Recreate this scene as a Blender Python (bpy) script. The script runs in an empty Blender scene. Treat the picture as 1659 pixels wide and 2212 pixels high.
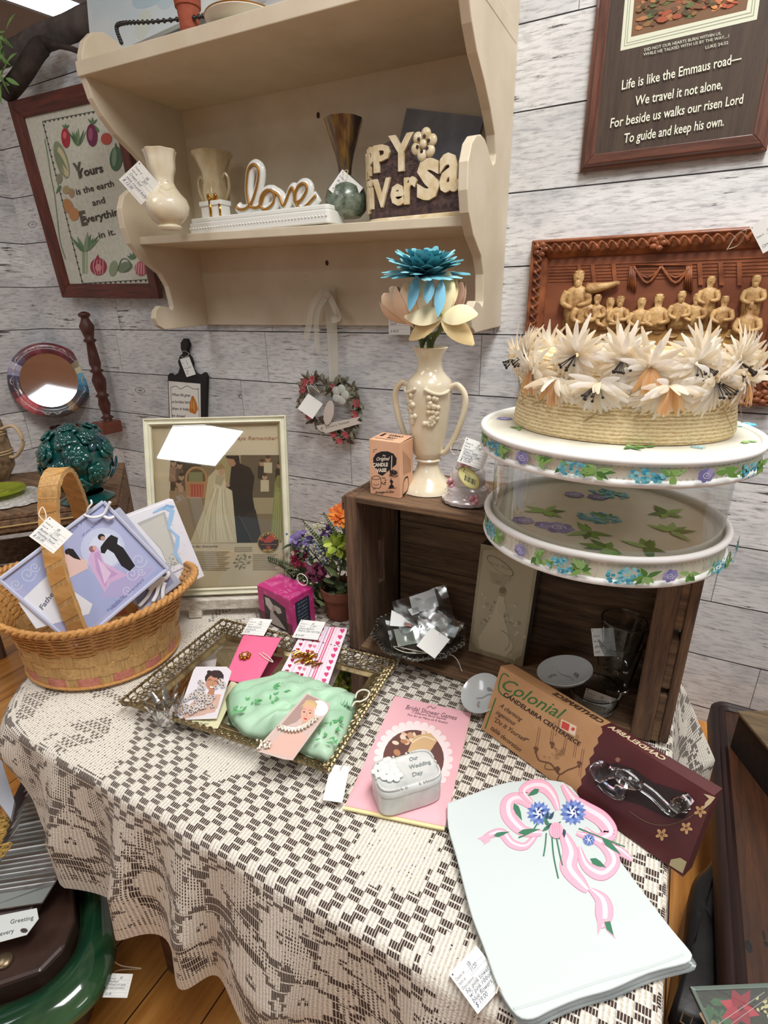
import bpy, math, random
from mathutils import Vector, Matrix, noise
V = Vector
random.seed(7)
S = bpy.context.scene
COL = S.collection

# ------------------------------------------------------------------ camera
cam_d = bpy.data.cameras.new('camera'); cam = bpy.data.objects.new('camera', cam_d); COL.objects.link(cam)
CAM = V((0, -1.5, 1.13))
ROT = Matrix(((0.88355837, -0.15778505, 0.44094046), (0.46810678, 0.32602745, -0.8213295), (-0.01416518, 0.93209977, 0.36192454)))
cam.matrix_world = Matrix.Translation(CAM) @ ROT.to_4x4()
cam_d.sensor_fit = 'VERTICAL'; cam_d.sensor_height = 36; cam_d.lens = 1162.54 / 2212 * 36
cam_d.clip_start = .02
S.camera = cam
# ------------------------------------------------------------------ look, world, lights
S.view_settings.view_transform = 'Standard'; S.view_settings.look = 'None'
S.view_settings.exposure = 0.22; S.view_settings.gamma = 1.0; S.view_settings.use_curve_mapping = False
w = bpy.data.worlds.new('world'); S.world = w; w.use_nodes = True
w.node_tree.nodes['Background'].inputs[0].default_value = (.80, .90, 1, 1)
w.node_tree.nodes['Background'].inputs[1].default_value = .2

def area(name, loc, rot, sx, sy, power, col=(1, 1, 1)):
    l = bpy.data.lights.new(name, 'AREA'); l.shape = 'RECTANGLE'; l.size = sx; l.size_y = sy; l.energy = power; l.color = col
    o = bpy.data.objects.new(name, l); COL.objects.link(o); o.location = loc; o.rotation_euler = rot
    return o
CEIL = 2.75
area('ceiling_light_near', (.3, -1.3, CEIL - .06), (0, 0, 0), .6, 1.2, 34, (1, 1, .99))
area('added_fill_over', (.17, -.95, CEIL - .06), (0, 0, 0), .3, 1.2, 11, (1, 1, .98))  # added fill lamp without a fixture; brightens the floor gap and right wall
area('ceiling_light_side', (-1.7, -2.1, CEIL - .06), (0, 0, 0), .6, 1.2, 15, (.93, .97, 1))
area('ceiling_light_far', (2.2, -1.2, CEIL - .06), (0, 0, 0), .6, 1.2, 19, (1, .975, .93))

# ------------------------------------------------------------------ sight lines: a pixel of the photograph to a point on a plane of the room
def ray(px, py):
    return ROT @ V((px - 829.5, -(py - 1106), -1162.54))
def P(px, py, x=None, y=None, z=None):
    d = ray(px, py)
    t = (x - CAM.x) / d.x if x is not None else (y - CAM.y) / d.y if y is not None else (z - CAM.z) / d.z
    return CAM + d * t
def PP(px, py, O, N):
    d = ray(px, py); return CAM + d * ((O - CAM).dot(N) / d.dot(N))
def silh(pt, py, xl, xr):
    a = ray(xl, py).angle(ray(xr, py)) / 2
    return (pt - CAM).length * math.sin(a)
def face_n(p, up=0.0, side=0.0):
    n = (CAM - p).normalized(); r = n.cross(V((0, 0, 1))).normalized()
    return (n + V((0, 0, up)) + r * side).normalized()

# ------------------------------------------------------------------ colour and materials
def lin(c):
    if isinstance(c, str): c = tuple(int(c[i:i+2], 16) for i in (0, 2, 4))
    return tuple(((v / 255) / 12.92 if v / 255 <= .04045 else ((v / 255 + .055) / 1.055) ** 2.4) for v in c[:3]) + (1,)
class NT:
    def __init__(s, name):
        s.m = bpy.data.materials.new(name); s.m.use_nodes = True; s.t = s.m.node_tree
        s.n = s.t.nodes; s.p = s.n['Principled BSDF']; s.out = s.n['Material Output']
    def node(s, ty, **kw):
        n = s.n.new(ty)
        for k, v in kw.items():
            if k.startswith('i_'):
                key = k[2:]; key = int(key) if key.isdigit() else key.replace('_', ' ')
                s.set(n.inputs[key], v)
            else: setattr(n, k, v)
        return n
    def set(s, inp, v):
        if isinstance(v, bpy.types.NodeSocket): s.t.links.new(v, inp)
        else: inp.default_value = v
    def math(s, op, a, b=None, c=None):
        n = s.n.new('ShaderNodeMath'); n.operation = op
        s.set(n.inputs[0], a)
        if b is not None: s.set(n.inputs[1], b)
        if c is not None: s.set(n.inputs[2], c)
        return n.outputs[0]
    def mix(s, f, a, b, mode='MIX'):
        n = s.n.new('ShaderNodeMix'); n.data_type = 'RGBA'; n.blend_type = mode
        s.set(n.inputs[0], f); s.set(n.inputs[6], a); s.set(n.inputs[7], b); return n.outputs[2]
    def ramp(s, f, stops):
        n = s.n.new('ShaderNodeValToRGB'); s.set(n.inputs[0], f); e = n.color_ramp.elements
        while len(e) < len(stops): e.new(.5)
        for el, (p, c) in zip(e, stops):
            el.position = p; el.color = c if len(c) == 4 else c + (1,)
        return n.outputs[0]
    def noise(s, vec, scale, detail=4, rough=.55):
        n = s.node('ShaderNodeTexNoise'); s.set(n.inputs['Vector'], vec); n.inputs['Scale'].default_value = scale
        n.inputs['Detail'].default_value = detail; n.inputs['Roughness'].default_value = rough; return n.outputs[0]
    def coord(s, scale=(1, 1, 1), rot=(0, 0, 0)):
        c = s.node('ShaderNodeTexCoord').outputs['Object']
        n = s.node('ShaderNodeMapping'); s.set(n.inputs[0], c); n.inputs['Scale'].default_value = scale; n.inputs['Rotation'].default_value = rot
        return n.outputs[0]
    def bump(s, h, strength=.3, dist=.002):
        n = s.node('ShaderNodeBump'); n.inputs['Strength'].default_value = strength; n.inputs['Distance'].default_value = dist
        s.set(n.inputs['Height'], h); s.set(s.p.inputs['Normal'], n.outputs[0])
W0, W1 = (0, 0, 0, 1), (1, 1, 1, 1)
def mat(name, col, rough=.5, metal=0, col2=None, vscale=12, vlo=.35, vhi=.65, bump=0, bscale=80, bdist=.001, coat=0, trans=0, ior=1.45, spec=.5, emit=None, stretch=(1, 1, 1), sheen=0, sss=0):
    t = NT(name); p = t.p
    c = lin(col)
    if col2:
        f = t.noise(t.coord(stretch), vscale, 5)
        cc = t.ramp(f, [(vlo, c), (vhi, lin(col2))]); t.set(p.inputs['Base Color'], cc)
    else: p.inputs['Base Color'].default_value = c
    p.inputs['Roughness'].default_value = rough; p.inputs['Metallic'].default_value = metal
    p.inputs['Coat Weight'].default_value = coat; p.inputs['Coat Roughness'].default_value = .06
    p.inputs['Transmission Weight'].default_value = trans; p.inputs['IOR'].default_value = ior
    p.inputs['Specular IOR Level'].default_value = spec
    if sss: p.inputs['Subsurface Weight'].default_value = sss; p.inputs['Subsurface Radius'].default_value = (.01, .007, .005)
    if bump: t.bump(t.noise(t.coord(stretch), bscale, 3), bump, bdist)
    if emit: p.inputs['Emission Color'].default_value = lin(emit[0]); p.inputs['Emission Strength'].default_value = emit[1]
    return t.m
def wood(name, a, b, c=None, axis='x', scale=3, rough=.6, bump=.3, coat=0):
    t = NT(name); st = {'x': (1, 14, 14), 'y': (14, 1, 14), 'z': (14, 14, 1)}[axis]
    co = t.coord(st); f = t.noise(co, scale * 2.2, 7, .62); g = t.noise(t.coord(tuple(v * 3 for v in st)), scale * 5, 3)
    k = t.math('ADD', t.math('MULTIPLY', f, .75), t.math('MULTIPLY', g, .25))
    st2 = [(.36, lin(a)), (.6, lin(b))]
    if c: st2.append((.72, lin(c)))
    t.set(t.p.inputs['Base Color'], t.ramp(k, st2)); t.p.inputs['Roughness'].default_value = rough
    t.p.inputs['Coat Weight'].default_value = coat
    t.bump(k, bump, .002); return t.m
_vc = {}
def vcol(rough=.6, coat=0, metal=0, bump=0, spec=.5):
    k = (rough, coat, metal, bump, spec)
    if k in _vc: return _vc[k]
    t = NT('painted_colours'); a = t.node('ShaderNodeAttribute', attribute_name='Col')
    t.set(t.p.inputs['Base Color'], a.outputs['Color']); t.p.inputs['Roughness'].default_value = rough
    t.p.inputs['Coat Weight'].default_value = coat; t.p.inputs['Metallic'].default_value = metal; t.p.inputs['Specular IOR Level'].default_value = spec
    if bump: t.bump(t.noise(t.coord(), 300, 2), bump, .0006)
    _vc[k] = t.m; return t.m
def petalmat():
    t = NT('silk_petals'); a = t.node('ShaderNodeAttribute', attribute_name='Col'); tl = t.node('ShaderNodeBsdfTranslucent'); t.set(tl.inputs[0], a.outputs['Color'])
    t.set(t.p.inputs['Base Color'], a.outputs['Color']); t.p.inputs['Roughness'].default_value = .8
    mx = t.node('ShaderNodeMixShader'); mx.inputs[0].default_value = .45; t.t.links.new(t.p.outputs[0], mx.inputs[1]); t.t.links.new(tl.outputs[0], mx.inputs[2]); t.t.links.new(mx.outputs[0], t.out.inputs[0]); return t.m
def clear(name, tint=(235, 240, 240), gloss=.12, rough=.05, cloud=0, bump=.35):
    t = NT(name); n = t.n; n.remove(t.p)
    tr = t.node('ShaderNodeBsdfTransparent'); tr.inputs[0].default_value = lin(tint)
    gl = t.node('ShaderNodeBsdfGlossy'); gl.inputs['Roughness'].default_value = rough
    lw = t.node('ShaderNodeLayerWeight'); lw.inputs[0].default_value = .35
    f = t.math('MULTIPLY_ADD', lw.outputs['Facing'], .55, gloss)
    if cloud:
        f = t.math('ADD', f, t.math('MULTIPLY', t.math('GREATER_THAN', t.noise(t.coord(), cloud, 3), .58), .22))
    bp = t.node('ShaderNodeBump'); bp.inputs['Strength'].default_value = bump; bp.inputs['Distance'].default_value = .003
    t.set(bp.inputs['Height'], t.noise(t.coord(), 30, 2)); t.set(gl.inputs['Normal'], bp.outputs[0])
    mx = t.node('ShaderNodeMixShader'); t.set(mx.inputs[0], t.math('MINIMUM', f, 1.0)); t.t.links.new(tr.outputs[0], mx.inputs[1]); t.t.links.new(gl.outputs[0], mx.inputs[2])
    t.t.links.new(mx.outputs[0], t.out.inputs[0]); return t.m

# ------------------------------------------------------------------ mesh building
_txt = {}
def glyphs(s, bold=0.0):
    k = (s, bold)
    if k not in _txt:
        cu = bpy.data.curves.new('lettering', 'FONT'); cu.body = s; cu.size = 1; cu.resolution_u = 2; cu.offset = bold
        o = bpy.data.objects.new('lettering', cu); COL.objects.link(o)
        me = bpy.data.meshes.new_from_object(o.evaluated_get(bpy.context.evaluated_depsgraph_get()))
        vs = [(v.co.x, v.co.y) for v in me.vertices]; fs = [tuple(f.vertices) for f in me.polygons]
        bpy.data.objects.remove(o); bpy.data.curves.remove(cu); bpy.data.meshes.remove(me)
        if not vs: vs = [(0, 0), (.01, 0), (0, .01)]; fs = [(0, 1, 2)]
        x0 = min(v[0] for v in vs); x1 = max(v[0] for v in vs)
        _txt[k] = ([(x - x0, y) for x, y in vs], fs, x1 - x0)
    return _txt[k]
class MB:
    def __init__(s): s.v = []; s.f = []; s.c = []; s.uv = None
    def add(s, vs, fs, col=None):
        k = len(s.v); s.v.extend(V(v) for v in vs)
        for f in fs: s.f.append(tuple(i + k for i in f)); s.c.append(col)
        return s
    def box(s, lo, hi, col=None):
        (a, b, c), (d, e, f) = lo, hi
        return s.add([(a, b, c), (d, b, c), (d, e, c), (a, e, c), (a, b, f), (d, b, f), (d, e, f), (a, e, f)],
                     [(0, 3, 2, 1), (4, 5, 6, 7), (0, 1, 5, 4), (1, 2, 6, 5), (2, 3, 7, 6), (3, 0, 4, 7)], col)
    def hexa(s, base, N, t, col=None):       # four base corners, thickness t along N
        b = [V(p) for p in base]; N = V(N) * t
        return s.add(b + [p + N for p in b], [(0, 3, 2, 1), (4, 5, 6, 7), (0, 1, 5, 4), (1, 2, 6, 5), (2, 3, 7, 6), (3, 0, 4, 7)], col)
    def prism(s, pts, N, t, col=None):
        n = len(pts); b = [V(p) for p in pts]; N = V(N) * t
        return s.add(b + [p + N for p in b], [tuple(range(n))[::-1], tuple(range(n, 2 * n))] + [(i, (i + 1) % n, n + (i + 1) % n, n + i) for i in range(n)], col)
    def tube(s, pts, r, n=8, closed=False, col=None, flat=None):
        pts = [V(p) for p in pts]; m = len(pts)
        rs = r if isinstance(r, (list, tuple)) else [r] * m
        tan = []
        for i in range(m):
            a = pts[(i - 1) % m] if closed or i else pts[0]; b = pts[(i + 1) % m] if closed or i < m - 1 else pts[-1]
            tan.append((b - a).normalized() if (b - a).length > 1e-9 else V((0, 0, 1)))
        up = tan[0].orthogonal().normalized() if flat is None else V(flat[0]); vs = []
        for i in range(m):
            up = (up - tan[i] * up.dot(tan[i])); up = up.normalized() if up.length > 1e-6 else tan[i].orthogonal().normalized()
            sd = tan[i].cross(up); k = 1 if flat is None else flat[1]
            if flat is not None:
                up2 = V(flat[0]); up = (up2 - tan[i] * up2.dot(tan[i])).normalized(); sd = tan[i].cross(up)
            for j in range(n):
                a = 2 * math.pi * j / n; vs.append(pts[i] + up * (math.cos(a) * rs[i] * k) + sd * (math.sin(a) * rs[i]))
        fs = []
        for i in range(m if closed else m - 1):
            for j in range(n):
                i2 = (i + 1) % m; fs.append((i * n + j, i * n + (j + 1) % n, i2 * n + (j + 1) % n, i2 * n + j))
        if not closed: fs += [tuple(range(n))[::-1], tuple(range((m - 1) * n, m * n))]
        return s.add(vs, fs, col)
    def lathe(s, prof, c, n=40, col=None, ell=(1, 1), rot=0, fn=None, cap=True, M=None):
        vs = []; c = V(c)
        for r, z in prof:
            for j in range(n):
                a = 2 * math.pi * j / n; rr = r * (fn(a, z) if fn else 1)
                x, y = rr * math.cos(a) * ell[0], rr * math.sin(a) * ell[1]
                p = V((x * math.cos(rot) - y * math.sin(rot), x * math.sin(rot) + y * math.cos(rot), z))
                vs.append((M @ p if M else p) + c)
        m = len(prof); fs = [(i * n + j, i * n + (j + 1) % n, (i + 1) * n + (j + 1) % n, (i + 1) * n + j) for i in range(m - 1) for j in range(n)]
        if cap:
            if prof[0][0] > 1e-6: fs.append(tuple(range(n))[::-1])
            if prof[-1][0] > 1e-6: fs.append(tuple(range((m - 1) * n, m * n)))
        return s.add(vs, fs, col)
    def ball(s, c, r, nu=12, nv=8, col=None, M=None, fn=None):
        r = r if isinstance(r, (tuple, list)) else (r, r, r); vs = []; c = V(c)
        for i in range(nv + 1):
            t = math.pi * i / nv
            for j in range(nu):
                a = 2 * math.pi * j / nu; d = V((math.sin(t) * math.cos(a), math.sin(t) * math.sin(a), math.cos(t)))
                k = fn(d) if fn else 1; p = V((d.x * r[0] * k, d.y * r[1] * k, d.z * r[2] * k)); vs.append((M @ p if M else p) + c)
        return s.add(vs, [(i * nu + j, (i + 1) * nu + j, (i + 1) * nu + (j + 1) % nu, i * nu + (j + 1) % nu) for i in range(nv) for j in range(nu)], col)
    def grid(s, fn, nu, nv, col=None):
        vs = [fn(i / nu, j / nv) for j in range(nv + 1) for i in range(nu + 1)]
        fs = [(j * (nu + 1) + i, j * (nu + 1) + i + 1, (j + 1) * (nu + 1) + i + 1, (j + 1) * (nu + 1) + i) for j in range(nv) for i in range(nu)]
        if callable(col):
            k = len(s.v); s.v.extend(V(v) for v in vs)
            for q, f in enumerate(fs): s.f.append(tuple(i + k for i in f)); s.c.append(col((q % nu + .5) / nu, (q // nu + .5) / nv))
            return s
        return s.add(vs, fs, col)
    def pillow(s, pts, N, h, rings=10, wr=0, col=None, thick=0):  # puffed outline
        pts = [V(p) for p in pts]; n = len(pts); c = sum(pts, V()) / n; N = V(N); vs = []
        for i in range(rings + 1):
            q = 1 - i / rings; hh = h * (1 - q ** 3) ** .6
            for p in pts:
                x = c + (p - c) * max(q, .001); k = noise.noise(x * 40) * wr * (1 - q ** 4) if wr else 0
                vs.append(x + N * (hh + k + thick))
        fs = [(i * n + j, i * n + (j + 1) % n, (i + 1) * n + (j + 1) % n, (i + 1) * n + j) for i in range(rings) for j in range(n)]
        fs.append(tuple(range(n))[::-1]); return s.add(vs, fs, col)
WL = {}
def obj(name, mb, m, parent=None, smooth=False, bevel=0, sub=0, solid=0, origin=None):
    me = bpy.data.meshes.new(name); o = bpy.data.objects.new(name, me); COL.objects.link(o)
    if parent is not None: off = WL[parent.name]; o.parent = parent
    elif origin is not None: off = V(origin)
    else:
        lo = [min(v[i] for v in mb.v) for i in range(3)]; hi = [max(v[i] for v in mb.v) for i in range(3)]
        off = V(((lo[0] + hi[0]) / 2, (lo[1] + hi[1]) / 2, lo[2]))
    if parent is None: o.location = off
    WL[o.name] = V(off)
    me.from_pydata([tuple(v - off) for v in mb.v], [], mb.f)
    if m: me.materials.append(m)
    if any(c is not None for c in mb.c):
        ca = me.color_attributes.new('Col', 'FLOAT_COLOR', 'CORNER'); buf = []
        for f, c in zip(mb.f, mb.c):
            c = lin(c) if c is not None and (isinstance(c, str) or max(c) > 1.01) else (c or (1, 1, 1, 1))
            buf.extend(list(c) * len(f))
        ca.data.foreach_set('color', buf)
    if mb.uv:
        uvl = me.uv_layers.new(name='UVMap'); buf = []
        for f in mb.f:
            for i in f: buf.extend(mb.uv[i])
        uvl.data.foreach_set('uv', buf)
    if smooth:
        me.polygons.foreach_set('use_smooth', [True] * len(me.polygons))
        if smooth != 'all': me.set_sharp_from_angle(angle=math.radians(42))
    if bevel:
        b = o.modifiers.new('bevel', 'BEVEL'); b.width = bevel; b.segments = 2; b.limit_method = 'ANGLE'
    if sub:
        b = o.modifiers.new('subdivision', 'SUBSURF'); b.levels = sub; b.render_levels = sub
    if solid:
        b = o.modifiers.new('solidify', 'SOLIDIFY'); b.thickness = solid; b.offset = 0
    return o
def tag(o, label, cat, group=None):
    o['label'] = label; o['category'] = cat
    if group: o['group'] = group
    return o
def thing(name, label, cat, loc, group=None):
    o = bpy.data.objects.new(name, None); COL.objects.link(o); o.location = loc; WL[o.name] = V(loc); o.empty_display_size = .03
    return tag(o, label, cat, group)
def struct(o): o['kind'] = 'structure'; return o

# flat artwork: shapes laid in thin printed layers on a surface
class Art:
    def __init__(s, mp, N, base=0): s.mp = mp; s.N = V(N).normalized() if N is not None else None; s.k = base; s.mb = MB()
    def pt(s, p, k): return s.mp(*p) + s.N * (1.2e-4 + 8e-6 * k)
    def poly(s, pts, col):
        s.k += 1; s.mb.add([s.pt(p, s.k) for p in pts], [tuple(range(len(pts)))], col); return s
    def ell(s, cx, cy, rx, ry, col, rot=0, n=14):
        r = math.radians(rot)
        return s.poly([(cx + rx * math.cos(a) * math.cos(r) - ry * math.sin(a) * math.sin(r), cy + rx * math.cos(a) * math.sin(r) + ry * math.sin(a) * math.cos(r)) for a in [2 * math.pi * i / n for i in range(n)]], col)
    def line(s, pts, w, col):
        s.k += 1; L = []; Rr = []; n = len(pts)
        for i in range(n):
            a = pts[max(0, i - 1)]; b = pts[min(n - 1, i + 1)]; dx, dy = b[0] - a[0], b[1] - a[1]; d = math.hypot(dx, dy) or 1
            ww = (w[i] if isinstance(w, (list, tuple)) else w) / 2
            L.append((pts[i][0] - dy / d * ww, pts[i][1] + dx / d * ww)); Rr.append((pts[i][0] + dy / d * ww, pts[i][1] - dx / d * ww))
        vs = [s.pt(p, s.k) for p in L + Rr]; s.mb.add(vs, [(i, i + 1, n + i + 1, n + i) for i in range(n - 1)], col); return s
    def leaf(s, x, y, l, w, rot, col):
        r = math.radians(rot); q = [(0, 0), (.25, .5), (.55, .42), (1, 0), (.55, -.42), (.25, -.5)]
        return s.poly([(x + a * l * math.cos(r) - b * w * math.sin(r), y + a * l * math.sin(r) + b * w * math.cos(r)) for a, b in q], col)
    def text(s, t, p0, p1, h, col, shear=0, bold=0.0, fit=True):  # baseline p0 -> p1 in art units, cap height h; text is stretched to fill it
        vs, fs, wd = glyphs(t, bold); s.k += 1
        dx, dy = p1[0] - p0[0], p1[1] - p0[1]; L = math.hypot(dx, dy); ux, uy = dx / L, dy / L; vx, vy = uy, -ux
        sx = L / wd if fit else h / .7; sy = h / .7
        s.mb.add([s.pt((p0[0] + ux * (x * sx + y * sy * shear) + vx * y * sy, p0[1] + uy * (x * sx + y * sy * shear) + vy * y * sy), s.k) for x, y in vs], fs, col); return s
    def flower(s, x, y, r, n, col, cc=None, rot=0):
        for i in range(n): a = rot + 360 * i / n; s.leaf(x, y, r, r * .75 * min(1, 5 / n), a, col)
        if cc: s.ell(x, y, r * .22, r * .22, cc)
        return s
    def curve(s, pts, w, col, n=6): return s.line(spline(pts, n), w, col)
    def build(s, name, parent, m=None): return obj(name, s.mb, m or vcol(.75), parent)
def spline(p, n=6):
    out = []; p = [tuple(q) for q in p]; e = [p[0]] + p + [p[-1]]
    for i in range(1, len(e) - 2):
        for k in range(n):
            t = k / n; a, b, c, d = e[i-1], e[i], e[i+1], e[i+2]
            out.append(tuple(.5 * (2 * B + (C - A) * t + (2 * A - 5 * B + 4 * C - D) * t * t + (3 * B - A - 3 * C + D) * t ** 3) for A, B, C, D in zip(a, b, c, d)))
    out.append(p[-1]); return out
def spl(p, n=6): return [V(q) for q in spline(p, n)]
def plane_art(O, N, base=0): return Art(lambda x, y: PP(x, y, O, N), N if (CAM - O).dot(N) > 0 else -N, base)
def rect(tl, tr, br, bl):   # four points near a rectangle -> exact rectangle (tl, tr, br, bl), U, Vdown, N
    tl, tr, br, bl = map(V, (tl, tr, br, bl)); c = (tl + tr + br + bl) / 4
    U = ((tr - tl) + (br - bl)) / 2; D = ((bl - tl) + (br - tr)) / 2; w, h = U.length, D.length; U.normalize(); D.normalize()
    N = D.cross(U).normalized(); D2 = (D - U * D.dot(U) * .5).normalized(); U2 = (N.cross(D2)).normalized() * 1
    if U2.dot(U) < 0: U2 = -U2
    U, D = U2, D2
    return [c - U * w / 2 - D * h / 2, c + U * w / 2 - D * h / 2, c + U * w / 2 + D * h / 2, c - U * w / 2 + D * h / 2], U, D, N, w, h
HAND = '3b4664'
def price_tag(quad, O, N, lines, label, string=None, blank=False, thick=.0006, group='handwritten price tags', bend=0):
    """quad: photo corners TL TR BR BL of the card on plane O,N; lines: writing."""
    O = V(O); N = V(N).normalized()
    q, U, D, n, w, h = rect(*[PP(x, y, O, N) for x, y in quad])
    if n.dot(CAM - q[0]) < 0: n = -n
    t = thing('price_tag', label, 'price tag', (q[2] + q[3]) / 2, group)
    mb = MB().hexa([p - n * thick for p in q], n, thick, 'f0f1ec'); obj('card', mb, vcol(.8), t)
    a = Art(lambda x, y: q[0] + U * (x * w) + D * (y * h), n)
    if not blank:
        k = len(lines)
        for i, s_ in enumerate(lines):
            y = .12 + .84 * (i + 1) / (k + .4)
            printed = s_.startswith('#')
            if printed:
                pr, hw = s_[1:].split('|'); a.text(pr, (.06, y), (.06 + .035 * len(pr), y), .07, '55565c')
                if hw: a.text(hw, (.5, y - .01), (.5 + .05 * len(hw), y - .03), .1, HAND, .3)
                a.line([(.4, y + .02), (.95, y + .02)], .008, '9b9ca2')
            else:
                L = min(.88, .055 * len(s_)); a.text(s_, (.08, y), (.08 + L, y - .01), .095, HAND, .3)
                a.line([(.06, y + .025), (.95, y + .025)], .007, 'a9aab0')
        a.ell(.07, .07, .022, .022 * w / h, '4a4440')
        a.build('writing', t)
    else:
        a.ell(.5, .06, .02, .02 * w / h, '6a6460'); a.build('punched_hole', t)
    if string:
        obj('string', MB().tube(spl(string, 5), .0007, 5), M['string'], t)
    return t
M = {}

# ------------------------------------------------------------------ materials of the room
def plank_wall(axis):
    t = NT('whitewashed_planks'); n = t.n
    tc = t.node('ShaderNodeTexCoord'); sp = t.node('ShaderNodeSeparateXYZ'); t.set(sp.inputs[0], tc.outputs['Object'])
    h, z = sp.outputs[axis], sp.outputs['Z']
    zz = t.math('DIVIDE', t.math('ADD', z, -.212 + .1665 * 4), .1665); row = t.math('FLOOR', zz); fz = t.math('FRACT', zz)
    rnd = t.node('ShaderNodeTexWhiteNoise', noise_dimensions='1D'); t.set(rnd.inputs['W'], t.math('ADD', row, 3.3)); rr = rnd.outputs[0]
    hx = t.math('ADD', t.math('DIVIDE', h, .76), t.math('MULTIPLY', rr, 5.0)); cx = t.math('FLOOR', hx); fx = t.math('FRACT', hx)
    cid = t.node('ShaderNodeTexWhiteNoise', noise_dimensions='2D'); cb = t.node('ShaderNodeCombineXYZ'); t.set(cb.inputs[0], cx); t.set(cb.inputs[1], row); t.set(cid.inputs[0], cb.outputs[0])
    off = t.node('ShaderNodeVectorMath', operation='ADD'); c2 = t.node('ShaderNodeCombineXYZ')
    t.set(c2.inputs[0], t.math('MULTIPLY', cid.outputs[0], 40.0)); t.set(c2.inputs[2], t.math('MULTIPLY', row, .37)); t.set(off.inputs[0], tc.outputs['Object']); t.set(off.inputs[1], c2.outputs[0])
    def st(sx, sz):
        m = t.node('ShaderNodeMapping'); t.set(m.inputs[0], off.outputs[0]); m.inputs['Scale'].default_value = (sx, sx, sz); return m.outputs[0]
    wob = t.noise(st(3, 3), 2.0, 2)
    g1 = t.noise(st(9, 95), 1.0, 6, .7); g2 = t.noise(st(26, 150), 1.0, 4, .6); blot = t.noise(st(3.2, 9), 1.0, 4, .6)
    base = t.ramp(blot, [(.3, lin('bdbfc2')), (.5, lin('dfe0e0')), (.7, lin('eff0ee'))])
    fine = t.ramp(g2, [(.36, lin('a3a2a6')), (.52, W1)])
    c = t.mix(.5, base, fine, 'MULTIPLY')
    k = t.math('ADD', g1, t.math('MULTIPLY', t.math('SUBTRACT', blot, .5), -.55))
    mark = t.math('LESS_THAN', k, .335); soft = t.ramp(k, [(.33, W1), (.42, W0)])
    c = t.mix(t.math('MULTIPLY', soft, .5), c, lin('77757a')); c = t.mix(t.math('MULTIPLY', mark, .85), c, lin('2e2b2d'))
    # knots
    vo = t.node('ShaderNodeTexVoronoi', feature='F1'); t.set(vo.inputs['Vector'], st(2.2, 6)); vo.inputs['Scale'].default_value = 1.0
    d = vo.outputs['Distance']; ring = t.math('MULTIPLY', t.math('LESS_THAN', d, .085), t.math('GREATER_THAN', t.math('SINE', t.math('MULTIPLY', d, 190.0)), .1))
    c = t.mix(t.math('MULTIPLY', ring, .55), c, lin('4c494c'))
    tone = t.math('MULTIPLY_ADD', cid.outputs[0], .14, .9); c3 = t.node('ShaderNodeCombineXYZ'); [t.set(c3.inputs[i], tone) for i in range(3)]
    c = t.mix(1.0, c, c3.outputs[0], 'MULTIPLY')
    jz = t.math('LESS_THAN', fz, t.math('MULTIPLY_ADD', wob, .012, .012)); jx = t.math('LESS_THAN', fx, .0025); j = t.math('MAXIMUM', jz, t.math('MULTIPLY', jx, .75))
    c = t.mix(j, c, lin('1d1b1c'))
    t.set(t.p.inputs['Base Color'], c); t.p.inputs['Roughness'].default_value = .62
    hgt = t.math('SUBTRACT', t.math('ADD', g2, k), t.math('MULTIPLY', j, 2.0)); t.bump(hgt, .35, .0015)
    return t.m
def floor_mat():
    t = NT('honey_wood_floor'); tc = t.node('ShaderNodeTexCoord'); sp = t.node('ShaderNodeSeparateXYZ'); t.set(sp.inputs[0], tc.outputs['Object'])
    x = t.math('DIVIDE', t.math('ADD', sp.outputs['X'], .0785), .115); col = t.math('FLOOR', x); fx = t.math('FRACT', x)
    wn = t.node('ShaderNodeTexWhiteNoise', noise_dimensions='1D'); t.set(wn.inputs['W'], col)
    m = t.node('ShaderNodeMapping'); t.set(m.inputs[0], tc.outputs['Object']); m.inputs['Scale'].default_value = (30, 2.4, 1)
    cb = t.node('ShaderNodeCombineXYZ'); t.set(cb.inputs[1], t.math('MULTIPLY', wn.outputs[0], 30.0)); ad = t.node('ShaderNodeVectorMath', operation='ADD'); t.set(ad.inputs[0], m.outputs[0]); t.set(ad.inputs[1], cb.outputs[0])
    g = t.noise(ad.outputs[0], 1.2, 6, .6)
    c = t.ramp(g, [(.3, lin('ae6f30')), (.5, lin('cb8a41')), (.7, lin('dca45c'))])
    tn = t.math('MULTIPLY_ADD', wn.outputs[0], .2, .85); c3 = t.node('ShaderNodeCombineXYZ'); [t.set(c3.inputs[i], tn) for i in range(3)]
    c = t.mix(1.0, c, c3.outputs[0], 'MULTIPLY')
    spk = t.math('LESS_THAN', t.noise(ad.outputs[0], 6, 3), .3); c = t.mix(t.math('MULTIPLY', spk, .5), c, lin('6d4325'))
    c = t.mix(t.math('LESS_THAN', fx, .022), c, lin('2a160c')); t.set(t.p.inputs['Base Color'], c)
    t.p.inputs['Roughness'].default_value = .34; t.p.inputs['Coat Weight'].default_value = .25; t.bump(g, .1, .001); return t.m
M['cream'] = mat('cream_paint', 'ddd1ba', .55, col2='d3c6ac', vscale=9, bump=.12, bscale=60)
M['cream_edge'] = mat('worn_cream_edge', 'c6bba5', .7, col2='e3dac6', vscale=60)
M['knot'] = mat('dark_plug', '4a3526', .8)
M['string'] = mat('tag_string', 'e6dfce', .9)
M['ivory'] = mat('ivory_glaze', 'ece3cc', .24, col2='e2d5b4', vscale=25, coat=.6, bump=.1, bscale=90)
M['ivory2'] = mat('old_ivory_glaze', 'd9c9a4', .25, col2='c2ae84', vscale=25, coat=.6, bump=.25, bscale=70, bdist=.002)
M['white_glaze'] = mat('white_glaze', 'eef0ea', .18, coat=.7)
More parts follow.
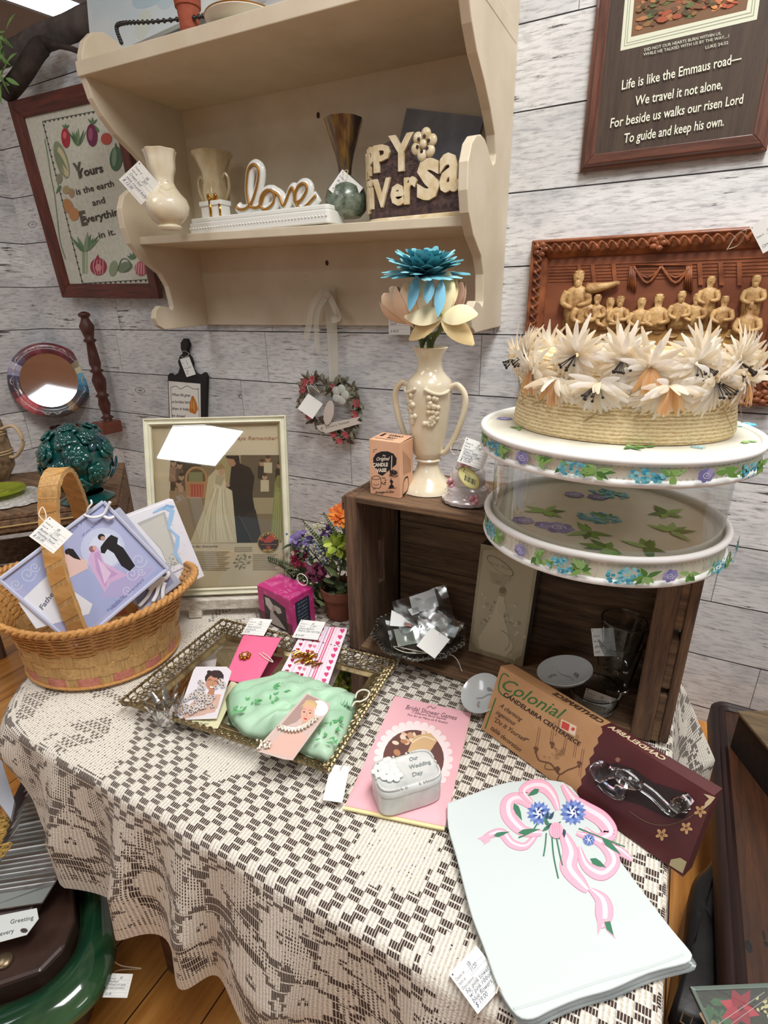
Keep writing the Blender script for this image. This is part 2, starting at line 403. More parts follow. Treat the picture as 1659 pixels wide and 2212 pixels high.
M['gold'] = mat('gold_paint', 'b9822e', .22, metal=.9)
M['goldline'] = mat('gold_lustre', 'b07f3c', .3, metal=.6)
M['darkwood'] = wood('dark_stained_wood', '3a1d16', '5a2d22', axis='z', rough=.45)
M['frame_wood_v'] = wood('red_brown_frame_wood', '3e1c14', '6b3222', axis='z', rough=.5)
M['frame_wood_h'] = wood('red_brown_frame_wood', '3e1c14', '6b3222', axis='x', rough=.5)
M['black'] = mat('black_paint', '1c1a1a', .5)
M['crate'] = wood('weathered_crate_wood', '49372a', '83664a', '9b7c5a', axis='x', rough=.85, bump=.6)
M['crate_v'] = wood('weathered_crate_wood', '45332a', '7a5d45', '8d6f53', axis='z', rough=.85, bump=.6)
M['glass'] = mat('clear_glass', 'f4f8f8', .03, trans=1, ior=1.45)
M['clear'] = clear('clear_plastic', (246, 248, 247), .015, .04, bump=.2)
M['cello'] = clear('cellophane', (240, 243, 243), .02, .16, cloud=22); M['petal'] = petalmat(); M['crystal'] = clear('crystal_facets', (250, 252, 252), .34, .06)
M['pane'] = clear('picture_glass', (250, 251, 250), .075, .015, bump=0)

# ------------------------------------------------------------------ room shell
LX = -2.49
o = struct(obj('wall_back', MB().box((LX - .1, 0, 0), (2.6, .1, 1.95)), plank_wall('X'), origin=(0, 0, 0)))
o = struct(obj('wall_left', MB().box((LX - .1, -3.2, 0), (LX, 0, 1.95)), plank_wall('Y'), origin=(0, 0, 0)))
struct(obj('floor', MB().box((-7, -8.2, -.05), (3.2, 5, 0)), floor_mat(), origin=(0, 0, 0)))
struct(obj('ceiling', MB().box((-7, -8.2, CEIL), (3.2, 5, CEIL + .05)), mat('tan_ceiling', 'dcc6b4', .9, col2='cdb6a4', vscale=3), origin=(0, 0, 0)))
# lamp panels set in the ceiling
M['lamp'] = mat('lamp_diffuser', 'ffffff', .5, emit=('f4faff', 12))
M['lamp_trim'] = mat('lamp_trim', 'e9e9e6', .4)
def lamp_panel(c, U, w, h, label):
    c = V((c[0], c[1], CEIL)); U = V(U).normalized(); D = V((0, 0, 1)).cross(U); t = thing('ceiling_light', label, 'ceiling light', c, 'fluorescent ceiling panels')
    fr = MB()
    for s_ in (-1, 1):
        a = c + U * (s_ * (w / 2 + .015)); fr.hexa([a - U * .015 - D * (h / 2 + .03), a + U * .015 - D * (h / 2 + .03), a + U * .015 + D * (h / 2 + .03), a - U * .015 + D * (h / 2 + .03)], (0, 0, -1), .025)
        a = c + D * (s_ * (h / 2 + .015)); fr.hexa([a - U * w / 2 - D * .015, a + U * w / 2 - D * .015, a + U * w / 2 + D * .015, a - U * w / 2 + D * .015], (0, 0, -1), .025)
    obj('trim', fr, M['lamp_trim'], t)
    obj('diffuser', MB().hexa([c - U * w / 2 - D * h / 2, c + U * w / 2 - D * h / 2, c + U * w / 2 + D * h / 2, c - U * w / 2 + D * h / 2], (0, 0, -1), .015), M['lamp'], t)
def on_ceil(px, py): return P(px, py, z=CEIL)
a, b = on_ceil(60, -20), on_ceil(215, 38); dd = (b - a).normalized()
lamp_panel(((a.x + b.x) / 2, (a.y + b.y) / 2), dd, (b - a).length + .25, .26, 'bright white ceiling light panel seen beyond the left wall')

LAMP = V((.28, -5.35, CEIL)); lamp_panel(LAMP, (.995, .04, 0), .66, 1.16, 'rectangular ceiling light panel seen only reflected in the advert glass and the round mirror')

# ------------------------------------------------------------------ wall shelf
t = thing('wall_shelf', 'large cream painted two-tier wall shelf with scrolled side panels', 'shelf', (-.97, -.15, 1.06))
SIDE = [(0, 1.066), (-.09, 1.064), (-.205, 1.060), (-.228, 1.072), (-.238, 1.095), (-.23, 1.118), (-.212, 1.132), (-.185, 1.128), (-.163, 1.118), (-.158, 1.13), (-.160, 1.150), (-.166, 1.19), (-.188, 1.226),
        (-.248, 1.264), (-.283, 1.305), (-.296, 1.345), (-.297, 1.395), (-.28, 1.43), (-.255, 1.448), (-.228, 1.455), (-.2, 1.452), (-.175, 1.44), (-.155, 1.424), (-.138, 1.416), (-.122, 1.424), (-.119, 1.44), (-.134, 1.474), (-.172, 1.512),
        (-.215, 1.545), (-.27, 1.58), (-.305, 1.615), (-.328, 1.65), (-.34, 1.70), (-.338, 1.74), (-.322, 1.775), (-.295, 1.80), (-.257, 1.812), (-.22, 1.805), (-.19, 1.785), (-.17, 1.76), (0, 1.76)]
for x0, x1, nm in ((-1.512, -1.49, 'left'), (-.462, -.44, 'right')):
    dz = 0 if nm == 'left' else 0
    obj('side_panel', MB().prism([(x1, y, z + dz) for y, z in SIDE], (-1, 0, 0), x1 - x0), M['cream'], t, bevel=.0025)
obj('back_panel', MB().box((-1.49, -.014, 1.068), (-.462, -.001, 1.76)), M['cream'], t)
zs = lambda x: 1.325 + (x + 1.49) / 1.03 * (1.305 - 1.325)
zt = lambda x: 1.727 + (x + 1.49) / 1.03 * (-.022)
def shelf_board(x0, x1, yf, f, th): 
    a, b = f(x0), f(x1); obj('shelf_board', MB().hexa([(x0, yf, a - th), (x1, yf, b - th), (x1, -.014, b - th), (x0, -.014, a - th)], (0, 0, 1), th), M['cream'], t, bevel=.002)
shelf_board(-1.49, -.462, -.252, zs, .021)
shelf_board(-1.513, -.439, -.345, zt, .033)
for px, py in ((687, 249), (706, 568)):
    c = P(px, py, y=-.015); obj('screw_plug', MB().lathe([(.0075, 0), (.0075, .002), (0, .0021)], (0, 0, 0), 14, M=Matrix.Rotation(math.pi / 2, 3, 'X')).add([], []) if 0 else MB().ball(c, (.0055, .002, .0075)), M['knot'], t, smooth=True)
for px, py, s_ in ((660, 605, .012), (650, 690, .008), (668, 668, .006)):
    c = P(px, py, y=-.0145); obj('stain', MB().ball(c, (s_ * .7, .0006, s_)), M['cream_edge'], t)

# ------------------------------------------------------------------ helpers for round wares measured on the photo
def ware(base, rows, cx0=None, cx1=None):
    """rows (py, half_width_px); axis drawn from the photo centre line cx0 (base) to cx1 (top)"""
    out = []; py0, py1 = rows[0][0], rows[-1][0]
    for py, hw in rows:
        cx = cx0 + (cx1 - cx0) * (py - py0) / (py1 - py0); p = P(cx, py, y=base.y)
        out.append((silh(p, py, cx - hw, cx + hw), max(0, p.z - base.z)))
    return out
def inner(prof, th=.003):  # closes a vessel with an inside wall
    top = prof[-1]; ins = [(max(r - th, .001), z) for r, z in prof[::-1] if z > .006]
    return prof + [(top[0] - th / 2, top[1] + th / 2)] + ins + [(0, .006)]

# vase with wavy rim and tag
b = P(368, 497, z=zs(-1.35)); 
t = thing('bud_vase', 'cream bud vase with flared crimped rim at the left end of the shelf', 'vase', b, 'cream vases')
pr = ware(b, [(499, 24), (492, 27), (486, 24), (478, 34), (462, 45), (447, 48), (432, 44), (418, 34), (405, 26), (394, 22), (382, 24), (365, 30), (345, 31), (332, 34), (326, 37)], 368, 343)
obj('vase_body', MB().lathe(inner(pr), b, 40, fn=lambda a, z: 1 + (.06 * math.sin(a * 7) if z > .14 else .035 * math.sin(a * 5 + z * 60) * (.02 < z < .08))), M['ivory'], t, smooth=True)
NT_ = V((-.1, -1, .12)).normalized()
tp = b + V((-.02, -.05, .07))
price_tag([(301, 346), (346, 401), (305, 445), (258, 387)], tp, face_n(tp, -.1), ['#Dealer #|SB', '#Item #|201', 'Cream bud', 'vase round belly', '$ 12.00'], 'white price tag hanging from the neck of the cream bud vase',
          [P(343, 399, y=tp.y), P(350, 393, y=b.y - .03), P(366, 392, y=b.y - .036), P(374, 404, y=b.y - .035), P(360, 410, y=b.y - .04), P(345, 405, y=b.y - .04)])
# two handled vase behind
b = P(470, 462, z=zs(-1.2)) + V((0, .0, 0)); b = V((P(468, 430, y=-.11).x, -.11, zs(-1.2)))
t = thing('two_handled_vase', 'cream two-handled embossed vase standing behind the love trinket dish', 'vase', b, 'cream vases')
pz = lambda py: P(462, py, y=-.11).z - b.z
k_ = silh(b, 400, 452, 472) / 10
pr = [(30 * k_, 0), (31 * k_, .006), (22 * k_, .015), (28 * k_, pz(440)), (30 * k_, pz(420)), (26 * k_, pz(395)), (27 * k_, pz(375)), (34 * k_, pz(355)), (40 * k_, pz(340)), (46 * k_, pz(332))]
obj('vase_body', MB().lathe(inner(pr), b, 32, fn=lambda a, z: 1 + .03 * math.sin(a * 9)), M['ivory2'], t, smooth=True)
for s_ in (-1, 1):
    c = P(462, 400, y=-.11)
    obj('handle', MB().tube(spl([c + V((s_ * 26 * k_, 0, -.052)), c + V((s_ * 43 * k_, 0, -.02)), c + V((s_ * 45 * k_, 0, .012)), c + V((s_ * 36 * k_, 0, .025)), c + V((s_ * 27 * k_, 0, .012))]), .0045, 8), M['ivory2'], t, smooth=True)
# love trinket dish
fl, fr = P(408, 497, z=zs(-1.3)), P(660, 484, z=zs(-1)); yf = -.243
fl = V((P(408, 492, y=yf).x, yf, 0)); fr = V((P(712, 470, y=yf).x, yf, 0))
def ztop(x): return zs(x)
c0 = V(((fl.x + fr.x) / 2, -.2, zs((fl.x + fr.x) / 2)))
t = thing('love_trinket_dish', 'white ceramic lidded dish topped with gold script love and a tiny gift box', 'trinket dish', c0)
def slab(x0, x1, y0, y1, z0, z1, r=.012):
    pts = []
    for cx, cy, a0 in ((x1 - r, y0 + r, -90), (x1 - r, y1 - r, 0), (x0 + r, y1 - r, 90), (x0 + r, y0 + r, 180)):
        for k in range(5): a = math.radians(a0 + 22.5 * k); pts.append((cx + r * math.cos(a), cy + r * math.sin(a), z0))
    return MB().prism(pts, (0, 0, 1), z1 - z0)
zb = c0.z - .001
obj('dish_base', slab(fl.x, fr.x, -.246, -.165, zb, zb + .031), M['white_glaze'], t, bevel=.003, smooth=True)
lidm = slab(fl.x + .004, fr.x - .004, -.242, -.168, zb + .031, zb + .043); obj('dish_lid', lidm, M['white_glaze'], t, bevel=.003, smooth=True)
bd = MB(); n_ = 46
for i in range(n_): bd.ball((fl.x + .008 + (fr.x - fl.x - .016) * i / (n_ - 1), -.2465, zb + .017), .0024, 8, 6)
obj('beading', bd, M['white_glaze'], t, smooth='all')
lv = [(510, 433), (518, 440), (532, 438), (544, 425), (553, 400), (559, 370), (558, 350), (548, 342), (538, 352), (534, 378), (534, 405), (541, 432), (556, 436), (566, 424), (573, 405), (586, 398), (593, 410), (590, 428), (574, 440), (563, 432), (566, 410), (578, 398), (594, 403), (604, 412), (612, 432), (619, 420), (628, 396), (634, 394), (637, 410), (639, 424), (652, 418), (664, 396), (660, 384), (648, 386), (640, 402), (640, 424), (648, 436), (662, 432), (684, 408)]
ly = -.215; sc = zb + .043 - P(540, 446, y=ly).z + .004
path = spl([P(x, y, y=ly) + V((0, 0, sc)) for x, y in lv], 4)
wb = MB()
for p in path[::1]: pass
wb.tube([p + V((0, .007, 0)) for p in path], .0145, 10, flat=((0, 1, 0), .62))
obj('love_backing', wb, M['white_glaze'], t, smooth='all')
obj('love_lettering', MB().tube([p + V((0, -.0045, 0)) for p in path], .0036, 8, flat=((0, 1, 0), .6)), M['goldline'], t, smooth='all')
gx0, gx1 = P(440, 430, y=-.215).x, P(487, 430, y=-.215).x; gz = zb + .043
g = MB().box((gx0 + .002, -.232, gz), (gx1 - .002, -.198, gz + .036)); g.box((gx0 - .001, -.235, gz + .028), (gx1 + .001, -.195, gz + .04))
g_ = obj('gift_box', g, M['white_glaze'], t, bevel=.0015)
gm = (gx0 + gx1) / 2; rb = MB().box((gm - .0035, -.2362, gz), (gm + .0015, -.194, gz + .0415)).box((gx1 - .009, -.2357, gz), (gx1 - .005, -.2, gz + .03))
for s_ in (-1, 1): rb.tube(spl([(gm, -.215, gz + .042), (gm + s_ * .012, -.225, gz + .056), (gm + s_ * .015, -.222, gz + .046), (gm, -.216, gz + .043)]), .003, 8)
obj('gold_ribbon', rb, M['gold'], g_, smooth='all')
# trumpet vase
b = V((P(748, 440, y=-.16).x, -.16, zs(-.95)))
t = thing('trumpet_vase', 'brown and gold lustre trumpet vase with a mottled green foot', 'vase', b)
pr = ware(b, [(470, 30), (455, 44), (430, 46), (408, 40), (392, 26), (380, 15)], 748, 748)
obj('foot', MB().lathe(pr, b, 32), mat('mottled_green_glaze', '46564a', .3, col2='8a9684', vscale=60, coat=.5), t, smooth=True)
pr2 = ware(b, [(382, 13), (360, 15), (335, 20), (305, 29), (275, 37), (258, 42)], 747, 743)
obj('trumpet', MB().lathe(pr2 + [(pr2[-1][0] - .003, pr2[-1][1] - .002), (.012, pr2[1][1])], b, 36, fn=lambda a, z: 1 + .03 * math.sin(a * 10)),
    mat('brown_lustre', '5b463a', .25, metal=.55, col2='a58443', vscale=18, vlo=.45, vhi=.7, coat=.7, stretch=(3, 3, .3)), t, smooth=True)
tp = V((b.x, b.y - .05, b.z + .06))
price_tag([(741, 372), (789, 405), (755, 440), (703, 411)], tp, face_n(tp, .3), ['#Dealer #|SB', 'Brown + gold', 'Trumpet vase', '9.00'], 'white price tag tied to the brown trumpet vase',
          [P(743, 378, y=tp.y), P(741, 370, y=b.y - .03), P(752, 368, y=b.y - .03), P(747, 380, y=tp.y)])
# anniversary planter
b = V((P(925, 440, y=-.17).x, -.165, zs(-.65)))
t = thing('anniversary_planter', 'dark brown planter with raised cream letters wishing happy anniversary and a flower', 'planter', b)
M['planter'] = mat('dark_brown_planter_glaze', '2f2120', .35, col2='5d4640', vscale=70, coat=.4, bump=.6, bscale=120, bdist=.003)
M['planter_cream'] = mat('cream_letter_glaze', 'efe2c4', .3, col2='d7c193', vscale=40, coat=.4)
XL, XR, YF, YK, RR = P(788, 380, y=-.19).x, -.468, -.208, -.06, .05; zl = b.z
def onc(x, z, e=0):   # x: distance along the face, negative round the left corner
    if x >= 0: return V((XL + RR + x, YF - e, z))
    a = -x / RR; return V((XL + RR - (RR + e) * math.sin(a), YF + RR - (RR + e) * math.cos(a), z))
def pxa(px, py):
    X = P(px, py, y=YF).x
    return X - XL - RR if X > XL + RR else -RR * math.asin(min(.999, (XL + RR - P(px, py, y=YF + .02).x) / RR))
zpy = lambda py: P(922, py, y=YF).z
def top_of(x): return zpy(306) - .045 * max(0, min(1, (x - .075) / .03)) + .014 * math.exp(-((x - .035) / .03) ** 2)
loop = [onc(x, 0) for x in [(XR - XL - RR - .012) * (1 - k / 26) for k in range(26)]] + [onc(-RR * math.pi / 2 * k / 12, 0) for k in range(13)] + [V((XL, YK, 0)), V((XR, YK, 0)), V((XR, YF + .012, 0))]
nx = len(loop); cm_ = sum(loop, V()) / nx; vs = [V((p.x, p.y, zl + .012)) for p in loop] + [V((p.x, p.y, top_of(p.x - XL - RR) if p.y < YF + RR + .01 else zpy(345))) for p in loop]
vs += [V((p.x + (cm_.x - p.x) * .1, p.y + (cm_.y - p.y) * .1, p.z)) for p in vs[nx:]] + [V((p.x + (cm_.x - p.x) * .1, p.y + (cm_.y - p.y) * .1, zl + .03)) for p in loop]
fs = [(L * nx + i, L * nx + (i + 1) % nx, (L + 1) * nx + (i + 1) % nx, (L + 1) * nx + i)[::-1] for L in range(3) for i in range(nx)] + [tuple(range(3 * nx, 4 * nx)), tuple(range(nx))]
obj('planter_body', MB().add(vs, fs), M['planter'], t, smooth=True)
obj('foot_rim', MB().prism([V((p.x + (p.x - cm_.x) * .012, p.y + (p.y - cm_.y) * .04, zl)) for p in loop][::-1], (0, 0, 1), .013), M['planter_cream'], t, bevel=.003)
def bent(s_, x0, x1, z0, h, shear=0, bold=.035):
    vs, fs, wd = glyphs(s_, bold); mb = MB(); q = (x1 - x0) / wd; ys = [y for x, y in vs]; y0, y1 = min(ys), max(ys)
    sub = [(x0 + x * q, z0 + (y - y0) * h / (y1 - y0)) for x, y in vs]
    n = len(sub); top = [onc(x, z, .007) for x, z in sub]; lo = [onc(x, z, -.001) for x, z in sub]; cnt = {}
    for f in fs:
        for i in range(len(f)): e = (f[i], f[(i + 1) % len(f)]); cnt.setdefault(tuple(sorted(e)), []).append(e)
    sides = [(e[0][1], e[0][0], n + e[0][0], n + e[0][1])[::-1] for e in cnt.values() if len(e) == 1]
    return mb.add(lo + top, [tuple(n + i for i in f) for f in fs] + sides)
for ch, p0_, p1_, yt, yb_ in (('H', 789, 797, 310, 385), ('A', 799, 808, 303, 372), ('P', 807, 819, 300, 366), ('P', 819, 845, 300, 362), ('Y', 842, 896, 284, 366), ('A', 786, 792, 388, 452), ('N', 793, 807, 376, 450), ('i', 808, 817, 374, 442), ('V', 817, 846, 376, 441), ('e', 846, 876, 392, 441), ('r', 875, 903, 380, 440), ('s', 903, 950, 345, 436), ('a', 950, 993, 340, 424), ('r', 997, 1012, 350, 424)):
    z1_, z0_ = zpy(yt), zpy(yb_); obj('raised_letter', bent(ch, pxa(p0_, yb_), pxa(p1_, yb_), z0_ + .002, z1_ - z0_), M['planter_cream'], t)
fc = P(916, 312, y=YF - .006); fl_ = MB()
for i in range(6):
    a = i * math.pi / 3 + .3; fl_.ball(fc + V((.02 * math.cos(a), 0, .02 * math.sin(a))), (.0125, .007, .0125), 10, 8)
f_ = obj('flower', fl_, M['planter_cream'], t, smooth='all')
obj('flower_eye', MB().ball(fc + V((0, -.004, 0)), (.009, .006, .009)), M['planter_cream'], f_, smooth='all')
pt_ = MB()
for i in range(6):
    a = i * math.pi / 3 + .3; pt_.ball(fc + V((.014 * math.cos(a), -.0065, .014 * math.sin(a))), (.004, .002, .004), 8, 6)
obj('petal_shading', pt_, M['planter'], f_)
# slate tile leaning behind the planter
O_ = V((-.62, -.035, 1.4)); N_ = V((0, -1, .12)).normalized()
q = [PP(x, y, O_, N_) for x, y in ((878, 224), (1037, 268), (1010, 420), (846, 330))]
q, U, D, n, w_, h_ = rect(q[0], q[1], q[2], q[1] * 0 + (q[0] + (q[2] - q[1])))
tag(obj('slate_tile', MB().hexa(q, n, .008), mat('grey_slate', '82878f', .75, col2='a0a5ab', vscale=14, bump=.3), bevel=.001), 'grey slate tile leaning tilted against the shelf back behind the planter', 'tile')

# ------------------------------------------------------------------ things on the shelf top
O_ = V((-1.2, -.06, 1.75)); N_ = V((0, -1, .18)).normalized()
q, U, D, n, w_, h_ = rect(*[PP(x, y, O_, N_) for x, y in ((125, -330), (470, -420), (520, 30), (235, 75))])
t = thing('cloud_canvas', 'pale blue cloudy canvas picture standing on top of the shelf against the wall', 'picture', (q[2] + q[3]) / 2)
obj('canvas', MB().hexa([p - n * .015 for p in q], n, .015, 'dfe8ea'), mat('pale_blue_canvas', 'cfe3ea', .7, col2='eef1ee', vscale=4), t)
a = Art(lambda x, y: q[0] + U * x * w_ + D * y * h_, n)
for i in range(14): a.ell(random.random() * .9 + .05, random.random() * .9 + .05, random.uniform(.05, .13), random.uniform(.03, .08), random.choice(['bcd6e2', 'e9eeec', 'd9e3d9', 'c8dde6']), random.uniform(0, 90))
a.build('painted_clouds', t)
b = V((P(402, 40, y=-.3).x, -.29, zt(-1.2)))
pot = [(.022, 0), (.027, .06), (.031, .062), (.033, .082), (.029, .082), (.024, .02), (0, .02)]
tag(obj('terracotta_pot', MB().lathe([(r * .95, z) for r, z in pot], b, 32), mat('terracotta', 'a85a42', .85, col2='8e4835', vscale=30), smooth=True), 'small terracotta pot near the front edge of the shelf top', 'pot')
tw = []
pts = [P(262, 92, y=-.31), P(252, 60, y=-.31), P(268, 50, y=-.31), P(330, 47, y=-.31), P(420, 38, y=-.30), P(470, 30, y=-.3)]
pts = spl(pts, 14); bead = MB()
for i in range(len(pts)):
    if i % 2 == 0: bead.ball(pts[i], .0052, 8, 6)
t = thing('beaded_wire_stand', 'black twisted bead wire stand on the shelf top left of the terracotta pot', 'stand', pts[0]); obj('wire', MB().tube(pts, .0028, 6), M['black'], t); obj('beads', bead, mat('black_gloss', '17151a', .25, coat=.6), t, smooth='all')
b = V((P(520, -10, y=-.27).x, -.27, zt(-1.05)))
t = thing('gilt_plate', 'white plate with gold scroll trim lying on the shelf top, mostly out of view', 'plate', b)
obj('plate_body', MB().lathe([(.04, 0), (.05, .004), (.085, .02), (.084, .024), (.045, .008), (0, .008)], b, 40), M['white_glaze'], t, smooth=True)
obj('gold_rim', MB().tube([b + V((.084 * math.cos(k / 40 * 6.283), .084 * math.sin(k / 40 * 6.283), .023)) for k in range(40)], .0018, 6, closed=True), M['goldline'], t)
# driftwood and leaves at upper left
DW = mat('weathered_driftwood', '4b423e', .85, col2='2f2926', vscale=18, bump=.6, bscale=60, bdist=.004)
pts = spl([P(14, 202, y=-.1), P(45, 165, y=-.1), P(80, 110, y=-.08), P(100, 95, y=-.06), P(120, 98, y=-.06), P(150, 104, y=-.06), P(172, 112, y=-.06)], 5)
n_ = len(pts); rr = [.03 if i < n_ * .4 else .03 - .022 * min(1, (i - n_ * .4) / (n_ * .25)) for i in range(n_)]
tag(obj('driftwood_branch', MB().tube(pts, rr, 10), DW, smooth='all'), 'dark driftwood branch crossing the corner above the vegetable sampler', 'branch', 'driftwood pieces')
pts = spl([V((P(x, 100, y=.04).x, y_, z_)) for x, y_, z_ in ((-60, .03, 1.99), (40, .05, 2.0), (100, .04, 2.005), (160, .05, 2.01), (215, .05, 2.015), (262, .05, 2.0))], 5)
tag(obj('driftwood_branch', MB().tube(pts, .052, 12), mat('grey_driftwood', '6b6461', .85, col2='4a4340', vscale=14, bump=.5, bscale=50, bdist=.004), smooth='all'), 'thick grey driftwood log lying along the top of the wall below the lamp', 'branch', 'driftwood pieces')
G1 = mat('leaf_green', '5f8a4a', .6, col2='8fb56a', vscale=20)
lf = MB()
def leafm(mb, p, d, up, l, w_, col=None, bend=.2, n=4, pw=.8):
    d = V(d).normalized(); sd = d.cross(V(up)).normalized(); nn = sd.cross(d); vs = []; fs = []
    for i in range(n + 1):
        q = i / n; ww = w_ * math.sin(math.pi * min(1, q * .92 + .06)) ** pw / 2; c = V(p) + d * l * q - nn * (bend * l * q * q) * 1
        vs += [c - sd * ww, c + nn * ww * .25, c + sd * ww]
    for i in range(n):
        for j in (0, 1): k = i * 3 + j; fs.append((k, k + 1, k + 4, k + 3))
    mb.add(vs, fs, col)
for i in range(46):
    p = P(random.uniform(-40, 14), random.uniform(60, 190), y=-.15 + random.uniform(-.03, .03)); leafm(lf, p, (random.uniform(-.4, 1), random.uniform(-.6, .2), random.uniform(-1, .8)), (0, -1, .4), random.uniform(.04, .1), .014)
t = thing('artificial_vine', 'green artificial vine hanging at the upper left edge beside the driftwood', 'vine', P(0, 190, y=-.15)); obj('leaves', lf, G1, t); obj('stem', MB().tube(spl([P(-30, 40, y=-.13), P(-5, 110, y=-.13), P(-12, 190, y=-.13)]), .003, 6), G1, t)

# ------------------------------------------------------------------ framed pictures: four mitred rails round a rectangle
def rails(name, q, n, wd, th, m_h, m_v, parent, bevel=.002, profile=None):
    c = sum(q, V()) / 4; inn = []
    U = (q[1] - q[0]).normalized(); D = (q[3] - q[0]).normalized()
    off = [(1, 1), (-1, 1), (-1, -1), (1, -1)]
    inn = [p + U * sx * wd + D * sy * wd for p, (sx, sy) in zip(q, off)]
    prof = profile or [(0, 0), (0, 1), (1, 1), (1, 0)]      # (inward fraction, height fraction)
    for i in range(4):
        j = (i + 1) % 4; k = len(prof)
        A = [q[i] + (inn[i] - q[i]) * a + n * (b * th) for a, b in prof]; B = [q[j] + (inn[j] - q[j]) * a + n * (b * th) for a, b in prof]
        mb = MB().add(A + B, [tuple(range(k)), tuple(range(k, 2 * k))[::-1]] + [(x, k + x, k + (x + 1) % k, (x + 1) % k) for x in range(k)])
        obj(name, mb, m_h if i % 2 == 0 else m_v, parent, bevel=bevel)
    return inn
# vegetable sampler
O_ = V((-2.0, -.03, 1.17)); N_ = V((0, -1, -.09)).normalized()
q, U, D, n, w_, h_ = rect(PP(28, 222, O_, N_), PP(28, 222, O_, N_) + (PP(355, 645, O_, N_) - PP(145, 641, O_, N_)), PP(355, 645, O_, N_), PP(145, 641, O_, N_))
t = thing('sampler_frame', 'dark red wood frame with stitched vegetable sampler on the wall left of the shelf', 'framed picture', (q[2] + q[3]) / 2)
inn = rails('frame_rail', q, n, .05, .022, M['frame_wood_h'], M['frame_wood_v'], t, profile=[(0, 0), (0, 1), (.6, .95), (1, .55), (1, 0)])
obj('linen', MB().hexa([p + n * .003 for p in q], n, .003), mat('pale_linen', 'd3d5c6', .9, col2='c4c8b9', vscale=90, bump=.2, bscale=500), t)
a = plane_art(q[0] + n * .007, n)
G, R2, K = '5c7a5a', 'a5323e', '454844'
for p0, p1, cnt in (((92, 262), (205, 240), 12), ((92, 262), (178, 612), 26), ((178, 612), (330, 603), 14)):
    a.line([p0, p1], 1.2, K)
    for i in range(cnt):
        f = (i + .5) / cnt; x, y = p0[0] + (p1[0] - p0[0]) * f, p0[1] + (p1[1] - p0[1]) * f; a.ell(x + 1, y + 2, 2.2, 2.2, K, n=6)
a.ell(142, 298, 9.5, 22, R2, -5); a.ell(140, 292, 4, 8, 'd46a6a'); [a.leaf(142, 278, 12, 5, r, G) for r in (-130, -90, -50)]
for i in range(14): a.leaf(168 + random.uniform(-3, 3), 315, random.uniform(22, 46), 5, -90 + random.uniform(-38, 38), random.choice([G, '7d9570', '49684b']))
a.ell(199, 292, 12, 25, '6c2f4c', -4); a.ell(196, 290, 5, 14, '96566f'); [a.leaf(200, 268, 16, 5, r, G) for r in (-130, -90, -45)]
a.ell(230, 300, 12, 13, 'b3564a'); a.leaf(214, 286, 18, 6, -120, G)
a.ell(133, 345, 13, 42, '8a9378', -17); a.ell(137, 350, 8, 34, 'c8c19a', -17); [a.leaf(118, 322, 58, 8, 76 - k * 9, '7f8c6c') for k in range(3)]
a.ell(251, 343, 14, 27, '4f6e58', 3); a.ell(247, 340, 5, 20, '7e967d', 3); a.leaf(250, 318, 10, 4, -90, G)
a.ell(128, 386, 7, 11, '8c8c76'); a.ell(143, 410, 8, 9, 'a89a72'); a.ell(155, 417, 6, 10, 'a88d6e'); a.leaf(132, 400, 22, 7, 120, G)
a.ell(148, 446, 10, 18, 'b98658', -20); a.ell(160, 463, 11, 14, 'bf8a5c')
a.line([(183, 590), (182, 540)], 9, '8fa283'); a.line([(186, 590), (186, 540)], 4, 'b5bfa0')
for i in range(16): a.leaf(183, 545, random.uniform(25, 50), 8, -90 + random.uniform(-50, 50), random.choice([G, '6d8a6a', '85997a']))
a.ell(213, 576, 18, 19, '983a4a'); [a.curve([(205 + k * 6, 560), (202 + k * 7, 576), (207 + k * 5, 593)], 1.5, 'd9aeb0') for k in range(4)]; a.ell(213, 578, 7, 8, 'd38c92'); a.leaf(210, 562, 13, 6, -80, R2)
a.ell(245, 580, 9, 17, '8e9a7e', 10); a.ell(270, 577, 17, 11, '76876c', -20); a.curve([(255, 585), (262, 562), (275, 560), (283, 575), (270, 588)], 1.5, K); [a.leaf(288, 560, 16, 6, r, G) for r in (-120, -90, -60, -150)]
a.ell(305, 580, 14, 16, 'b4606c'); [a.curve([(296 + 5 * k, 568), (293 + 6 * k, 592)], 1.4, 'e2c4c4') for k in range(4)]
a.curve([(97, 300), (104, 340), (110, 380), (118, 420), (124, 470), (130, 520), (142, 560)], 1.2, G)
for s_, p0, p1, h, bo in (('Yours', (168, 384), (224, 371), 18, .03), ('is the earth', (166, 421), (247, 402), 14, .01), ('and', (201, 445), (228, 438), 14, .01), ('Everything', (177, 484), (268, 462), 16, .02), ('in it.', (215, 515), (250, 506), 14, .01)):
    a.text(s_, p0, p1, h, '45403c', 0, bo)
a.text('Y', (164, 386), (182, 382), 33, '5d5a50', 0, .04); a.text('E', (177, 487), (190, 484), 30, '5d5a50', 0, .04)
a.build('stitched_design', t)
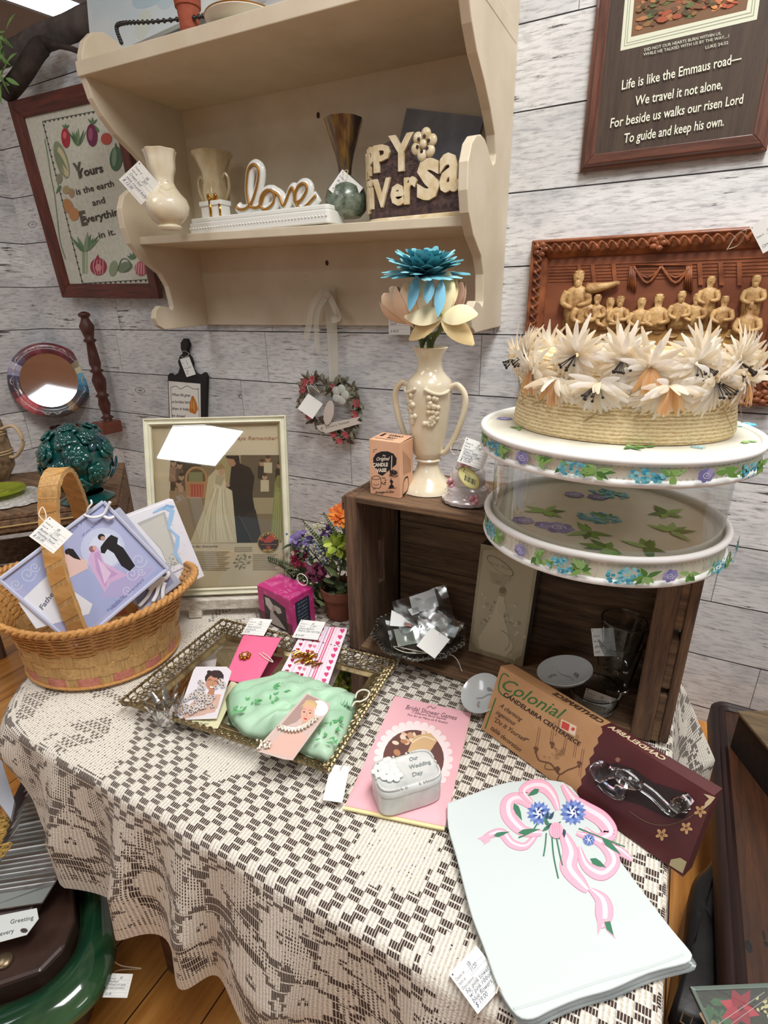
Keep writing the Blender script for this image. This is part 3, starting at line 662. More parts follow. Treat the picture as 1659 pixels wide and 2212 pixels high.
# verse plaque (upper right)
t = thing('verse_plaque', 'brown wooden plaque with a painting and white verse about the Emmaus road', 'plaque', (-.09, -.01, 1.404))
x0, x1, z0, z1 = -.272, .088, 1.404, 1.97
q = [V((x0, -.002, z1)), V((x1, -.002, z1)), V((x1, -.002, z0)), V((x0, -.002, z0))]
inn = rails('moulded_edge', q, V((0, -1, 0)), .03, .026, wood('walnut_h', '4a2c20', '704535', axis='x', rough=.4, coat=.3), wood('walnut_v', '4a2c20', '75483a', axis='z', rough=.4, coat=.3), t, bevel=.0015, profile=[(0, 0), (0, .55), (.25, .62), (.4, .95), (1, 1), (1, 0)])
obj('board', MB().box((x0 + .02, -.0265, z0 + .02), (x1 - .02, -.001, z1 - .02)), wood('dark_plaque_board', '37281f', '4a3a2c', axis='z', rough=.65), t)
a = plane_art(V((0, -.0267, 1.5)), V((0, -1, 0)))
a.poly([(1358, -90), (1340, 110), (1635, 42), (1660, -130)], 'd8dcc6')
for k, c_ in ((4, '8a8c74'), (5.4, 'd8dcc6'), (9, '8a8c74'), (10.4, 'd8dcc6')): a.poly([(1360 + k, -90), (1344 + k, 106 - k * 1.3), (1632 - k, 40 - k * 1.3), (1652 - k, -130)], c_)
a.poly([(1378, -90), (1363, 80), (1612, 22), (1640, -130)], '7a5a40')
for i in range(330):
    f, g = random.random(), random.random(); x = 1375 + f * 232; y = 62 - f * 54 - g * 150; c_ = random.choice(['6d4d38', '8a6a44', '9a7a4c', '54492e', '5f6a40', 'b07a50', 'a3563c', '7b5a3c', '4a4a34'])
    if f > .6: c_ = random.choice(['c2764e', 'b25a40', 'd2935c', '7a4a34', '5a4a30', 'c98a5a'])
    a.ell(x, y, random.uniform(5, 14), random.uniform(3, 7), c_, random.uniform(-40, 20), n=8)
for s_, p0, p1, h in (('DID NOT OUR HEARTS BURN WITHIN US,', (1392, 112), (1558, 76), 6.5), ('WHILE HE TALKED WITH US BY THE WAY....?', (1390, 122), (1575, 82), 6.5), ('LUKE 24:32', (1524, 107), (1573, 96), 6.5)):
    a.text(s_, p0, p1, h, 'c9cbb8', .2, .01)
for s_, p0, p1, h in (('Life is like the Emmaus road—', (1343, 195), (1601, 135), 20), ('We travel it not alone,', (1371, 229), (1560, 192), 20), ('For beside us walks our risen Lord', (1318, 277), (1604, 224), 20), ('To guide and keep his own.', (1347, 310), (1563, 272), 20)):
    a.text(s_, p0, p1, h, 'e6e8d4', .32, .012)
a.build('printed_verse_and_picture', t)
# carved relief
t = thing('carved_relief', 'reddish brown carved relief of robed diners at a long table behind the straw hat', 'relief', (-.09, -.02, .9))
x0, x1, z0, z1 = -.367, .2, .9, 1.268
q = [V((x0, -.002, z1)), V((x1, -.002, z1)), V((x1, -.002, z0)), V((x0, -.002, z0))]
RW = mat('carved_red_brown', 'a3613a', .42, col2='6e3a22', vscale=26, bump=.35, bscale=70, coat=.2)
RD = mat('carved_recess_brown', '754029', .5, col2='93573a', vscale=20, bump=.3, bscale=60, stretch=(.3, 1, 1))
FG = mat('carved_tan', 'd2ac74', .42, col2='8f6236', vscale=45, vlo=.45, vhi=.7, bump=.9, bscale=110, bdist=.002)
FH = mat('carved_hair_brown', 'a37a48', .45, col2='6d4526', vscale=60, bump=.9, bscale=140, bdist=.002)
rails('frame_rail', q, V((0, -1, 0)), .042, .034, RW, RW, t, bevel=.003, profile=[(0, 0), (0, .8), (.12, 1), (.3, .8), (.7, .7), (1, .4), (1, 0)])
gr = MB()
for i in range(26):  # leafy scrolls along the rails
    x = x0 + .02 + (x1 - x0 - .04) * i / 25
    for zz in (z1 - .02, z0 + .02):
        gr.tube(spl([(x - .012, -.03, zz - .008), (x - .004, -.036, zz + .008), (x + .006, -.036, zz + .002), (x + .012, -.031, zz - .008)], 3), [.003 + .002 * math.sin(k) for k in range(10)], 6)
for i in range(17):
    z = z0 + .02 + (z1 - z0 - .04) * i / 16
    for xx in (x0 + .021, x1 - .021):
        gr.tube(spl([(xx - .008, -.03, z - .012), (xx + .008, -.036, z - .004), (xx - .002, -.036, z + .006), (xx - .008, -.031, z + .012)], 3), [.003 + .002 * math.sin(k) for k in range(10)], 6)
for cx in (x0 + .025, x1 - .025, (x0 + x1) / 2):
    for cz in (z1 - .022, z0 + .022):
        for k in range(5): a_ = k * 1.257; gr.ball((cx + .011 * math.cos(a_), -.034, cz + .011 * math.sin(a_)), (.009, .006, .007), 8, 6)
obj('scroll_carving', gr, RW, t, smooth='all')
obj('recess', MB().box((x0 + .03, -.012, z0 + .03), (x1 - .03, -.001, z1 - .03)), RD, t)
bm_ = MB()
for k in range(6): bm_.box((x0 + .045, -.0135, z1 - .06 - k * .007), (x1 - .045, -.011, z1 - .057 - k * .007))
for px in (1256, 1285, 1330, 1515, 1560, 1600):
    c = P(px, 600, y=-.014); bm_.hexa([c + V((-.003, 0, -.015)), c + V((.006, 0, -.015)), c + V((-.004, 0, .03)), c + V((-.013, 0, .03))], (0, -1, 0), .003)
obj('ceiling_beams', bm_, RW, t)
dr = MB()
def cp(px, py, y=-.016): return P(px, py, y=y)
dr.tube([cp(1362, 572), cp(1495, 572)], .0022, 6)
for a_, b_ in ((1368, 1428), (1428, 1490)): dr.tube(spl([cp(a_, 575), cp((a_ + b_) / 2, 612), cp(b_, 575)], 4), .0035, 6); dr.tube(spl([cp(a_, 578), cp((a_ + b_) / 2, 600), cp(b_, 578)], 4), .002, 6)
for cx in (1366, 1488):
    for k in range(4): dr.tube([cp(cx + k * 3 - 4, 574), cp(cx + k * 5 - 9, 622 + 3 * k)], .0025, 6)
obj('draped_curtain', dr, RW, t, smooth='all')
tb = [cp(1215, 733, -.018), cp(1240, 705, -.018), cp(1590, 712, -.018), cp(1640, 735, -.018), cp(1655, 790, -.018), cp(1190, 800, -.018)]
obj('long_table', MB().prism(tb, (0, -1, 0), .006), mat('carved_table_tan', 'c9a05e', .45, col2='b88a4c', vscale=40, bump=.2), t, bevel=.001)
pl_ = MB()
for px, py, r in ((1305, 724, 11), (1270, 716, 6), (1345, 713, 5), (1386, 725, 12), (1420, 717, 10), (1452, 726, 12), (1478, 714, 8), (1527, 722, 12), (1575, 726, 9), (1380, 712, 6)):
    c = cp(px, py, -.025); k = silh(c, py, px - r, px + r); pl_ = MB(); pl_.lathe([(k * .6, 0), (k, .003), (k * .8, .0035), (k * .5, .001), (0, .001)], c, 16, ell=(1, .45), M=Matrix.Rotation(math.radians(75), 3, 'X')); obj('carved_dish', pl_, FG, t, smooth='all')
FIG = [(1250, 600, 18, 0), (1268, 640, 16, 0), (1291, 646, 12, 1), (1318, 655, 14, 0), (1340, 650, 13, 0), (1386, 655, 14, 1), (1424, 648, 16, 0), (1473, 640, 14, 0), (1506, 645, 14, 1), (1536, 608, 14, 0), (1566, 650, 14, 0), (1634, 606, 15, 0), (1622, 665, 17, 1)]
for i, (px, py, r, tn) in enumerate(FIG):
    y = -.026 if py > 630 else -.019; c = cp(px, py, y); k = silh(c, py, px - r * .8, px + r * .8); f = MB()
    bot = cp(px, 712, y).z; sh = c.z - k * 1.7; wd = k * 1.85
    secs = [(c.z + k * 1.15, .0004), (c.z + k * 1.0, k * .6), (c.z + k * .5, k * .9), (c.z, k * .88), (c.z - k * .6, k * .7), (c.z - k * 1.15, k * .55), (sh + k * .3, k * 1.0), (sh, wd * .85), (sh - k * .8, wd), (sh - k * 2.2, wd * .92), (min(bot, sh - k * 3), wd)]
    f.lathe([(a_ * (1 if j < 6 else 1), z - c.z) for j, (z, a_) in enumerate(secs)][::-1], c, 14, ell=(1, .42), fn=lambda a, z: 1 + (.12 * math.sin(a * 8 + z * 260) if z < -.012 else .03 * math.sin(a * 3)))
    for s_ in (-1, 1):
        f.tube(spl([c + V((s_ * wd * .8, -.004, sh - c.z - k * .3)), c + V((s_ * wd * 1.05, -.010, sh - c.z - k * 2)), c + V((s_ * wd * .2, -.014, sh - c.z - k * 2.6 + s_ * .003))], 4), [k * .6, k * .62, k * .6, k * .55, k * .5, k * .45, k * .42, k * .36, k * .3], 8)
    if i in (0, 2, 4, 7, 8, 11): f.ball(c + V((0, -k * .3, -k * .9)), (k * .5, k * .35, k * .7), 8, 6)
    f.ball(c + V((0, -k * .42, 0)), (k * .14, k * .18, k * .26), 6, 5)
    hr_ = MB().ball(c + V((0, k * .12, k * .35)), (k * .98, k * .5, k * .88), 12, 8)
    if i == 0: f.tube(spl([c + V((k * 1.5, -.004, -k * 1.7)), c + V((k * 4, -.007, -k * 1.4)), c + V((k * 6.2, -.006, -k * .9))], 4), [k * .9, k * .85, k * .8, k * .7, k * .6, k * .5, k * .45, k * .4, k * .3], 8)
    o_ = obj('robed_figure', f, FG, t, smooth='all'); obj('hair', hr_, FH, o_, smooth='all')
tp = V((.12, -.1, 1.25))
price_tag([(1609, 492), (1664, 470), (1712, 520), (1655, 533)], tp, face_n(tp), ['#Dealer #|SB', 'Carved wall'], 'white price tag cut by the right edge, hanging on the carved relief frame',
          [P(1570, 540, y=-.05), P(1590, 508, y=-.06), P(1606, 498, y=-.09), P(1612, 500, y=-.09), P(1596, 528, y=-.06), P(1574, 538, y=-.05)])

# ------------------------------------------------------------------ swing mirror with painted rim on its spindle stand
t = thing('spindle_stand', 'dark turned wood spindle stand holding the round mirror in the left corner', 'mirror stand', P(120, 930, y=-.12))
def spindle(p0, p1, r, seq):
    p0, p1 = V(p0), V(p1); pts = []; rs = []
    for f, k in seq: pts.append(p0.lerp(p1, f)); rs.append(r * k)
    return MB().tube(pts, rs, 14)
SEQ = [(0, .8), (.02, 1), (.05, 1), (.06, .6), (.08, 1.1), (.1, .6), (.13, .7), (.2, 1.0), (.26, .75), (.28, 1.15), (.3, .7), (.34, .9), (.42, 1.15), (.48, .7), (.5, 1.15), (.52, .7), (.56, .95), (.66, .8), (.74, .65), (.76, 1.1), (.78, .7), (.82, .9), (.88, 1.2), (.93, .7), (.95, .6), (.965, .95), (.985, .9), (1, .3)]
yb = -.05
A_, B_ = P(236, 920, y=yb), P(180, 673, y=yb)
obj('post', spindle(A_, B_, .024, SEQ), M['darkwood'], t, smooth='all')
A2 = P(38, 935, y=-.07); B2 = A2 + (B_ - A_)
obj('post', spindle(A2, B2, .024, SEQ), M['darkwood'], t, smooth='all')
obj('cross_bar', spindle(A_ + V((-.02, 0, .0)), A2, .019, SEQ), M['darkwood'], t, smooth='all')
fw = wood('red_brown_foot', '5a2818', '7c3d26', axis='y', rough=.35, coat=.4)
for p in (A_, A2): obj('foot', MB().box((p.x - .028, p.y - .06, p.z - .025), (p.x + .045, p.y + .03, p.z + .025)), fw, t, bevel=.006)
c = P(107, 822, y=-.09); U0 = V((1, -.0, 0)); tilt = ((LAMP - P(118, 868, y=-.09)).normalized() + (CAM - P(118, 868, y=-.09)).normalized()).normalized()
er = silh(c, 822, 13, 203) * .98
R_M = Matrix((tilt.cross(V((0, 0, 1))).normalized() * -1, tilt.cross(tilt.cross(V((0, 0, 1)))).normalized(), tilt)).transposed()
t = thing('round_mirror', 'round mirror with a hand painted red, blue and purple rim in the left corner', 'mirror', c - V((0, 0, er)))
def lathe_cols(prof, n, colf):
    mb = MB(); mb.lathe(prof, c, n, M=R_M); rt = ROT @ V((1, 0, 0)); up_ = ROT @ V((0, 1, 0)); mb.c = []
    for f in mb.f: g = sum((mb.v[i] for i in f), V()) / len(f) - c; mb.c.append(colf((math.atan2(g.dot(rt), g.dot(up_)) / 6.2832) % 1))
    return mb
seg = 64
cols = ['5e2430', '6b2936', '7a2f3c', '6a2833', '5c2530', '8f8468', 'cfc8a0', '5fa9c2', '3f8fb5', '2f6a8c', '33424f', '4a3a40', '55453c', '8f7350', '4b4a48', '3d4044', '3f4348', '4a4448', '8a4048', 'c5565c', 'cf666a', 'c0575c', '6d3440', '43333f', '3f3442', '4a4560', '9a97b0', 'b9b5c6', '5d5070', '6e5a68', '70444a', '7a3540', '8a4650', '6b2b36']
def colf(f): return cols[int(f * len(cols)) % len(cols)]
prof = [(er * .98, -.012), (er, -.004), (er * .99, .006), (er * .93, .012), (er * .80, .010), (er * .715, .006), (er * .7, .003)]
obj('painted_rim', lathe_cols(prof, seg, colf), vcol(.3, .6), t, smooth='all')
obj('mirror_glass', MB().lathe([(0, 0), (er * .71, 0), (er * .71, .004), (0, .0041)], c, 48, M=R_M), mat('silvered_glass', 'e8e4e6', .03, metal=1), t)
sw = MB()
for k in range(9):
    a0 = k / 9 * 6.283 + .2; rr = er * .86
    for s_ in (-1, 1):
        for L in range(3):
            pts = [R_M @ V(((rr + er * .055 * s_ * math.sin(u * 3)) * math.cos(a0 + s_ * (.05 + u * (.15 + .04 * L))), (rr + er * .055 * math.sin(u * 3)) * math.sin(a0 + s_ * (.05 + u * (.15 + .04 * L))), .0125)) + c for u in [j / 6 for j in range(7)]]
            sw.tube(pts, .0011, 5)
obj('painted_scrolls', sw, mat('pale_paint', 'c9bcae', .5), t)
# praying hands plaque
t = thing('prayer_plaque', 'small black scroll-topped plaque with a white prayer page and orange praying hands', 'plaque', P(403, 905, y=-.02))
yb = -.004; f = lambda x, y: P(x, y, y=-.016)
out = [(366, 930), (362, 812), (366, 806), (374, 812), (384, 806), (388, 795), (384, 782), (388, 768), (394, 764), (390, 752), (390, 740), (396, 731), (402, 732), (407, 744), (404, 756), (402, 764), (410, 772), (414, 784), (414, 796), (420, 806), (432, 810), (441, 804), (446, 814), (443, 930)]
obj('board', MB().prism([f(*p) for p in out], (0, 1, 0), .014), M['black'], t, bevel=.0015)
a = plane_art(V((-1.6, -.0165, .8)), V((0, -1, 0)))
a.poly([(364, 823), (433, 829), (434, 930), (368, 930)], 'eceae2'); a.curve([(368, 838), (380, 834), (390, 840), (404, 834), (418, 840), (430, 840)], 1.2, '55504a'); a.line([(369, 838), (372, 915)], 1, '55504a'); a.line([(428, 840), (431, 915)], 1, '55504a')
for i, s_ in enumerate(('When life gives', 'us burdens hard,', 'then it helps', 'to kneel')): a.text(s_, (371, 855 + i * 15), (411 - (i == 3) * 12, 857 + i * 15), 6, '3a332c', .1, .02)
a.poly([(414, 856), (410, 872), (409, 890), (422, 895), (428, 884), (424, 868), (418, 855)], 'c77a2a'); a.poly([(414, 860), (413, 880), (420, 888), (420, 870)], 'e0a050'); a.line([(415, 858), (417, 888)], 1, '8a4c16')
a.build('prayer_page', t)
tp = P(400, 790, y=-.04)
price_tag([(390, 770), (410, 775), (421, 802), (402, 822)], tp, face_n(tp), ['#Dealer #|SB', '#Item #|88', 'Praying hands', 'plaque', '4.00'], 'white price tag hanging from the top of the black prayer plaque', [P(396, 772, y=tp.y), P(386, 765, y=-.02), P(398, 758, y=-.02), P(408, 765, y=-.03), P(399, 772, y=tp.y)])
# heart wreath on a ribbon
t = thing('heart_wreath', 'heart-shaped wreath of small red flowers and leaves hanging from a sheer ribbon', 'wreath', P(740, 965, y=-.03))
hp = [(660, 840), (668, 822), (690, 820), (712, 835), (722, 850), (728, 832), (748, 828), (768, 845), (776, 870), (770, 900), (758, 925), (742, 950), (726, 935), (700, 918), (680, 905), (664, 885), (656, 862)]
hw = spl([P(x, y, y=-.03) for x, y in hp + [hp[0]]], 5)
obj('wire_heart', MB().tube(hw, .0035, 6), mat('twig', '5a4a3a', .9), t)
lf, rf, df = MB(), MB(), MB()
for i, p in enumerate(hw[:-1]):
    for k in range(3):
        d = V((random.uniform(-1, 1), random.uniform(-1, .1), random.uniform(-1, 1))); leafm(lf if (i + k) % 3 else df, p + d * .004, d, (random.uniform(-.5, .5), -1, .2), random.uniform(.018, .034), random.uniform(.010, .016))
RED = [0, 4, 8, 24, 40, 44, 52, 56, 60, 64, 72, 76]
for i in RED:
    p = hw[i % (len(hw) - 1)] + V((0, -.014, 0))
    for k in range(9):
        a_ = k * .7; d = V((math.cos(a_), -.5, math.sin(a_))); leafm(rf, p, d, (0, -1, 0), .016, .006)
    rf.ball(p, .003, 6, 5)
obj('leaves', lf, mat('dusty_green', '6f7a62', .8, col2='8d8470', vscale=40), t); obj('dark_leaves', df, mat('rust_leaf', '6b5148', .8, col2='59584a', vscale=40), t)
obj('red_blossoms', rf, mat('faded_red', 'b5424f', .8, col2='c76a6c', vscale=60), t)
cr = MB()
for k in range(5): cr.ball(P(735, 853, y=-.05) + V((.018 * math.cos(k * 1.257), 0, .018 * math.sin(k * 1.257))), (.016, .004, .016), 10, 6)
obj('pale_blossom', cr, mat('pale_silk', 'c3c6bd', .8), t, smooth='all')
a = plane_art(V((-.97, -.055, .8)), V((0, -1, 0)))
bn = [(683, 920), (778, 900), (771, 908), (782, 914), (705, 936), (690, 930)]
bn_ = MB().prism([PP(x, y, V((-.97, -.055, .8)), V((0, -1, 0))) for x, y in bn], (0, 1, 0), .001); obj('paper_banner', bn_, mat('aged_paper', 'd9d0c4', .85), t)
a.text("Love's Sweet", (704, 926), (755, 913), 5, '5a5450', .2); a.build('banner_writing', t)
el = P(710, 892, y=-.06); obj('hang_card', MB().ball(el, (.018, .001, .042), 16, 10, M=Matrix.Rotation(.3, 3, 'Y')), mat('aged_paper', 'd3c8bd', .85), t)
def ribbon(pts, w_, m_, parent, name='sheer_ribbon', up=(0, -1, 0)):
    pts = spl(pts, 6); mb = MB(); vs = []
    for i, p in enumerate(pts):
        d = (pts[min(i + 1, len(pts) - 1)] - pts[max(0, i - 1)]).normalized(); sd = d.cross(V(up)).normalized(); ww = w_ if not isinstance(w_, (list, tuple)) else w_[0] + (w_[1] - w_[0]) * i / (len(pts) - 1)
        for k in range(5): q_ = (k / 4 - .5) * 2; vs.append(p + sd * ww * q_ / 2 + V(up) * (.0025 * math.cos(q_ * 6)))
    fs = [(i * 5 + j, i * 5 + j + 1, i * 5 + j + 6, i * 5 + j + 5) for i in range(len(pts) - 1) for j in range(4)]
    return obj(name, mb.add(vs, fs), m_, parent, smooth='all')
def sheer(name, c_, al):
    t_ = NT(name); t_.p.inputs['Base Color'].default_value = lin(c_); t_.p.inputs['Roughness'].default_value = .8; t_.p.inputs['Alpha'].default_value = al; return t_.m
M['sheer'] = sheer('sheer_organza', 'ddd8c6', .62)
f = lambda x, y, yy=-.03: P(x, y, y=yy)
ribbon([f(712, 622), f(716, 690), f(720, 750), f(722, 825)], [.042, .034], M['sheer'], t)
ribbon([f(700, 625, -.04), f(675, 660, -.06), f(668, 700, -.05), f(660, 735, -.045)], .022, M['sheer'], t, 'bow_tail')
ribbon([f(706, 640, -.05), f(688, 668, -.06), f(684, 710, -.05), f(690, 765, -.045)], .018, M['sheer'], t, 'bow_tail')
ribbon([f(712, 640, -.05), f(722, 660, -.07), f(732, 685, -.06), f(716, 690, -.05)], .02, M['sheer'], t, 'bow_loop')
obj('bow_knot', MB().ball(f(707, 636, -.05), (.016, .01, .014), 10, 8), M['sheer'], t, smooth='all')
tp = P(680, 885, y=-.07)
price_tag([(665, 845), (691, 873), (676, 911), (649, 881)], tp, face_n(tp), [], 'blank back of a white price tag hanging on the heart wreath', [P(668, 848, y=-.07), P(662, 828, y=-.045), P(672, 824, y=-.045), P(690, 848, y=-.05), P(670, 830, y=-.05)], blank=True)
tp = P(865, 702, y=-.03)
price_tag([(839, 672), (886, 672), (886, 723), (840, 723)], tp, V((0, -1, 0)), ['#Item #|', 'Dotty', 'shelf', '', '$ 48.00'], 'white price tag stuck under the wall shelf, behind the peach tulips')

# ------------------------------------------------------------------ draped table
T = .53
TX0, TX1, TY0, TY1 = -.93, .075, -1.19, -.585
t = thing('side_table', 'low rectangular table hidden under the lace cloth', 'table', (-.43, -.89, 0))
TW = wood('plain_table_wood', '4a3020', '6b472e', axis='x')
obj('table_top', MB().box((TX0 + .05, TY0 + .05, T - .03), (TX1 - .01, TY1 - .01, T - .006)), TW, t)
for x in (TX0 + .30, TX1 - .06):
    for y in (TY0 + .06, TY1 - .06): obj('leg', MB().box((x - .02, y - .02, 0), (x + .02, y + .02, T - .03)), TW, t)
random.seed(3)
CW, CH_ = .0047, .0047
ROSES = []
for px, py, r in ((500, 1625, .05), (860, 1840, .05), (1330, 1780, .04), (410, 1330, .05), (1000, 2120, .045), (640, 1740, .0)):
    p = P(px, py, z=T); ROSES.append((p.x, p.y, r))
def petal(u, v, cx, cy, r, n=7, ph=0):
    dx, dy = u - cx, v - cy; d = math.hypot(dx, dy); a = math.atan2(dy, dx) + ph
    return d / (r * (1 + .22 * abs(math.sin(a * n / 2)) - .1))
def cellnoise(x, y, s): return noise.noise(V((x * s, y * s, 3.7)))
def lace(u, v, d, L):
    """how closed the lace is at unrolled cloth position (u, v); d: how far below the table edge"""
    if L and d > L - .026: return 1.0 if not (L - .0262 < d + .0 < L - .0215) else .55
    fx, fy = u / .0141, (v + .3) / .0141
    i, j = math.floor(fx), math.floor(fy)
    for cx, cy, r in ROSES:
        if not r: continue
        q = petal(u, v, cx, cy, r * .5)
        if q < 1: return 1.0 if q < .82 or q > .9 else .8
        for k in range(6):
            a = k * 1.047 + cx * 9; q = petal(u, v, cx + r * .62 * math.cos(a), cy + r * .62 * math.sin(a), r * .36, 5, k)
            if q < 1: return 1.0 if q > .3 else .75
    left = u < -.66 + .05 * math.sin(v * 20)
    if d < .02 + .03 * abs(math.sin(u * 9)) and not left:
        return 0.0 if (i + j) % 2 == 0 else 1.0
    if left and d < .004:
        n_ = cellnoise(u, v, 26)
        if n_ > .18 and (round(u / .0047) + round(v / .0047)) % 2 == 0: return .2
        return .9
    # flower bands of the drop
    S_ = .085; gx = round(u / S_); gy = round((d + .02) / S_); cx = gx * S_ + (.5 * S_ if gy % 2 else 0); cy = -.02 + gy * S_
    best = petal(u, d, cx, cy, S_ * .36, 8, gx)
    if best < .22: return .0 if best > .1 else 1.0
    if best < .98: return 1.0
    if best < 1.22: return 0.0
    if abs(math.sin(u * 37 + 2 * math.sin(d * 40)) - (d - .13) * 14) < .16: return 0.0
    n_ = cellnoise(u, d, 34)
    if n_ > .06: return 0.9
    if n_ < -.3: return 0.0
    return .5
RC = .17; CX, CY = TX0 + RC, TY0 + RC
def fold(s): return .5 + .5 * math.sin(s * 42 + 1.3 * math.sin(s * 13) + .6)
cl = MB(); cl.uv = []; fills = []
top_z = lambda x, y: T + .0012 * noise.noise(V((x * 9, y * 9, 0)))
nx = int((TX1 - TX0) / CW); ny = int((TY1 - TY0) / CH_)
vs = []
for j in range(ny + 1):
    for i in range(nx + 1):
        x = TX0 + (TX1 - TX0) * i / nx; y = TY0 + (TY1 - TY0) * j / ny
        if x < CX and y < CY and math.hypot(x - CX, y - CY) > RC: k_ = RC / math.hypot(x - CX, y - CY); x, y = CX + (x - CX) * k_, CY + (y - CY) * k_
        vs.append(V((x, y, top_z(x, y)))); cl.uv.append((x, y))
fs = []
for j in range(ny):
    for i in range(nx):
        a = j * (nx + 1) + i
        if TX0 + (i + .7) * CW < CX and TY0 + (j + .7) * CW < CY and math.hypot(TX0 + (i + 1) * CW - CX, TY0 + (j + 1) * CW - CY) > RC: continue
        fs.append((a, a + 1, a + nx + 2, a + nx + 1)); x = TX0 + (i + .5) * (TX1 - TX0) / nx; y = TY0 + (j + .5) * (TY1 - TY0) / ny; fills.append(lace(x, y, 0, 0))
cl.add(vs, fs)
# perimeter: left edge back->front, front edge left->right, right edge front->back
per = []; arc = 0
def addp(x, y, nx_, ny_, u, L, kind): per.append((x, y, nx_, ny_, u, L, kind))
n1 = int((TY1 - TY0) / CW); nl = int((TY1 - CY) / CW)
for i in range(nl): y = TY1 - (TY1 - CY) * i / nl; addp(TX0, y, -1, 0, CX - .27 - (y - CY), .13, 'l')
for k in range(56): a = k / 56 * math.pi / 2; addp(CX - RC * math.cos(a), CY - RC * math.sin(a), -math.cos(a), -math.sin(a), CX - .27 * (1 - k / 56), .13 + .135 * max(0, (k - 47) / 9) ** 2, 'c')
n2 = int((TX1 - CX) / CW)
for i in range(n2): x = CX + (TX1 - CX) * i / n2; addp(x, TY0, 0, -1, x, .265, 'f')
for k in range(22): a = k / 22 * math.pi / 2; addp(TX1, TY0, math.sin(a), -math.cos(a), TX1 + .004 * k, .265, 'd')
for i in range(n1 + 1): y = TY0 + (TY1 - TY0) * i / n1; addp(TX1, y, 1, 0, TX1 + .09 + (y - TY0), .3, 'r')
nd = 58; vs = []; base = len(per)
uvs = []
for j in range(nd + 1):
    for (x, y, nx_, ny_, u, L, kind) in per:
        d = L * j / nd; r = .012
        if d < r * 1.57: a = d / r; out = r * math.sin(a); dn = r * (1 - math.cos(a))
        else: out = r; dn = r + d - r * 1.57
        q = min(1, max(0, d - .01) / .16); wv = 0
        if kind == 'f':
            sh = u + .12 * d          # folds drift sideways as they fall
            g = fold(sh); wv = q * (.006 + .036 * g); sx = q * .014 * math.cos(sh * 42); x_ = x + sx
            wv *= min(1, .35 + (x - CX) / .08); x_ -= q * .012 * max(0, 1 - (x - CX) / .1)
            if x > TX1 - .05: wv = q * .012
            vs.append(V((x_, y - out - wv, T - dn + q * .004 * g)))
        elif kind == 'l':
            b_ = math.sin(min(1, d / L) * math.pi) ; f_ = .5 + .5 * math.sin(y * 26 + 1.4)
            vs.append(V((x - out - .045 * b_ * (.7 + .5 * f_), y, T - dn * .72 + .0)))
        elif kind == 'c':
            k = -ny_; b_ = math.sin(min(1, d / .14) * math.pi * .9); e_ = max(0, (k - .9) / .1)
            vs.append(V((x + nx_ * (out + .035 * b_ * (1 - e_)), y + ny_ * (out + .03 * b_ * (1 - e_)) - q * .013 * e_, T - dn * (.85 + .15 * e_))))
        elif kind == 'd':
            vs.append(V((x + nx_ * (out + q * .002), y + ny_ * (out + q * .012), T - dn)))
        else:
            back = max(0, (y - (TY1 - .22)) / .22); f_ = .5 + .5 * math.sin(y * 30)
            vs.append(V((x + nx_ * out * .5 + q * (.002 + .085 * back * (.6 + .4 * f_)), y, T - dn)))
        uvs.append((u, TY0 - d))
fs = []
for j in range(nd):
    for i in range(base - 1):
        fs.append((j * base + i, (j + 1) * base + i, (j + 1) * base + i + 1, j * base + i + 1)); p = per[i]; fills.append(lace(p[4], TY0 - p[5] * (j + .5) / nd, p[5] * (j + .5) / nd, p[5]))
cl.uv += uvs; cl.add(vs, fs)
t_ = NT('lace'); at = t_.node('ShaderNodeAttribute', attribute_name='fill'); uvn = t_.node('ShaderNodeTexCoord'); sp = t_.node('ShaderNodeSeparateXYZ'); t_.set(sp.inputs[0], uvn.outputs['UV'])
fl = at.outputs['Fac']
sq = lambda ax, pit, th: t_.math('GREATER_THAN', t_.math('FRACT', t_.math('DIVIDE', sp.outputs[ax], pit)), th)
bars = t_.math('SUBTRACT', 1.0, sq('X', .00282, .24))            # cream threads across the open cells
edge = t_.math('SUBTRACT', 1.0, sq('Y', .0141, .14)); bars = t_.math('MAXIMUM', bars, edge)
dots = t_.math('MULTIPLY', sq('X', .0047, .55), sq('Y', .0047, .5))
open_ = t_.math('LESS_THAN', fl, .25); net = t_.math('MULTIPLY', t_.math('GREATER_THAN', fl, .25), t_.math('LESS_THAN', fl, .7)); lite = t_.math('MULTIPLY', t_.math('GREATER_THAN', fl, .7), t_.math('LESS_THAN', fl, .95))
nz = t_.noise(uvn.outputs['UV'], 260, 2); sd = t_.math('MULTIPLY', dots, t_.math('GREATER_THAN', nz, .56))
hole = t_.math('MAXIMUM', t_.math('MULTIPLY', open_, t_.math('SUBTRACT', 1.0, bars)), t_.math('MAXIMUM', t_.math('MULTIPLY', net, dots), t_.math('MULTIPLY', lite, sd)))
wv_ = t_.node('ShaderNodeTexNoise'); t_.set(wv_.inputs['Vector'], uvn.outputs['UV']); wv_.inputs['Scale'].default_value = 420; wv_.inputs['Detail'].default_value = 2
rib = t_.math('SINE', t_.math('MULTIPLY', sp.outputs['X'], 2 * math.pi / .0047)); ribh = t_.math('ADD', t_.math('MULTIPLY', rib, .25), wv_.outputs[0])
cream = t_.ramp(ribh, [(.2, lin('c6beb0')), (.6, lin('e5e0d4')), (.85, lin('f1eee3'))])
t_.set(t_.p.inputs['Base Color'], t_.mix(hole, cream, lin('43332d'))); t_.p.inputs['Roughness'].default_value = .92
t_.bump(t_.math('SUBTRACT', ribh, t_.math('MULTIPLY', hole, 2.2)), .7, .0016)
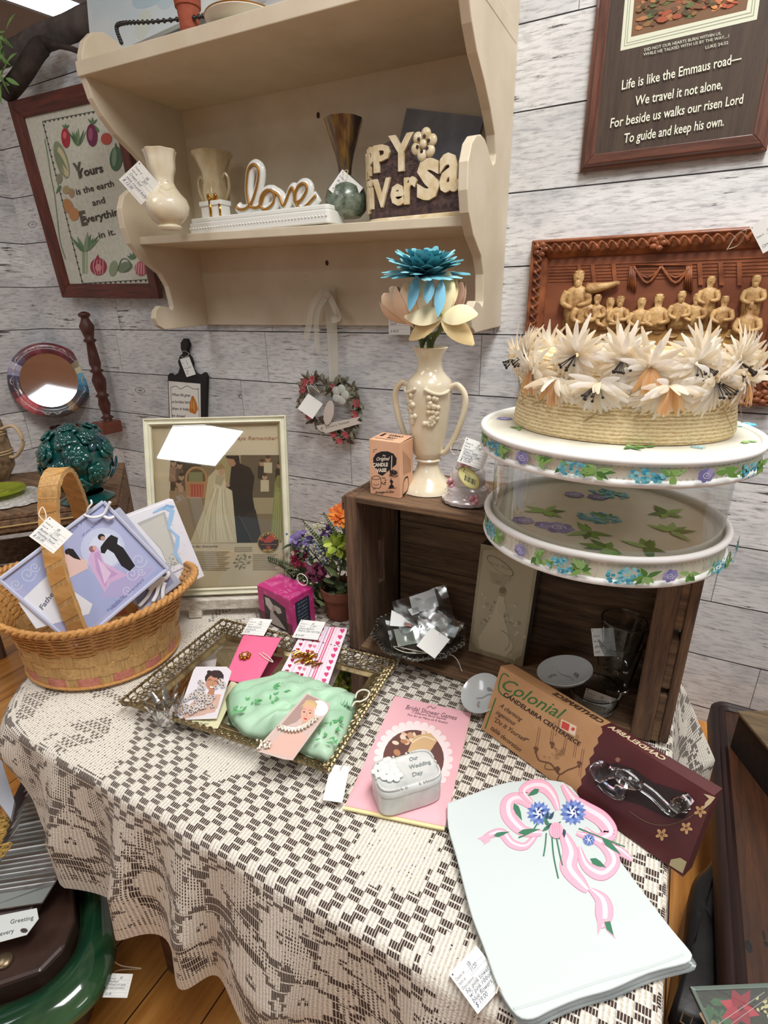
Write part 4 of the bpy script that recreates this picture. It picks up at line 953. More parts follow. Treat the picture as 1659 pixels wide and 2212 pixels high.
o = obj('lace_tablecloth', cl, t_.m, smooth='all'); at_ = o.data.attributes.new('fill', 'FLOAT', 'FACE'); at_.data.foreach_set('value', fills)
tag(o, 'cream lace tablecloth with checked net and flowers draped over the low table', 'tablecloth')
TT = T + .003

# ------------------------------------------------------------------ splint basket
random.seed(11)
bc = V((-.862, -1.0, TT)); RA = math.radians(22)
t = thing('splint_basket', 'woven splint basket with tall wrapped handle and pink bands holding gift boxes', 'basket', bc)
M['splint'] = wood('straw_splint', 'b58a50', 'd6ae72', axis='x', scale=8, rough=.6, bump=.4)
M['splint_v'] = wood('straw_splint', 'b08650', 'd2aa70', axis='z', scale=8, rough=.6, bump=.4)
M['pink_splint'] = wood('pink_splint', 'b8675a', 'd08a74', axis='x', scale=8, rough=.6, bump=.4)
M['cane'] = wood('cane', 'a9763c', 'd09a58', axis='x', scale=8, rough=.5, bump=.4)
EL = (1.0, .90)
def brad(z):   # radius along x of the wall by height
    return .128 + .012 * min(1, z / .07) + (max(0, z - .07) / .065) ** 1.6 * .040
def rimz(a):   # the mouth dips at the handle and rises at both ends
    return .0 + .014 * math.cos(2 * (a)) 
def bpt(a, z, e=0):
    r = brad(z) + e; zz = z + rimz(a) * (z / .135) ** 1.5; x, y = r * math.cos(a) * EL[0], r * math.sin(a) * (.90 - .16 * min(1, z / .135))
    return bc + V((x * math.cos(RA) - y * math.sin(RA), x * math.sin(RA) + y * math.cos(RA), zz))
NS = 30
def weave(z0, z1, th, par, m_, name, a0=0, a1=NS, amp=.0022):
    n_ = (a1 - a0) * 6; mb = MB(); vs = []
    for i in range(n_ + 1):
        s_ = a0 + i / 6; a = s_ / NS * 2 * math.pi; e = amp * math.cos(math.pi * s_ + par * math.pi)
        for z, ee in ((z0, e), (z1, e), (z1, e + th), (z0, e + th)): vs.append(bpt(a, z, ee))
    fs = [(i * 4 + j, (i + 1) * 4 + j, (i + 1) * 4 + (j + 1) % 4, i * 4 + (j + 1) % 4) for i in range(n_) for j in range(4)]
    return mb.add(vs, fs)
stk = MB()
for s_ in range(NS):
    a = s_ / NS * 2 * math.pi; w_ = .010; L_ = []
    for k in range(9):
        z = .001 + .131 * k / 8; e = .0005
        p = bpt(a, z, e); d = (bpt(a + .01, z, e) - p).normalized(); ww = w_ * (1 if z < .08 else .55)
        L_ += [p - d * ww, p + d * ww]
    stk.add(L_, [(k * 2, k * 2 + 1, k * 2 + 3, k * 2 + 2) for k in range(8)])
obj('stakes', stk, M['splint_v'], t, solid=.0016)
obj('basket_base', MB().lathe([(0, 0), (.126, 0), (.128, .003), (0, .004)], bc, 40, ell=EL, rot=RA), M['splint'], t)
obj('pink_band', weave(.004, .024, .0016, 0, None, ''), M['pink_splint'], t)
obj('woven_band', weave(.026, .047, .0016, 1, None, ''), M['splint'], t)
obj('woven_band', weave(.049, .069, .0016, 0, None, ''), M['splint'], t)
cn = MB()
for k in range(15):
    z = .0725 + .0041 * k; mb = weave(z, z + .0034, .003, k % 2, None, '', amp=.0026); cn.add(mb.v, mb.f)
obj('cane_rows', cn, M['cane'], t)
rim = []
for s_ in range(2): 
    rp = [bpt(i / 220 * 2 * math.pi, .136, .003 + .0035 * math.cos(i / 220 * 2 * math.pi * 42 + s_ * math.pi)) + V((0, 0, .0035 * math.sin(i / 220 * 2 * math.pi * 42 + s_ * math.pi))) for i in range(220)]
    rim.append(rp)
rm = MB(); [rm.tube(r_, .0042, 7, closed=True) for r_ in rim]
rm.tube([bpt(i / 160 * 2 * math.pi, .006, .003) for i in range(160)], .003, 6, closed=True)
obj('coiled_rim', rm, M['cane'], t, smooth='all')
# handle band: from the near rim over the top to the far rim
hf = P(160, 1345, z=.655); top = P(132, 1014, y=-1.0); hb = V((2 * bc.x - hf.x, 2 * bc.y - hf.y, .66))
hp_ = spl([hf + V((.0, .01, -.075)), hf + V((-.004, .003, 0)), P(122, 1230, y=-1.075), P(106, 1120, y=-1.06), P(110, 1040, y=-1.045), P(134, 1016, y=-1.0), P(160, 1060, y=-.965), P(186, 1140, y=-.93), P(210, 1230, y=-.915), hb + V((0, 0, -.06))], 8)
sdv = V((.93, .36, 0)).normalized()
hm = MB(); vs = []
for i, p in enumerate(hp_):
    d = (hp_[min(i + 1, len(hp_) - 1)] - hp_[max(0, i - 1)]).normalized(); nn = d.cross(sdv).normalized(); sd = nn.cross(d).normalized()
    ww = .0155; th = .0035
    for sx, sn in ((-1, -1), (1, -1), (1, 1), (-1, 1)): vs.append(p + sd * ww * sx + nn * th * sn)
obj('handle', hm.add(vs, [(i * 4 + j, (i + 1) * 4 + j, (i + 1) * 4 + (j + 1) % 4, i * 4 + (j + 1) % 4) for i in range(len(hp_) - 1) for j in range(4)]), M['splint_v'], t)
wr = MB(); nw = 26; nh = len(hp_)
for k in range(nw):  # lapped strip wound round the handle
    i0 = k / nw * (nh - 2) ; 
    def hpos(f): i = int(min(f, nh - 1.001)); q = f - i; return hp_[i].lerp(hp_[min(i + 1, nh - 1)], q)
    pa, pb = hpos(i0), hpos(i0 + 1.2); pc, pd = hpos(i0 + 2.0), hpos(min(nh - 1.01, i0 + 3.1)); d = (pb - pa).normalized(); nn = d.cross(sdv).normalized(); sd = nn.cross(d)
    q_ = [pa - sd * .0158, pb + sd * .0158, pd + sd * .0158, pc - sd * .0158]
    wr.hexa([x + nn * (.0032 + .0003 * (k % 2)) for x in q_], nn, .0007); wr.hexa([x - nn * (.0039 + .0003 * (k % 2)) for x in q_], nn, .0007)
obj('handle_wrapping', wr, mat('wrapped_splint', 'c48f4e', .5, col2='dcae6e', vscale=22, bump=.3, stretch=(1, 1, 3)), t)
# boxes standing in the basket
def px_box(name, label, cat, quad, O, N, depth, m_, group=None):
    q, U, D, n, w_, h_ = rect(*[PP(x, y, O, N) for x, y in quad])
    if n.dot(CAM - q[0]) < 0: n = -n
    t = thing(name, label, cat, (q[2] + q[3]) / 2 - n * depth, group)
    obj('box_body', MB().hexa([p - n * depth for p in q], n, depth), m_, t, bevel=.0012)
    return t, q, U, D, n, w_, h_
LAV = mat('lavender_card', 'b9bcdc', .55, col2='a7abd2', vscale=6)
p0 = V((-.80, -1.0, .70)); N0 = face_n(p0, -.2, -.05)
t, q, U, D, n, w_, h_ = px_box('keepsake_box', 'lavender wedding keepsake box showing a dancing couple, foremost in the basket', 'gift box', [(222, 1080), (356, 1226), (162, 1405), (8, 1250)], p0 + V((0, -.02, 0)), N0, .018, LAV)
a = plane_art(q[0], n)
a.poly([(222, 1086), (348, 1226), (170, 1376), (22, 1246)], 'a9b4de'); a.poly([(222, 1094), (340, 1226), (262, 1300), (120, 1160)], 'b3bae0'); a.ell(222, 1185, 48, 45, 'c9d2ee', 0, 24); a.ell(228, 1188, 36, 36, 'd8e0f4', 0, 24)
a.poly([(255, 1240), (332, 1226), (270, 1290), (215, 1290)], 'b7b0dc')
for cx, cy, r in ((60, 1240, 18), (75, 1225, 12), (300, 1210, 18), (285, 1240, 15), (35, 1262, 14), (305, 1235, 9), (275, 1275, 12)):
    a.curve([(cx + r * (1 - k / 14) * math.cos(k * .75), cy + r * (1 - k / 14) * math.sin(k * .75)) for k in range(14)], 1.6, 'd3daf2', 3)
a.poly([(196, 1190), (206, 1178), (214, 1186), (225, 1215), (262, 1235), (275, 1243), (240, 1258), (226, 1280), (204, 1240), (190, 1212)], 'd7b6dd'); a.poly([(203, 1195), (214, 1190), (222, 1220), (255, 1240), (232, 1252), (228, 1270), (208, 1230)], 'c69fd0'); a.poly([(210, 1205), (240, 1238), (226, 1262)], 'e4cbe8')
a.poly([(232, 1162), (240, 1155), (255, 1162), (253, 1175), (266, 1183), (292, 1222), (280, 1234), (262, 1222), (246, 1195), (232, 1186), (226, 1196), (218, 1194), (217, 1182), (224, 1172)], '1e1c20'); a.ell(219, 1160, 8, 7, '2a2224'); a.ell(222, 1163, 5, 5, 'c39a86'); a.ell(199, 1186, 7, 7, '9a6a78'); a.ell(204, 1184, 4, 5, 'd9ab98')
a.poly([(140, 1190), (152, 1186), (165, 1200), (188, 1212), (190, 1228), (166, 1240), (148, 1250), (138, 1225)], 'e9c9c2'); a.poly([(146, 1184), (158, 1186), (168, 1200), (175, 1210), (160, 1206), (148, 1198)], '1f1a1c'); a.ell(145, 1192, 5, 6, '2a2020')
a.poly([(105, 1240), (200, 1305), (192, 1326), (78, 1358), (40, 1302)], 'e9ecf3'); a.line([(105, 1240), (40, 1302), (78, 1358)], 1, 'c6cbe0'); a.text('Father', (92, 1318), (122, 1278), 11, '777a88', .1, .03)
for s_, p0_, p1_ in (('Thank you for', (140, 1165), (210, 1100)), ('all you have done', (178, 1160), (226, 1118)), ('Our Wedding Day', (232, 1322), (268, 1288)), ('Memories cherished', (242, 1318), (310, 1254))): a.text(s_, p0_, p1_, 5, '4e5796', .3)
a.build('box_picture', t)
fr_ = MB(); 
for i in range(4): fr_.tube([q[i] + n * .002, q[(i + 1) % 4] + n * .002], .0032, 6)
obj('clear_lid_edge', fr_, mat('frosted_edge', 'c5cbe2', .35), t)
rb = lambda pts, r_=.0024: obj('white_ribbon', MB().tube(spl([PP(x, y, q[0] + n * e, n) for x, y, e in pts], 4), r_, 7), mat('white_satin', 'eceef2', .5), t, smooth='all')
rb([(182, 1112, .004), (200, 1118, .01), (222, 1112, .008), (232, 1096, .01), (238, 1084, .014)]); rb([(188, 1108, .008), (190, 1098, .012), (198, 1088, .014), (196, 1080, .012)], .0016); rb([(222, 1114, .006), (235, 1120, .008), (246, 1116, .006)], .0028)
p0b = p0 + V((0, -.02, 0)); p1 = p0b - N0 * .024; 
t, q, U, D, n, w_, h_ = px_box('keepsake_box', 'silver lavender keepsake box tied with a thick white bow, second in the basket', 'gift box', [(262, 1088), (386, 1262), (300, 1330), (176, 1160)], p1, N0, .02, mat('silver_lavender', 'a9adc0', .5, col2='c2c5d4', vscale=10))
a = plane_art(q[0], n); a.poly([(356, 1228), (376, 1258), (304, 1315), (290, 1290)], '8f93b4'); a.build('box_picture', t)
wb = MB()
for pts in ([(358, 1248), (345, 1262), (338, 1285), (330, 1300)], [(350, 1250), (340, 1240), (352, 1232), (364, 1240), (356, 1252)], [(352, 1254), (330, 1270), (318, 1290), (300, 1310)], [(356, 1258), (352, 1275), (352, 1295)], [(348, 1252), (332, 1262), (322, 1275)]):
    wb.tube(spl([PP(x, y, q[0] + n * .006, n) for x, y in pts], 4), .0036, 8, flat=(n, .5))
obj('white_bow', wb, mat('white_satin', 'f1f2f4', .45), t, smooth='all')
p2 = p0b - N0 * .05; N2 = (N0 + V((.03, .03, 0))).normalized()
t, q, U, D, n, w_, h_ = px_box('bootie_box', 'white box with blue ribbon border and cut-out window at the back of the basket', 'gift box', [(284, 1118), (381, 1070), (432, 1246), (345, 1292)], p2, N2, .034, mat('white_card', 'e9e8ee', .6, col2='dcdbe4', vscale=8))
a = plane_art(q[0], n)
a.poly([(296, 1130), (356, 1105), (390, 1216), (366, 1228), (346, 1186)], 'b5b6b2'); a.poly([(301, 1136), (352, 1112), (382, 1212), (364, 1222), (348, 1184)], 'c9c8bf')
for i in range(60): a.ell(372 + random.gauss(0, 7), 1212 + random.gauss(0, 7), 1.1, 1.1, random.choice(['8a8a84', 'e9e9e4']), n=5)
a.line([(330, 1108), (345, 1100), (358, 1096), (372, 1104), (368, 1122), (364, 1140), (374, 1150), (384, 1160), (382, 1178), (378, 1195), (388, 1210), (394, 1220)], [3, 6, 9, 12, 10, 6, 4, 9, 10, 8, 7, 2], '9dc3e6')
a.line([(352, 1098), (360, 1092), (376, 1095)], 5, '86b2dc')
for i in range(22): x, y = 372 + random.uniform(-25, 40), 1090 + random.uniform(0, 130); (a.leaf(x, y, 3.5, 1.6, random.uniform(0, 180), 'c5bccb') if 381 < x + (1246 - y) * .28 < 430 else None)
a.text('Handmade', (372, 1240), (396, 1228), 4, '5a5a66', .3); a.build('box_picture', t)
tp = bpt(-1.9, .13, .05) + V((-.02, -.03, .11)); tp = P(110, 1155, y=-1.13)
price_tag([(107, 1116), (158, 1153), (115, 1196), (62, 1158)], tp, face_n(tp, .05), ['#Dealer #|SB', '#Item #|1152', 'Basket Flower', 'Wedding Decor', '$ 25.00'], 'white price tag hanging from the basket handle', [P(98, 1128, y=-1.12), P(84, 1112, y=-1.1), P(92, 1095, y=-1.08), P(100, 1118, y=-1.1), P(86, 1140, y=-1.12), P(74, 1146, y=-1.12)])

# ------------------------------------------------------------------ gilt filigree mirror tray
tz = TT + .024
cor = [P(248, 1522, z=tz), P(486, 1340, z=tz), P(853, 1432, z=tz), P(716, 1662, z=tz)]
q, U, D, n, w_, h_ = rect(cor[1], cor[2], cor[3], cor[0])    # far-left, far-right, near-right, near-left
U = V((U.x, U.y, 0)).normalized(); D = V((D.x, D.y, 0)).normalized(); tc = sum(q, V()) / 4; tc.z = TT
t = thing('vanity_tray', 'rectangular antique gold filigree tray with a mirrored bottom holding cards and jewellery', 'tray', tc)
M['old_gold'] = mat('antique_gold', 'a08f68', .34, metal=.8, col2='6d5f45', vscale=60, bump=.3, bscale=200)
def tp_(u, v, z): return tc + U * u + D * v + V((0, 0, z))
iw, ih = w_ / 2 - .032, h_ / 2 - .032
obj('mirror_base', MB().hexa([tp_(-iw, ih, .006), tp_(iw, ih, .006), tp_(iw, -ih, .006), tp_(-iw, -ih, .006)], (0, 0, 1), .003), mat('tray_mirror', 'cfccc4', .04, metal=1), t)
qi = [tp_(-iw - .008, -ih - .008, .004), tp_(iw + .008, -ih - .008, .004), tp_(iw + .008, ih + .008, .004), tp_(-iw - .008, ih + .008, .004)]
rails('inner_border', qi, V((0, 0, 1)), .012, .010, M['old_gold'], M['old_gold'], t, bevel=.001, profile=[(0, 0), (0, .9), (.4, 1), (1, .5), (1, 0)])
def side(a0, b0, a1, b1):   # inner edge line -> outer edge line
    pass
HW, HH = w_ / 2, h_ / 2
sides = [((-1, -1), (1, -1)), ((1, -1), (1, 1)), ((1, 1), (-1, 1)), ((-1, 1), (-1, -1))]
for (ax, ay), (bx, by) in sides:
    fil = MB(); i0, i1 = tp_(ax * (iw + .008), ay * (ih + .008), .010), tp_(bx * (iw + .008), by * (ih + .008), .010)
    o0, o1 = tp_(ax * HW, ay * HH, .026), tp_(bx * HW, by * HH, .026)
    L = (i1 - i0).length; n_ = max(6, int(L / .0115)); sl = ((o0 + o1) / 2 - (i0 + i1) / 2); sw_ = sl.length
    for row, f_ in enumerate((.27, .52, .77)):
        for k in range(n_ + 1):
            tt = (k + (.5 if row == 1 else 0)) / n_
            if tt > 1: continue
            a_, b_ = i0.lerp(o0, f_), i1.lerp(o1, f_); c = a_.lerp(b_, tt); d1 = (b_ - a_).normalized(); d2 = sl.normalized(); nn_ = d1.cross(d2)
            R = sw_ * .235
            fil.tube([c + d1 * (R * math.cos(g)) + d2 * (R * math.sin(g)) + nn_ * (.0012 * math.sin(2 * g)) for g in [j * 2 * math.pi / 10 for j in range(10)]], .00105, 4, closed=True)
    fil.tube([i0.lerp(o0, .05), i1.lerp(o1, .05)], .0022, 6)
    nb = int((o1 - o0).length / .004)
    fil.tube([o0.lerp(o1, k / nb) + V((0, 0, .0008 * (k % 2))) for k in range(nb + 1)], [.0019 + .0009 * (k % 2) for k in range(nb + 1)], 6)
    obj('filigree_side', fil, M['old_gold'], t)
PZ = T + .014
def flat_card(name, label, cat, quad, z, col, thick=.0012, m_=None, tiltv=(0, 0), group=None):
    N = V((tiltv[0], tiltv[1], 1)).normalized(); c = P(sum(x for x, y in quad) / len(quad), sum(y for x, y in quad) / len(quad), z=z)
    pts = [PP(x, y, c, N) for x, y in quad]
    t = thing(name, label, cat, V((c.x, c.y, min(p.z for p in pts) - thick)), group)
    mb = MB().prism([p - N * thick for p in pts][::-1] if 0 else [p - N * thick for p in pts], N, thick, col); obj('card', mb, m_ or vcol(.6), t)
    return t, plane_art(c, N), c, N
# crystal star votive
c = P(365, 1556, z=PZ)
t = thing('crystal_votive', 'clear cut crystal votive cup with pointed star rim at the near left tray corner', 'candle holder', c)
k_ = silh(c, 1520, 312, 410)
cv = MB(); ring0 = []; n_ = 9
def cr_(r, z, a): return c + V((r * math.cos(a), r * math.sin(a), z))
for i in range(n_):
    a0, a1, am = i * 2 * math.pi / n_, (i + 1) * 2 * math.pi / n_, (i + .5) * 2 * math.pi / n_
    tip = cr_(k_ * .98, .050, am); A_, B_ = cr_(k_ * .62, .022, a0), cr_(k_ * .62, .022, a1); Cc = cr_(k_ * .5, .005, am); I_ = cr_(k_ * .52, .024, am)
    cv.add([tip, A_, Cc, B_, I_], [(0, 1, 2), (0, 2, 3), (0, 4, 1), (0, 3, 4), (1, 4, 2), (4, 3, 2)])
obj('star_petals', cv, M['crystal'], t)
obj('cup', MB().lathe([(k_ * .45, 0), (k_ * .5, .004), (k_ * .48, .03), (k_ * .42, .03), (k_ * .4, .008), (0, .008)], c, 18), M['crystal'], t, smooth=True)
# photograph cards
t, a, c, N = flat_card('photo_card', 'picture card of a smiling dark-haired woman wearing sparkling jewellery, leaning on the votive', 'card', [(424, 1440), (490, 1440), (500, 1450), (468, 1552), (380, 1556), (382, 1550), (418, 1448)], PZ + .026, 'dcd6d6', tiltv=(.1, -.45))
a.poly([(425, 1442), (489, 1442), (498, 1451), (470, 1545), (386, 1553), (420, 1448)], 'd9d4d9'); a.poly([(440, 1500), (478, 1500), (470, 1530), (440, 1545), (392, 1552), (412, 1520)], 'caa594'); a.ell(463, 1464, 21, 16, '2c1d1c', -15); a.ell(452, 1452, 5, 4, '2c1d1c')
a.ell(458, 1475, 12.5, 17, 'b98569', 18, 18); a.ell(468, 1456, 12, 8, '33211e', -10); a.poly([(452, 1490), (464, 1491), (462, 1505), (446, 1503)], 'ad7a60')
a.curve([(449, 1470), (453, 1468), (457, 1470)], 1.3, '3a221c'); a.curve([(462, 1472), (466, 1471), (470, 1474)], 1.3, '3a221c'); a.line([(459, 1474), (458, 1480)], .8, '8f5f4a'); a.ell(456.5, 1484.5, 4.6, 1.8, 'f0e4dc', 12); a.curve([(451, 1482), (456, 1488), (462, 1486)], 1.1, '9a4a44')
a.poly([(420, 1532), (470, 1515), (465, 1538), (400, 1552)], 'c8a798'); a.curve([(404, 1545), (430, 1532), (460, 1520)], 1.5, 'e6d6ce')
a.build('printed_picture', t)
jw = MB(); gm_ = MB()
for x0_, y0_, sx, sy, n_ in ((430, 1510, 20, 14, 26), (425, 1528, 26, 9, 18), (480, 1482, 5, 9, 7), (438, 1484, 6, 8, 8), (405, 1532, 14, 8, 12), (455, 1512, 14, 7, 12)):
    for i in range(n_):
        x, y = random.gauss(x0_, sx * .6), random.gauss(y0_, sy * .6); p = PP(x, y, c, N) + N * .003
        for k in range(5): jw.ball(p + V((.0026 * math.cos(k * 1.257), .0026 * math.sin(k * 1.257), 0)), .0016, 5, 4)
        gm_.ball(p + N * .001, .0012, 5, 4)
obj('rhinestone_jewellery', jw, mat('rhinestone', 'f2f2f4', .08, metal=.4, coat=1), t); obj('gold_settings', gm_, M['gold'], t)
t, a, c, N = flat_card('paper_label', 'cream paper label lying in the tray under the first picture card', 'label', [(404, 1540), (474, 1515), (500, 1470), (516, 1478), (470, 1574), (398, 1562)], PZ + .004, 'd9d7b0')
for i in range(3): a.text(('Rhinestone', 'earrings set', '$ 18.00')[i], (425 - i * 4, 1548 + i * 7), (458 - i * 4, 1552 + i * 7), 4, '5f6650', .2)
a.build('writing', t)
t, a, c, N = flat_card('brooch_card', 'bright pink card with a small gold and pink flower brooch in the tray', 'card', [(526, 1371), (608, 1378), (552, 1481), (484, 1467)], PZ + .012, 'ee6f96', tiltv=(0, -.12))
a.poly([(528, 1373), (606, 1380), (551, 1479), (487, 1466)], 'ee7299'); a.build('pink_face', t)
bp = PP(530, 1420, c, N) + N * .003; br_ = MB()
for k in range(7): a_ = k * .9; br_.ball(bp + V((.0075 * math.cos(a_), .0075 * math.sin(a_), .001)), (.0035, .0035, .003), 8, 6)
o_ = obj('brooch', br_, M['gold'], t, smooth='all'); obj('pink_stone', MB().ball(bp + N * .003, (.0045, .0045, .003), 8, 6), mat('pink_stone', 'e9a9a4', .1, coat=1), o_, smooth='all')
obj('tag_fastener', MB().tube(spl([PP(x, y, c, N) + N * .002 for x, y in ((560, 1413), (566, 1418), (575, 1425), (590, 1432), (582, 1422), (568, 1412))]), .0008, 5), M['string'], t)
t, a, c, N = flat_card('heart_card', 'white card striped with red and pink hearts with gold jewellery on it', 'card', [(660, 1350), (751, 1357), (708, 1480), (606, 1452)], PZ + .014, 'f3e4ee', tiltv=(0, -.12))
def hline(f0, f1, m=10):
    return [(662 + (749 - 662) * f0 + ((607 - 662) + ((708 - 751) - (607 - 662)) * f0) * g, 1352 + 6 * f0 + (100 + 22 * f0) * g) for g in [k / m for k in range(m + 1)]]
def hp__(f, g): x0_, y0_ = 661 + 90 * f, 1351 + 6 * f; x1_, y1_ = 607 + 101 * f, 1453 + 27 * f; return x0_ + (x1_ - x0_) * g, y0_ + (y1_ - y0_) * g
def heart(a, x, y, r, c_): a.ell(x - r * .45, y - r * .25, r * .55, r * .6, c_, n=8); a.ell(x + r * .45, y - r * .25, r * .55, r * .6, c_, n=8); a.poly([(x - r * .95, y), (x + r * .95, y), (x - r * .1, y + r * 1.1)], c_)
for f, c_, r in ((.10, 'b33050', 4.2), (.32, 'cf5d7e', 4.4), (.42, 'e58aa2', 4), (.9, 'd8447a', 5)):
    for g in range(9): x, y = hp__(f, (g + .5) / 9); heart(a, x, y, r, c_ if g % 2 else 'a8284a' if f < .8 else c_)
for f, c_, w__ in ((.2, 'f0a8c0', 1), (.5, 'd8b8cc', 1), (.56, 'c09ab4', 2), (.66, 'd96088', 7), (.66, 'f5d8e2', 2), (.75, 'e8b6c8', 1), (.82, 'f3c6d6', 1)): a.line([hp__(f, 0), hp__(f, 1)], w__, c_)
a.build('heart_print', t)
jw = MB()
for i in range(16): p = PP(640 + random.gauss(20, 16), 1425 + random.gauss(0, 9), c, N) + N * .004; jw.tube([p + V((.006 * math.cos(g + i), .006 * math.sin(g * 1.3 + i), .002 * math.sin(g))) for g in [k * .8 for k in range(8)]], .0011, 5)
obj('gold_jewellery', jw, M['gold'], t)
t, a, c, N = flat_card('photo_card', 'picture card of a blonde woman with rhinestone necklace lying on the green pouch', 'card', [(662, 1497), (713, 1520), (712, 1532), (632, 1642), (613, 1640), (553, 1622), (560, 1610)], PZ + .045, 'd2bcb4', tiltv=(.05, -.3))
a.poly([(664, 1499), (711, 1521), (710, 1531), (631, 1640), (557, 1621)], 'cdb6ae'); a.poly([(664, 1500), (690, 1512), (640, 1560), (600, 1575)], 'a98e86'); a.poly([(600, 1590), (640, 1574), (665, 1590), (632, 1638), (575, 1624)], 'd9b3a4'); a.ell(690, 1530, 19, 17, 'f1e9e6', 20); a.ell(672, 1520, 14, 8, 'c9a878', 15)
a.ell(665, 1540, 14.5, 21, 'dba994', 15, 18); a.poly([(650, 1527), (662, 1514), (680, 1520), (685, 1535), (676, 1527), (662, 1524)], 'd2b184'); a.poly([(654, 1557), (668, 1558), (664, 1572), (648, 1572)], 'd2a08a')
for x in (657, 670): a.ell(x, 1538 + (x - 657) * .2, 2.6, 1.3, '4a352e', 10); a.curve([(x - 4, 1533 + (x - 657) * .2), (x, 1531 + (x - 657) * .2), (x + 4, 1533.5 + (x - 657) * .2)], .9, '8f6a4c')
a.line([(663, 1540), (661, 1547), (664, 1548)], .9, 'b98470'); a.ell(660, 1553, 4, 1.8, 'b0403e', 10)
a.build('printed_picture', t)
jw = MB()
for i in range(30):
    f_ = i / 29; x, y = 606 + 76 * f_ , 1572 + 10 * math.sin(f_ * math.pi) - 18 * f_ ** 2; p = PP(x, y, c, N) + N * .003
    for k in range(4): jw.ball(p + V((.003 * math.cos(k * 1.6 + i), .003 * math.sin(k * 1.6 + i), 0)), .0018, 6, 4)
for i in range(26): jw.ball(PP(570 + random.gauss(0, 8), 1610 + random.gauss(0, 6), c, N) + N * .003, .0018, 6, 4)
obj('rhinestone_jewellery', jw, mat('champagne_stones', 'e9ddc6', .1, metal=.5, coat=1), t)
# green pouch
cc = lambda pts, z: [P(x, y, z=z) for x, y in pts]
out = spline([(487, 1512), (500, 1490), (530, 1476), (575, 1464), (610, 1458), (650, 1462), (700, 1480), (740, 1495), (768, 1508), (766, 1540), (752, 1590), (730, 1625), (712, 1648), (680, 1640), (640, 1622), (612, 1605), (590, 1590), (568, 1598), (545, 1597), (515, 1580), (492, 1548)], 4)
GRN = mat('mint_green_satin', 'a5cfae', .45, col2='bcdcc0', vscale=9, sheen=.3)
t = thing('satin_pouch', 'mint green floral satin drawstring pouch lying in the tray', 'pouch', P(630, 1550, z=PZ))
def pouchz(x, y): return 0
mb = MB(); pts = cc(out, PZ + .004); c0_ = sum(pts, V()) / len(pts)
mb.pillow(pts, (0, 0, 1), .026, 14, .010); 
for i, p in enumerate(mb.v): mb.v[i] = p + V((0, 0, .003 * math.sin((p.x * .8 - p.y * .6) * 240) * min(1, (p.z - PZ) / .01)))
obj('pouch_body', mb, GRN, t, smooth='all')
rf_ = MB()   # gathered neck along the far edge
for i in range(48):
    f_ = i / 47; x, y = 610 + 155 * f_, 1461 + 46 * f_ ** 1.1; p = P(x, y, z=PZ + .012); q_ = P(x - 10 + 4 * math.sin(i), y + 19, z=PZ + .020)
    rf_.tube([p + V((0, 0, -.008)), p + V((0, 0, .004)), p.lerp(q_, .5) + V((0, 0, .006)), q_], [.0022, .003, .003, .0018], 6)
obj('gathered_neck', rf_, GRN, t, smooth='all')
obj('drawstring', MB().tube(spl([P(x, y, z=PZ + .02) for x, y in ((768, 1508), (772, 1496), (784, 1490), (797, 1494), (794, 1506), (780, 1515), (768, 1516), (760, 1526))]), .0014, 6), M['string'], t)
lf = MB()
for cx, cy in ((600, 1478), (520, 1530), (545, 1515), (705, 1590), (735, 1560), (590, 1500), (720, 1545)):
    for i in range(9):
        x, y = cx + random.gauss(0, 11), cy + random.gauss(0, 8); a_ = random.uniform(0, 6.28); p = P(x, y, z=PZ + .0305 if 545 < x < 700 else PZ + .024)
        leafm(lf, p, (math.cos(a_), math.sin(a_), 0), (0, 0, 1), .009, .0035, bend=0, n=2)
obj('woven_leaf_pattern', lf, mat('leaf_jacquard', '5fae6c', .5), t)
tg = 'tag lying against the far rim of the tray'
tp = P(554, 1350, z=T + .04); price_tag([(541, 1334), (588, 1339), (569, 1374), (523, 1369)], tp, (0, -.25, 1), ['#Dealer #|SB', '#Item #|140', 'Pink brooch', 'gold pin', '6.00'], 'white price tag lying above the pink brooch card')
tp = P(666, 1355, z=T + .042); price_tag([(651, 1338), (702, 1344), (687, 1383), (631, 1376)], tp, (0, -.25, 1), ['#Dealer #|SB', '#Item #|1141', 'Description', 'Heart clip earring', '', '$ 6.00'], 'white price tag lying over the corner of the heart card')
t = price_tag([(714, 1652), (757, 1655), (738, 1735), (698, 1727)], P(725, 1690, z=T + .02), (.1, -.3, 1), [], 'blank curled white tag hanging off the near right corner of the gold tray', [P(735, 1660, z=T + .03), P(748, 1640, z=T + .035), P(760, 1648, z=T + .03)], blank=True)

# ------------------------------------------------------------------ booklet and porcelain box
cq = [P(x, y, z=TT + .004) for x, y in ((853, 1503), (1018, 1540), (962, 1785), (745, 1740))]
q, U, D, n, w_, h_ = rect(*cq); n = V((0, 0, 1))
t = thing('games_booklet', 'pink bridal shower games booklet lying on the lace under the porcelain box', 'booklet', sum(q, V()) / 4 - V((0, 0, .004)))
q = [P(x, y, z=TT + .004) for x, y in ((853, 1503), (1018, 1540), (962, 1785), (745, 1740))]
obj('cover', MB().hexa([p - V((0, 0, .001)) for p in q], (0, 0, 1), .001, 'f0b9c0'), vcol(.45, .2), t)
obj('pages', MB().hexa([p + V((.0, -.004 if i > 1 else .001, -.0035)) for i, p in enumerate(q)], (0, 0, 1), .0024, 'efe0a8'), vcol(.8), t)
a = plane_art(q[0], n)
a.poly([(854, 1505), (1016, 1541), (961, 1782), (748, 1738)], 'efb8c0')
for k in range(30): a_ = k / 30 * 6.283; a.ell(893 + 78 * math.cos(a_), 1640 + 76 * math.sin(a_), 8, 7, 'f6e4e4')
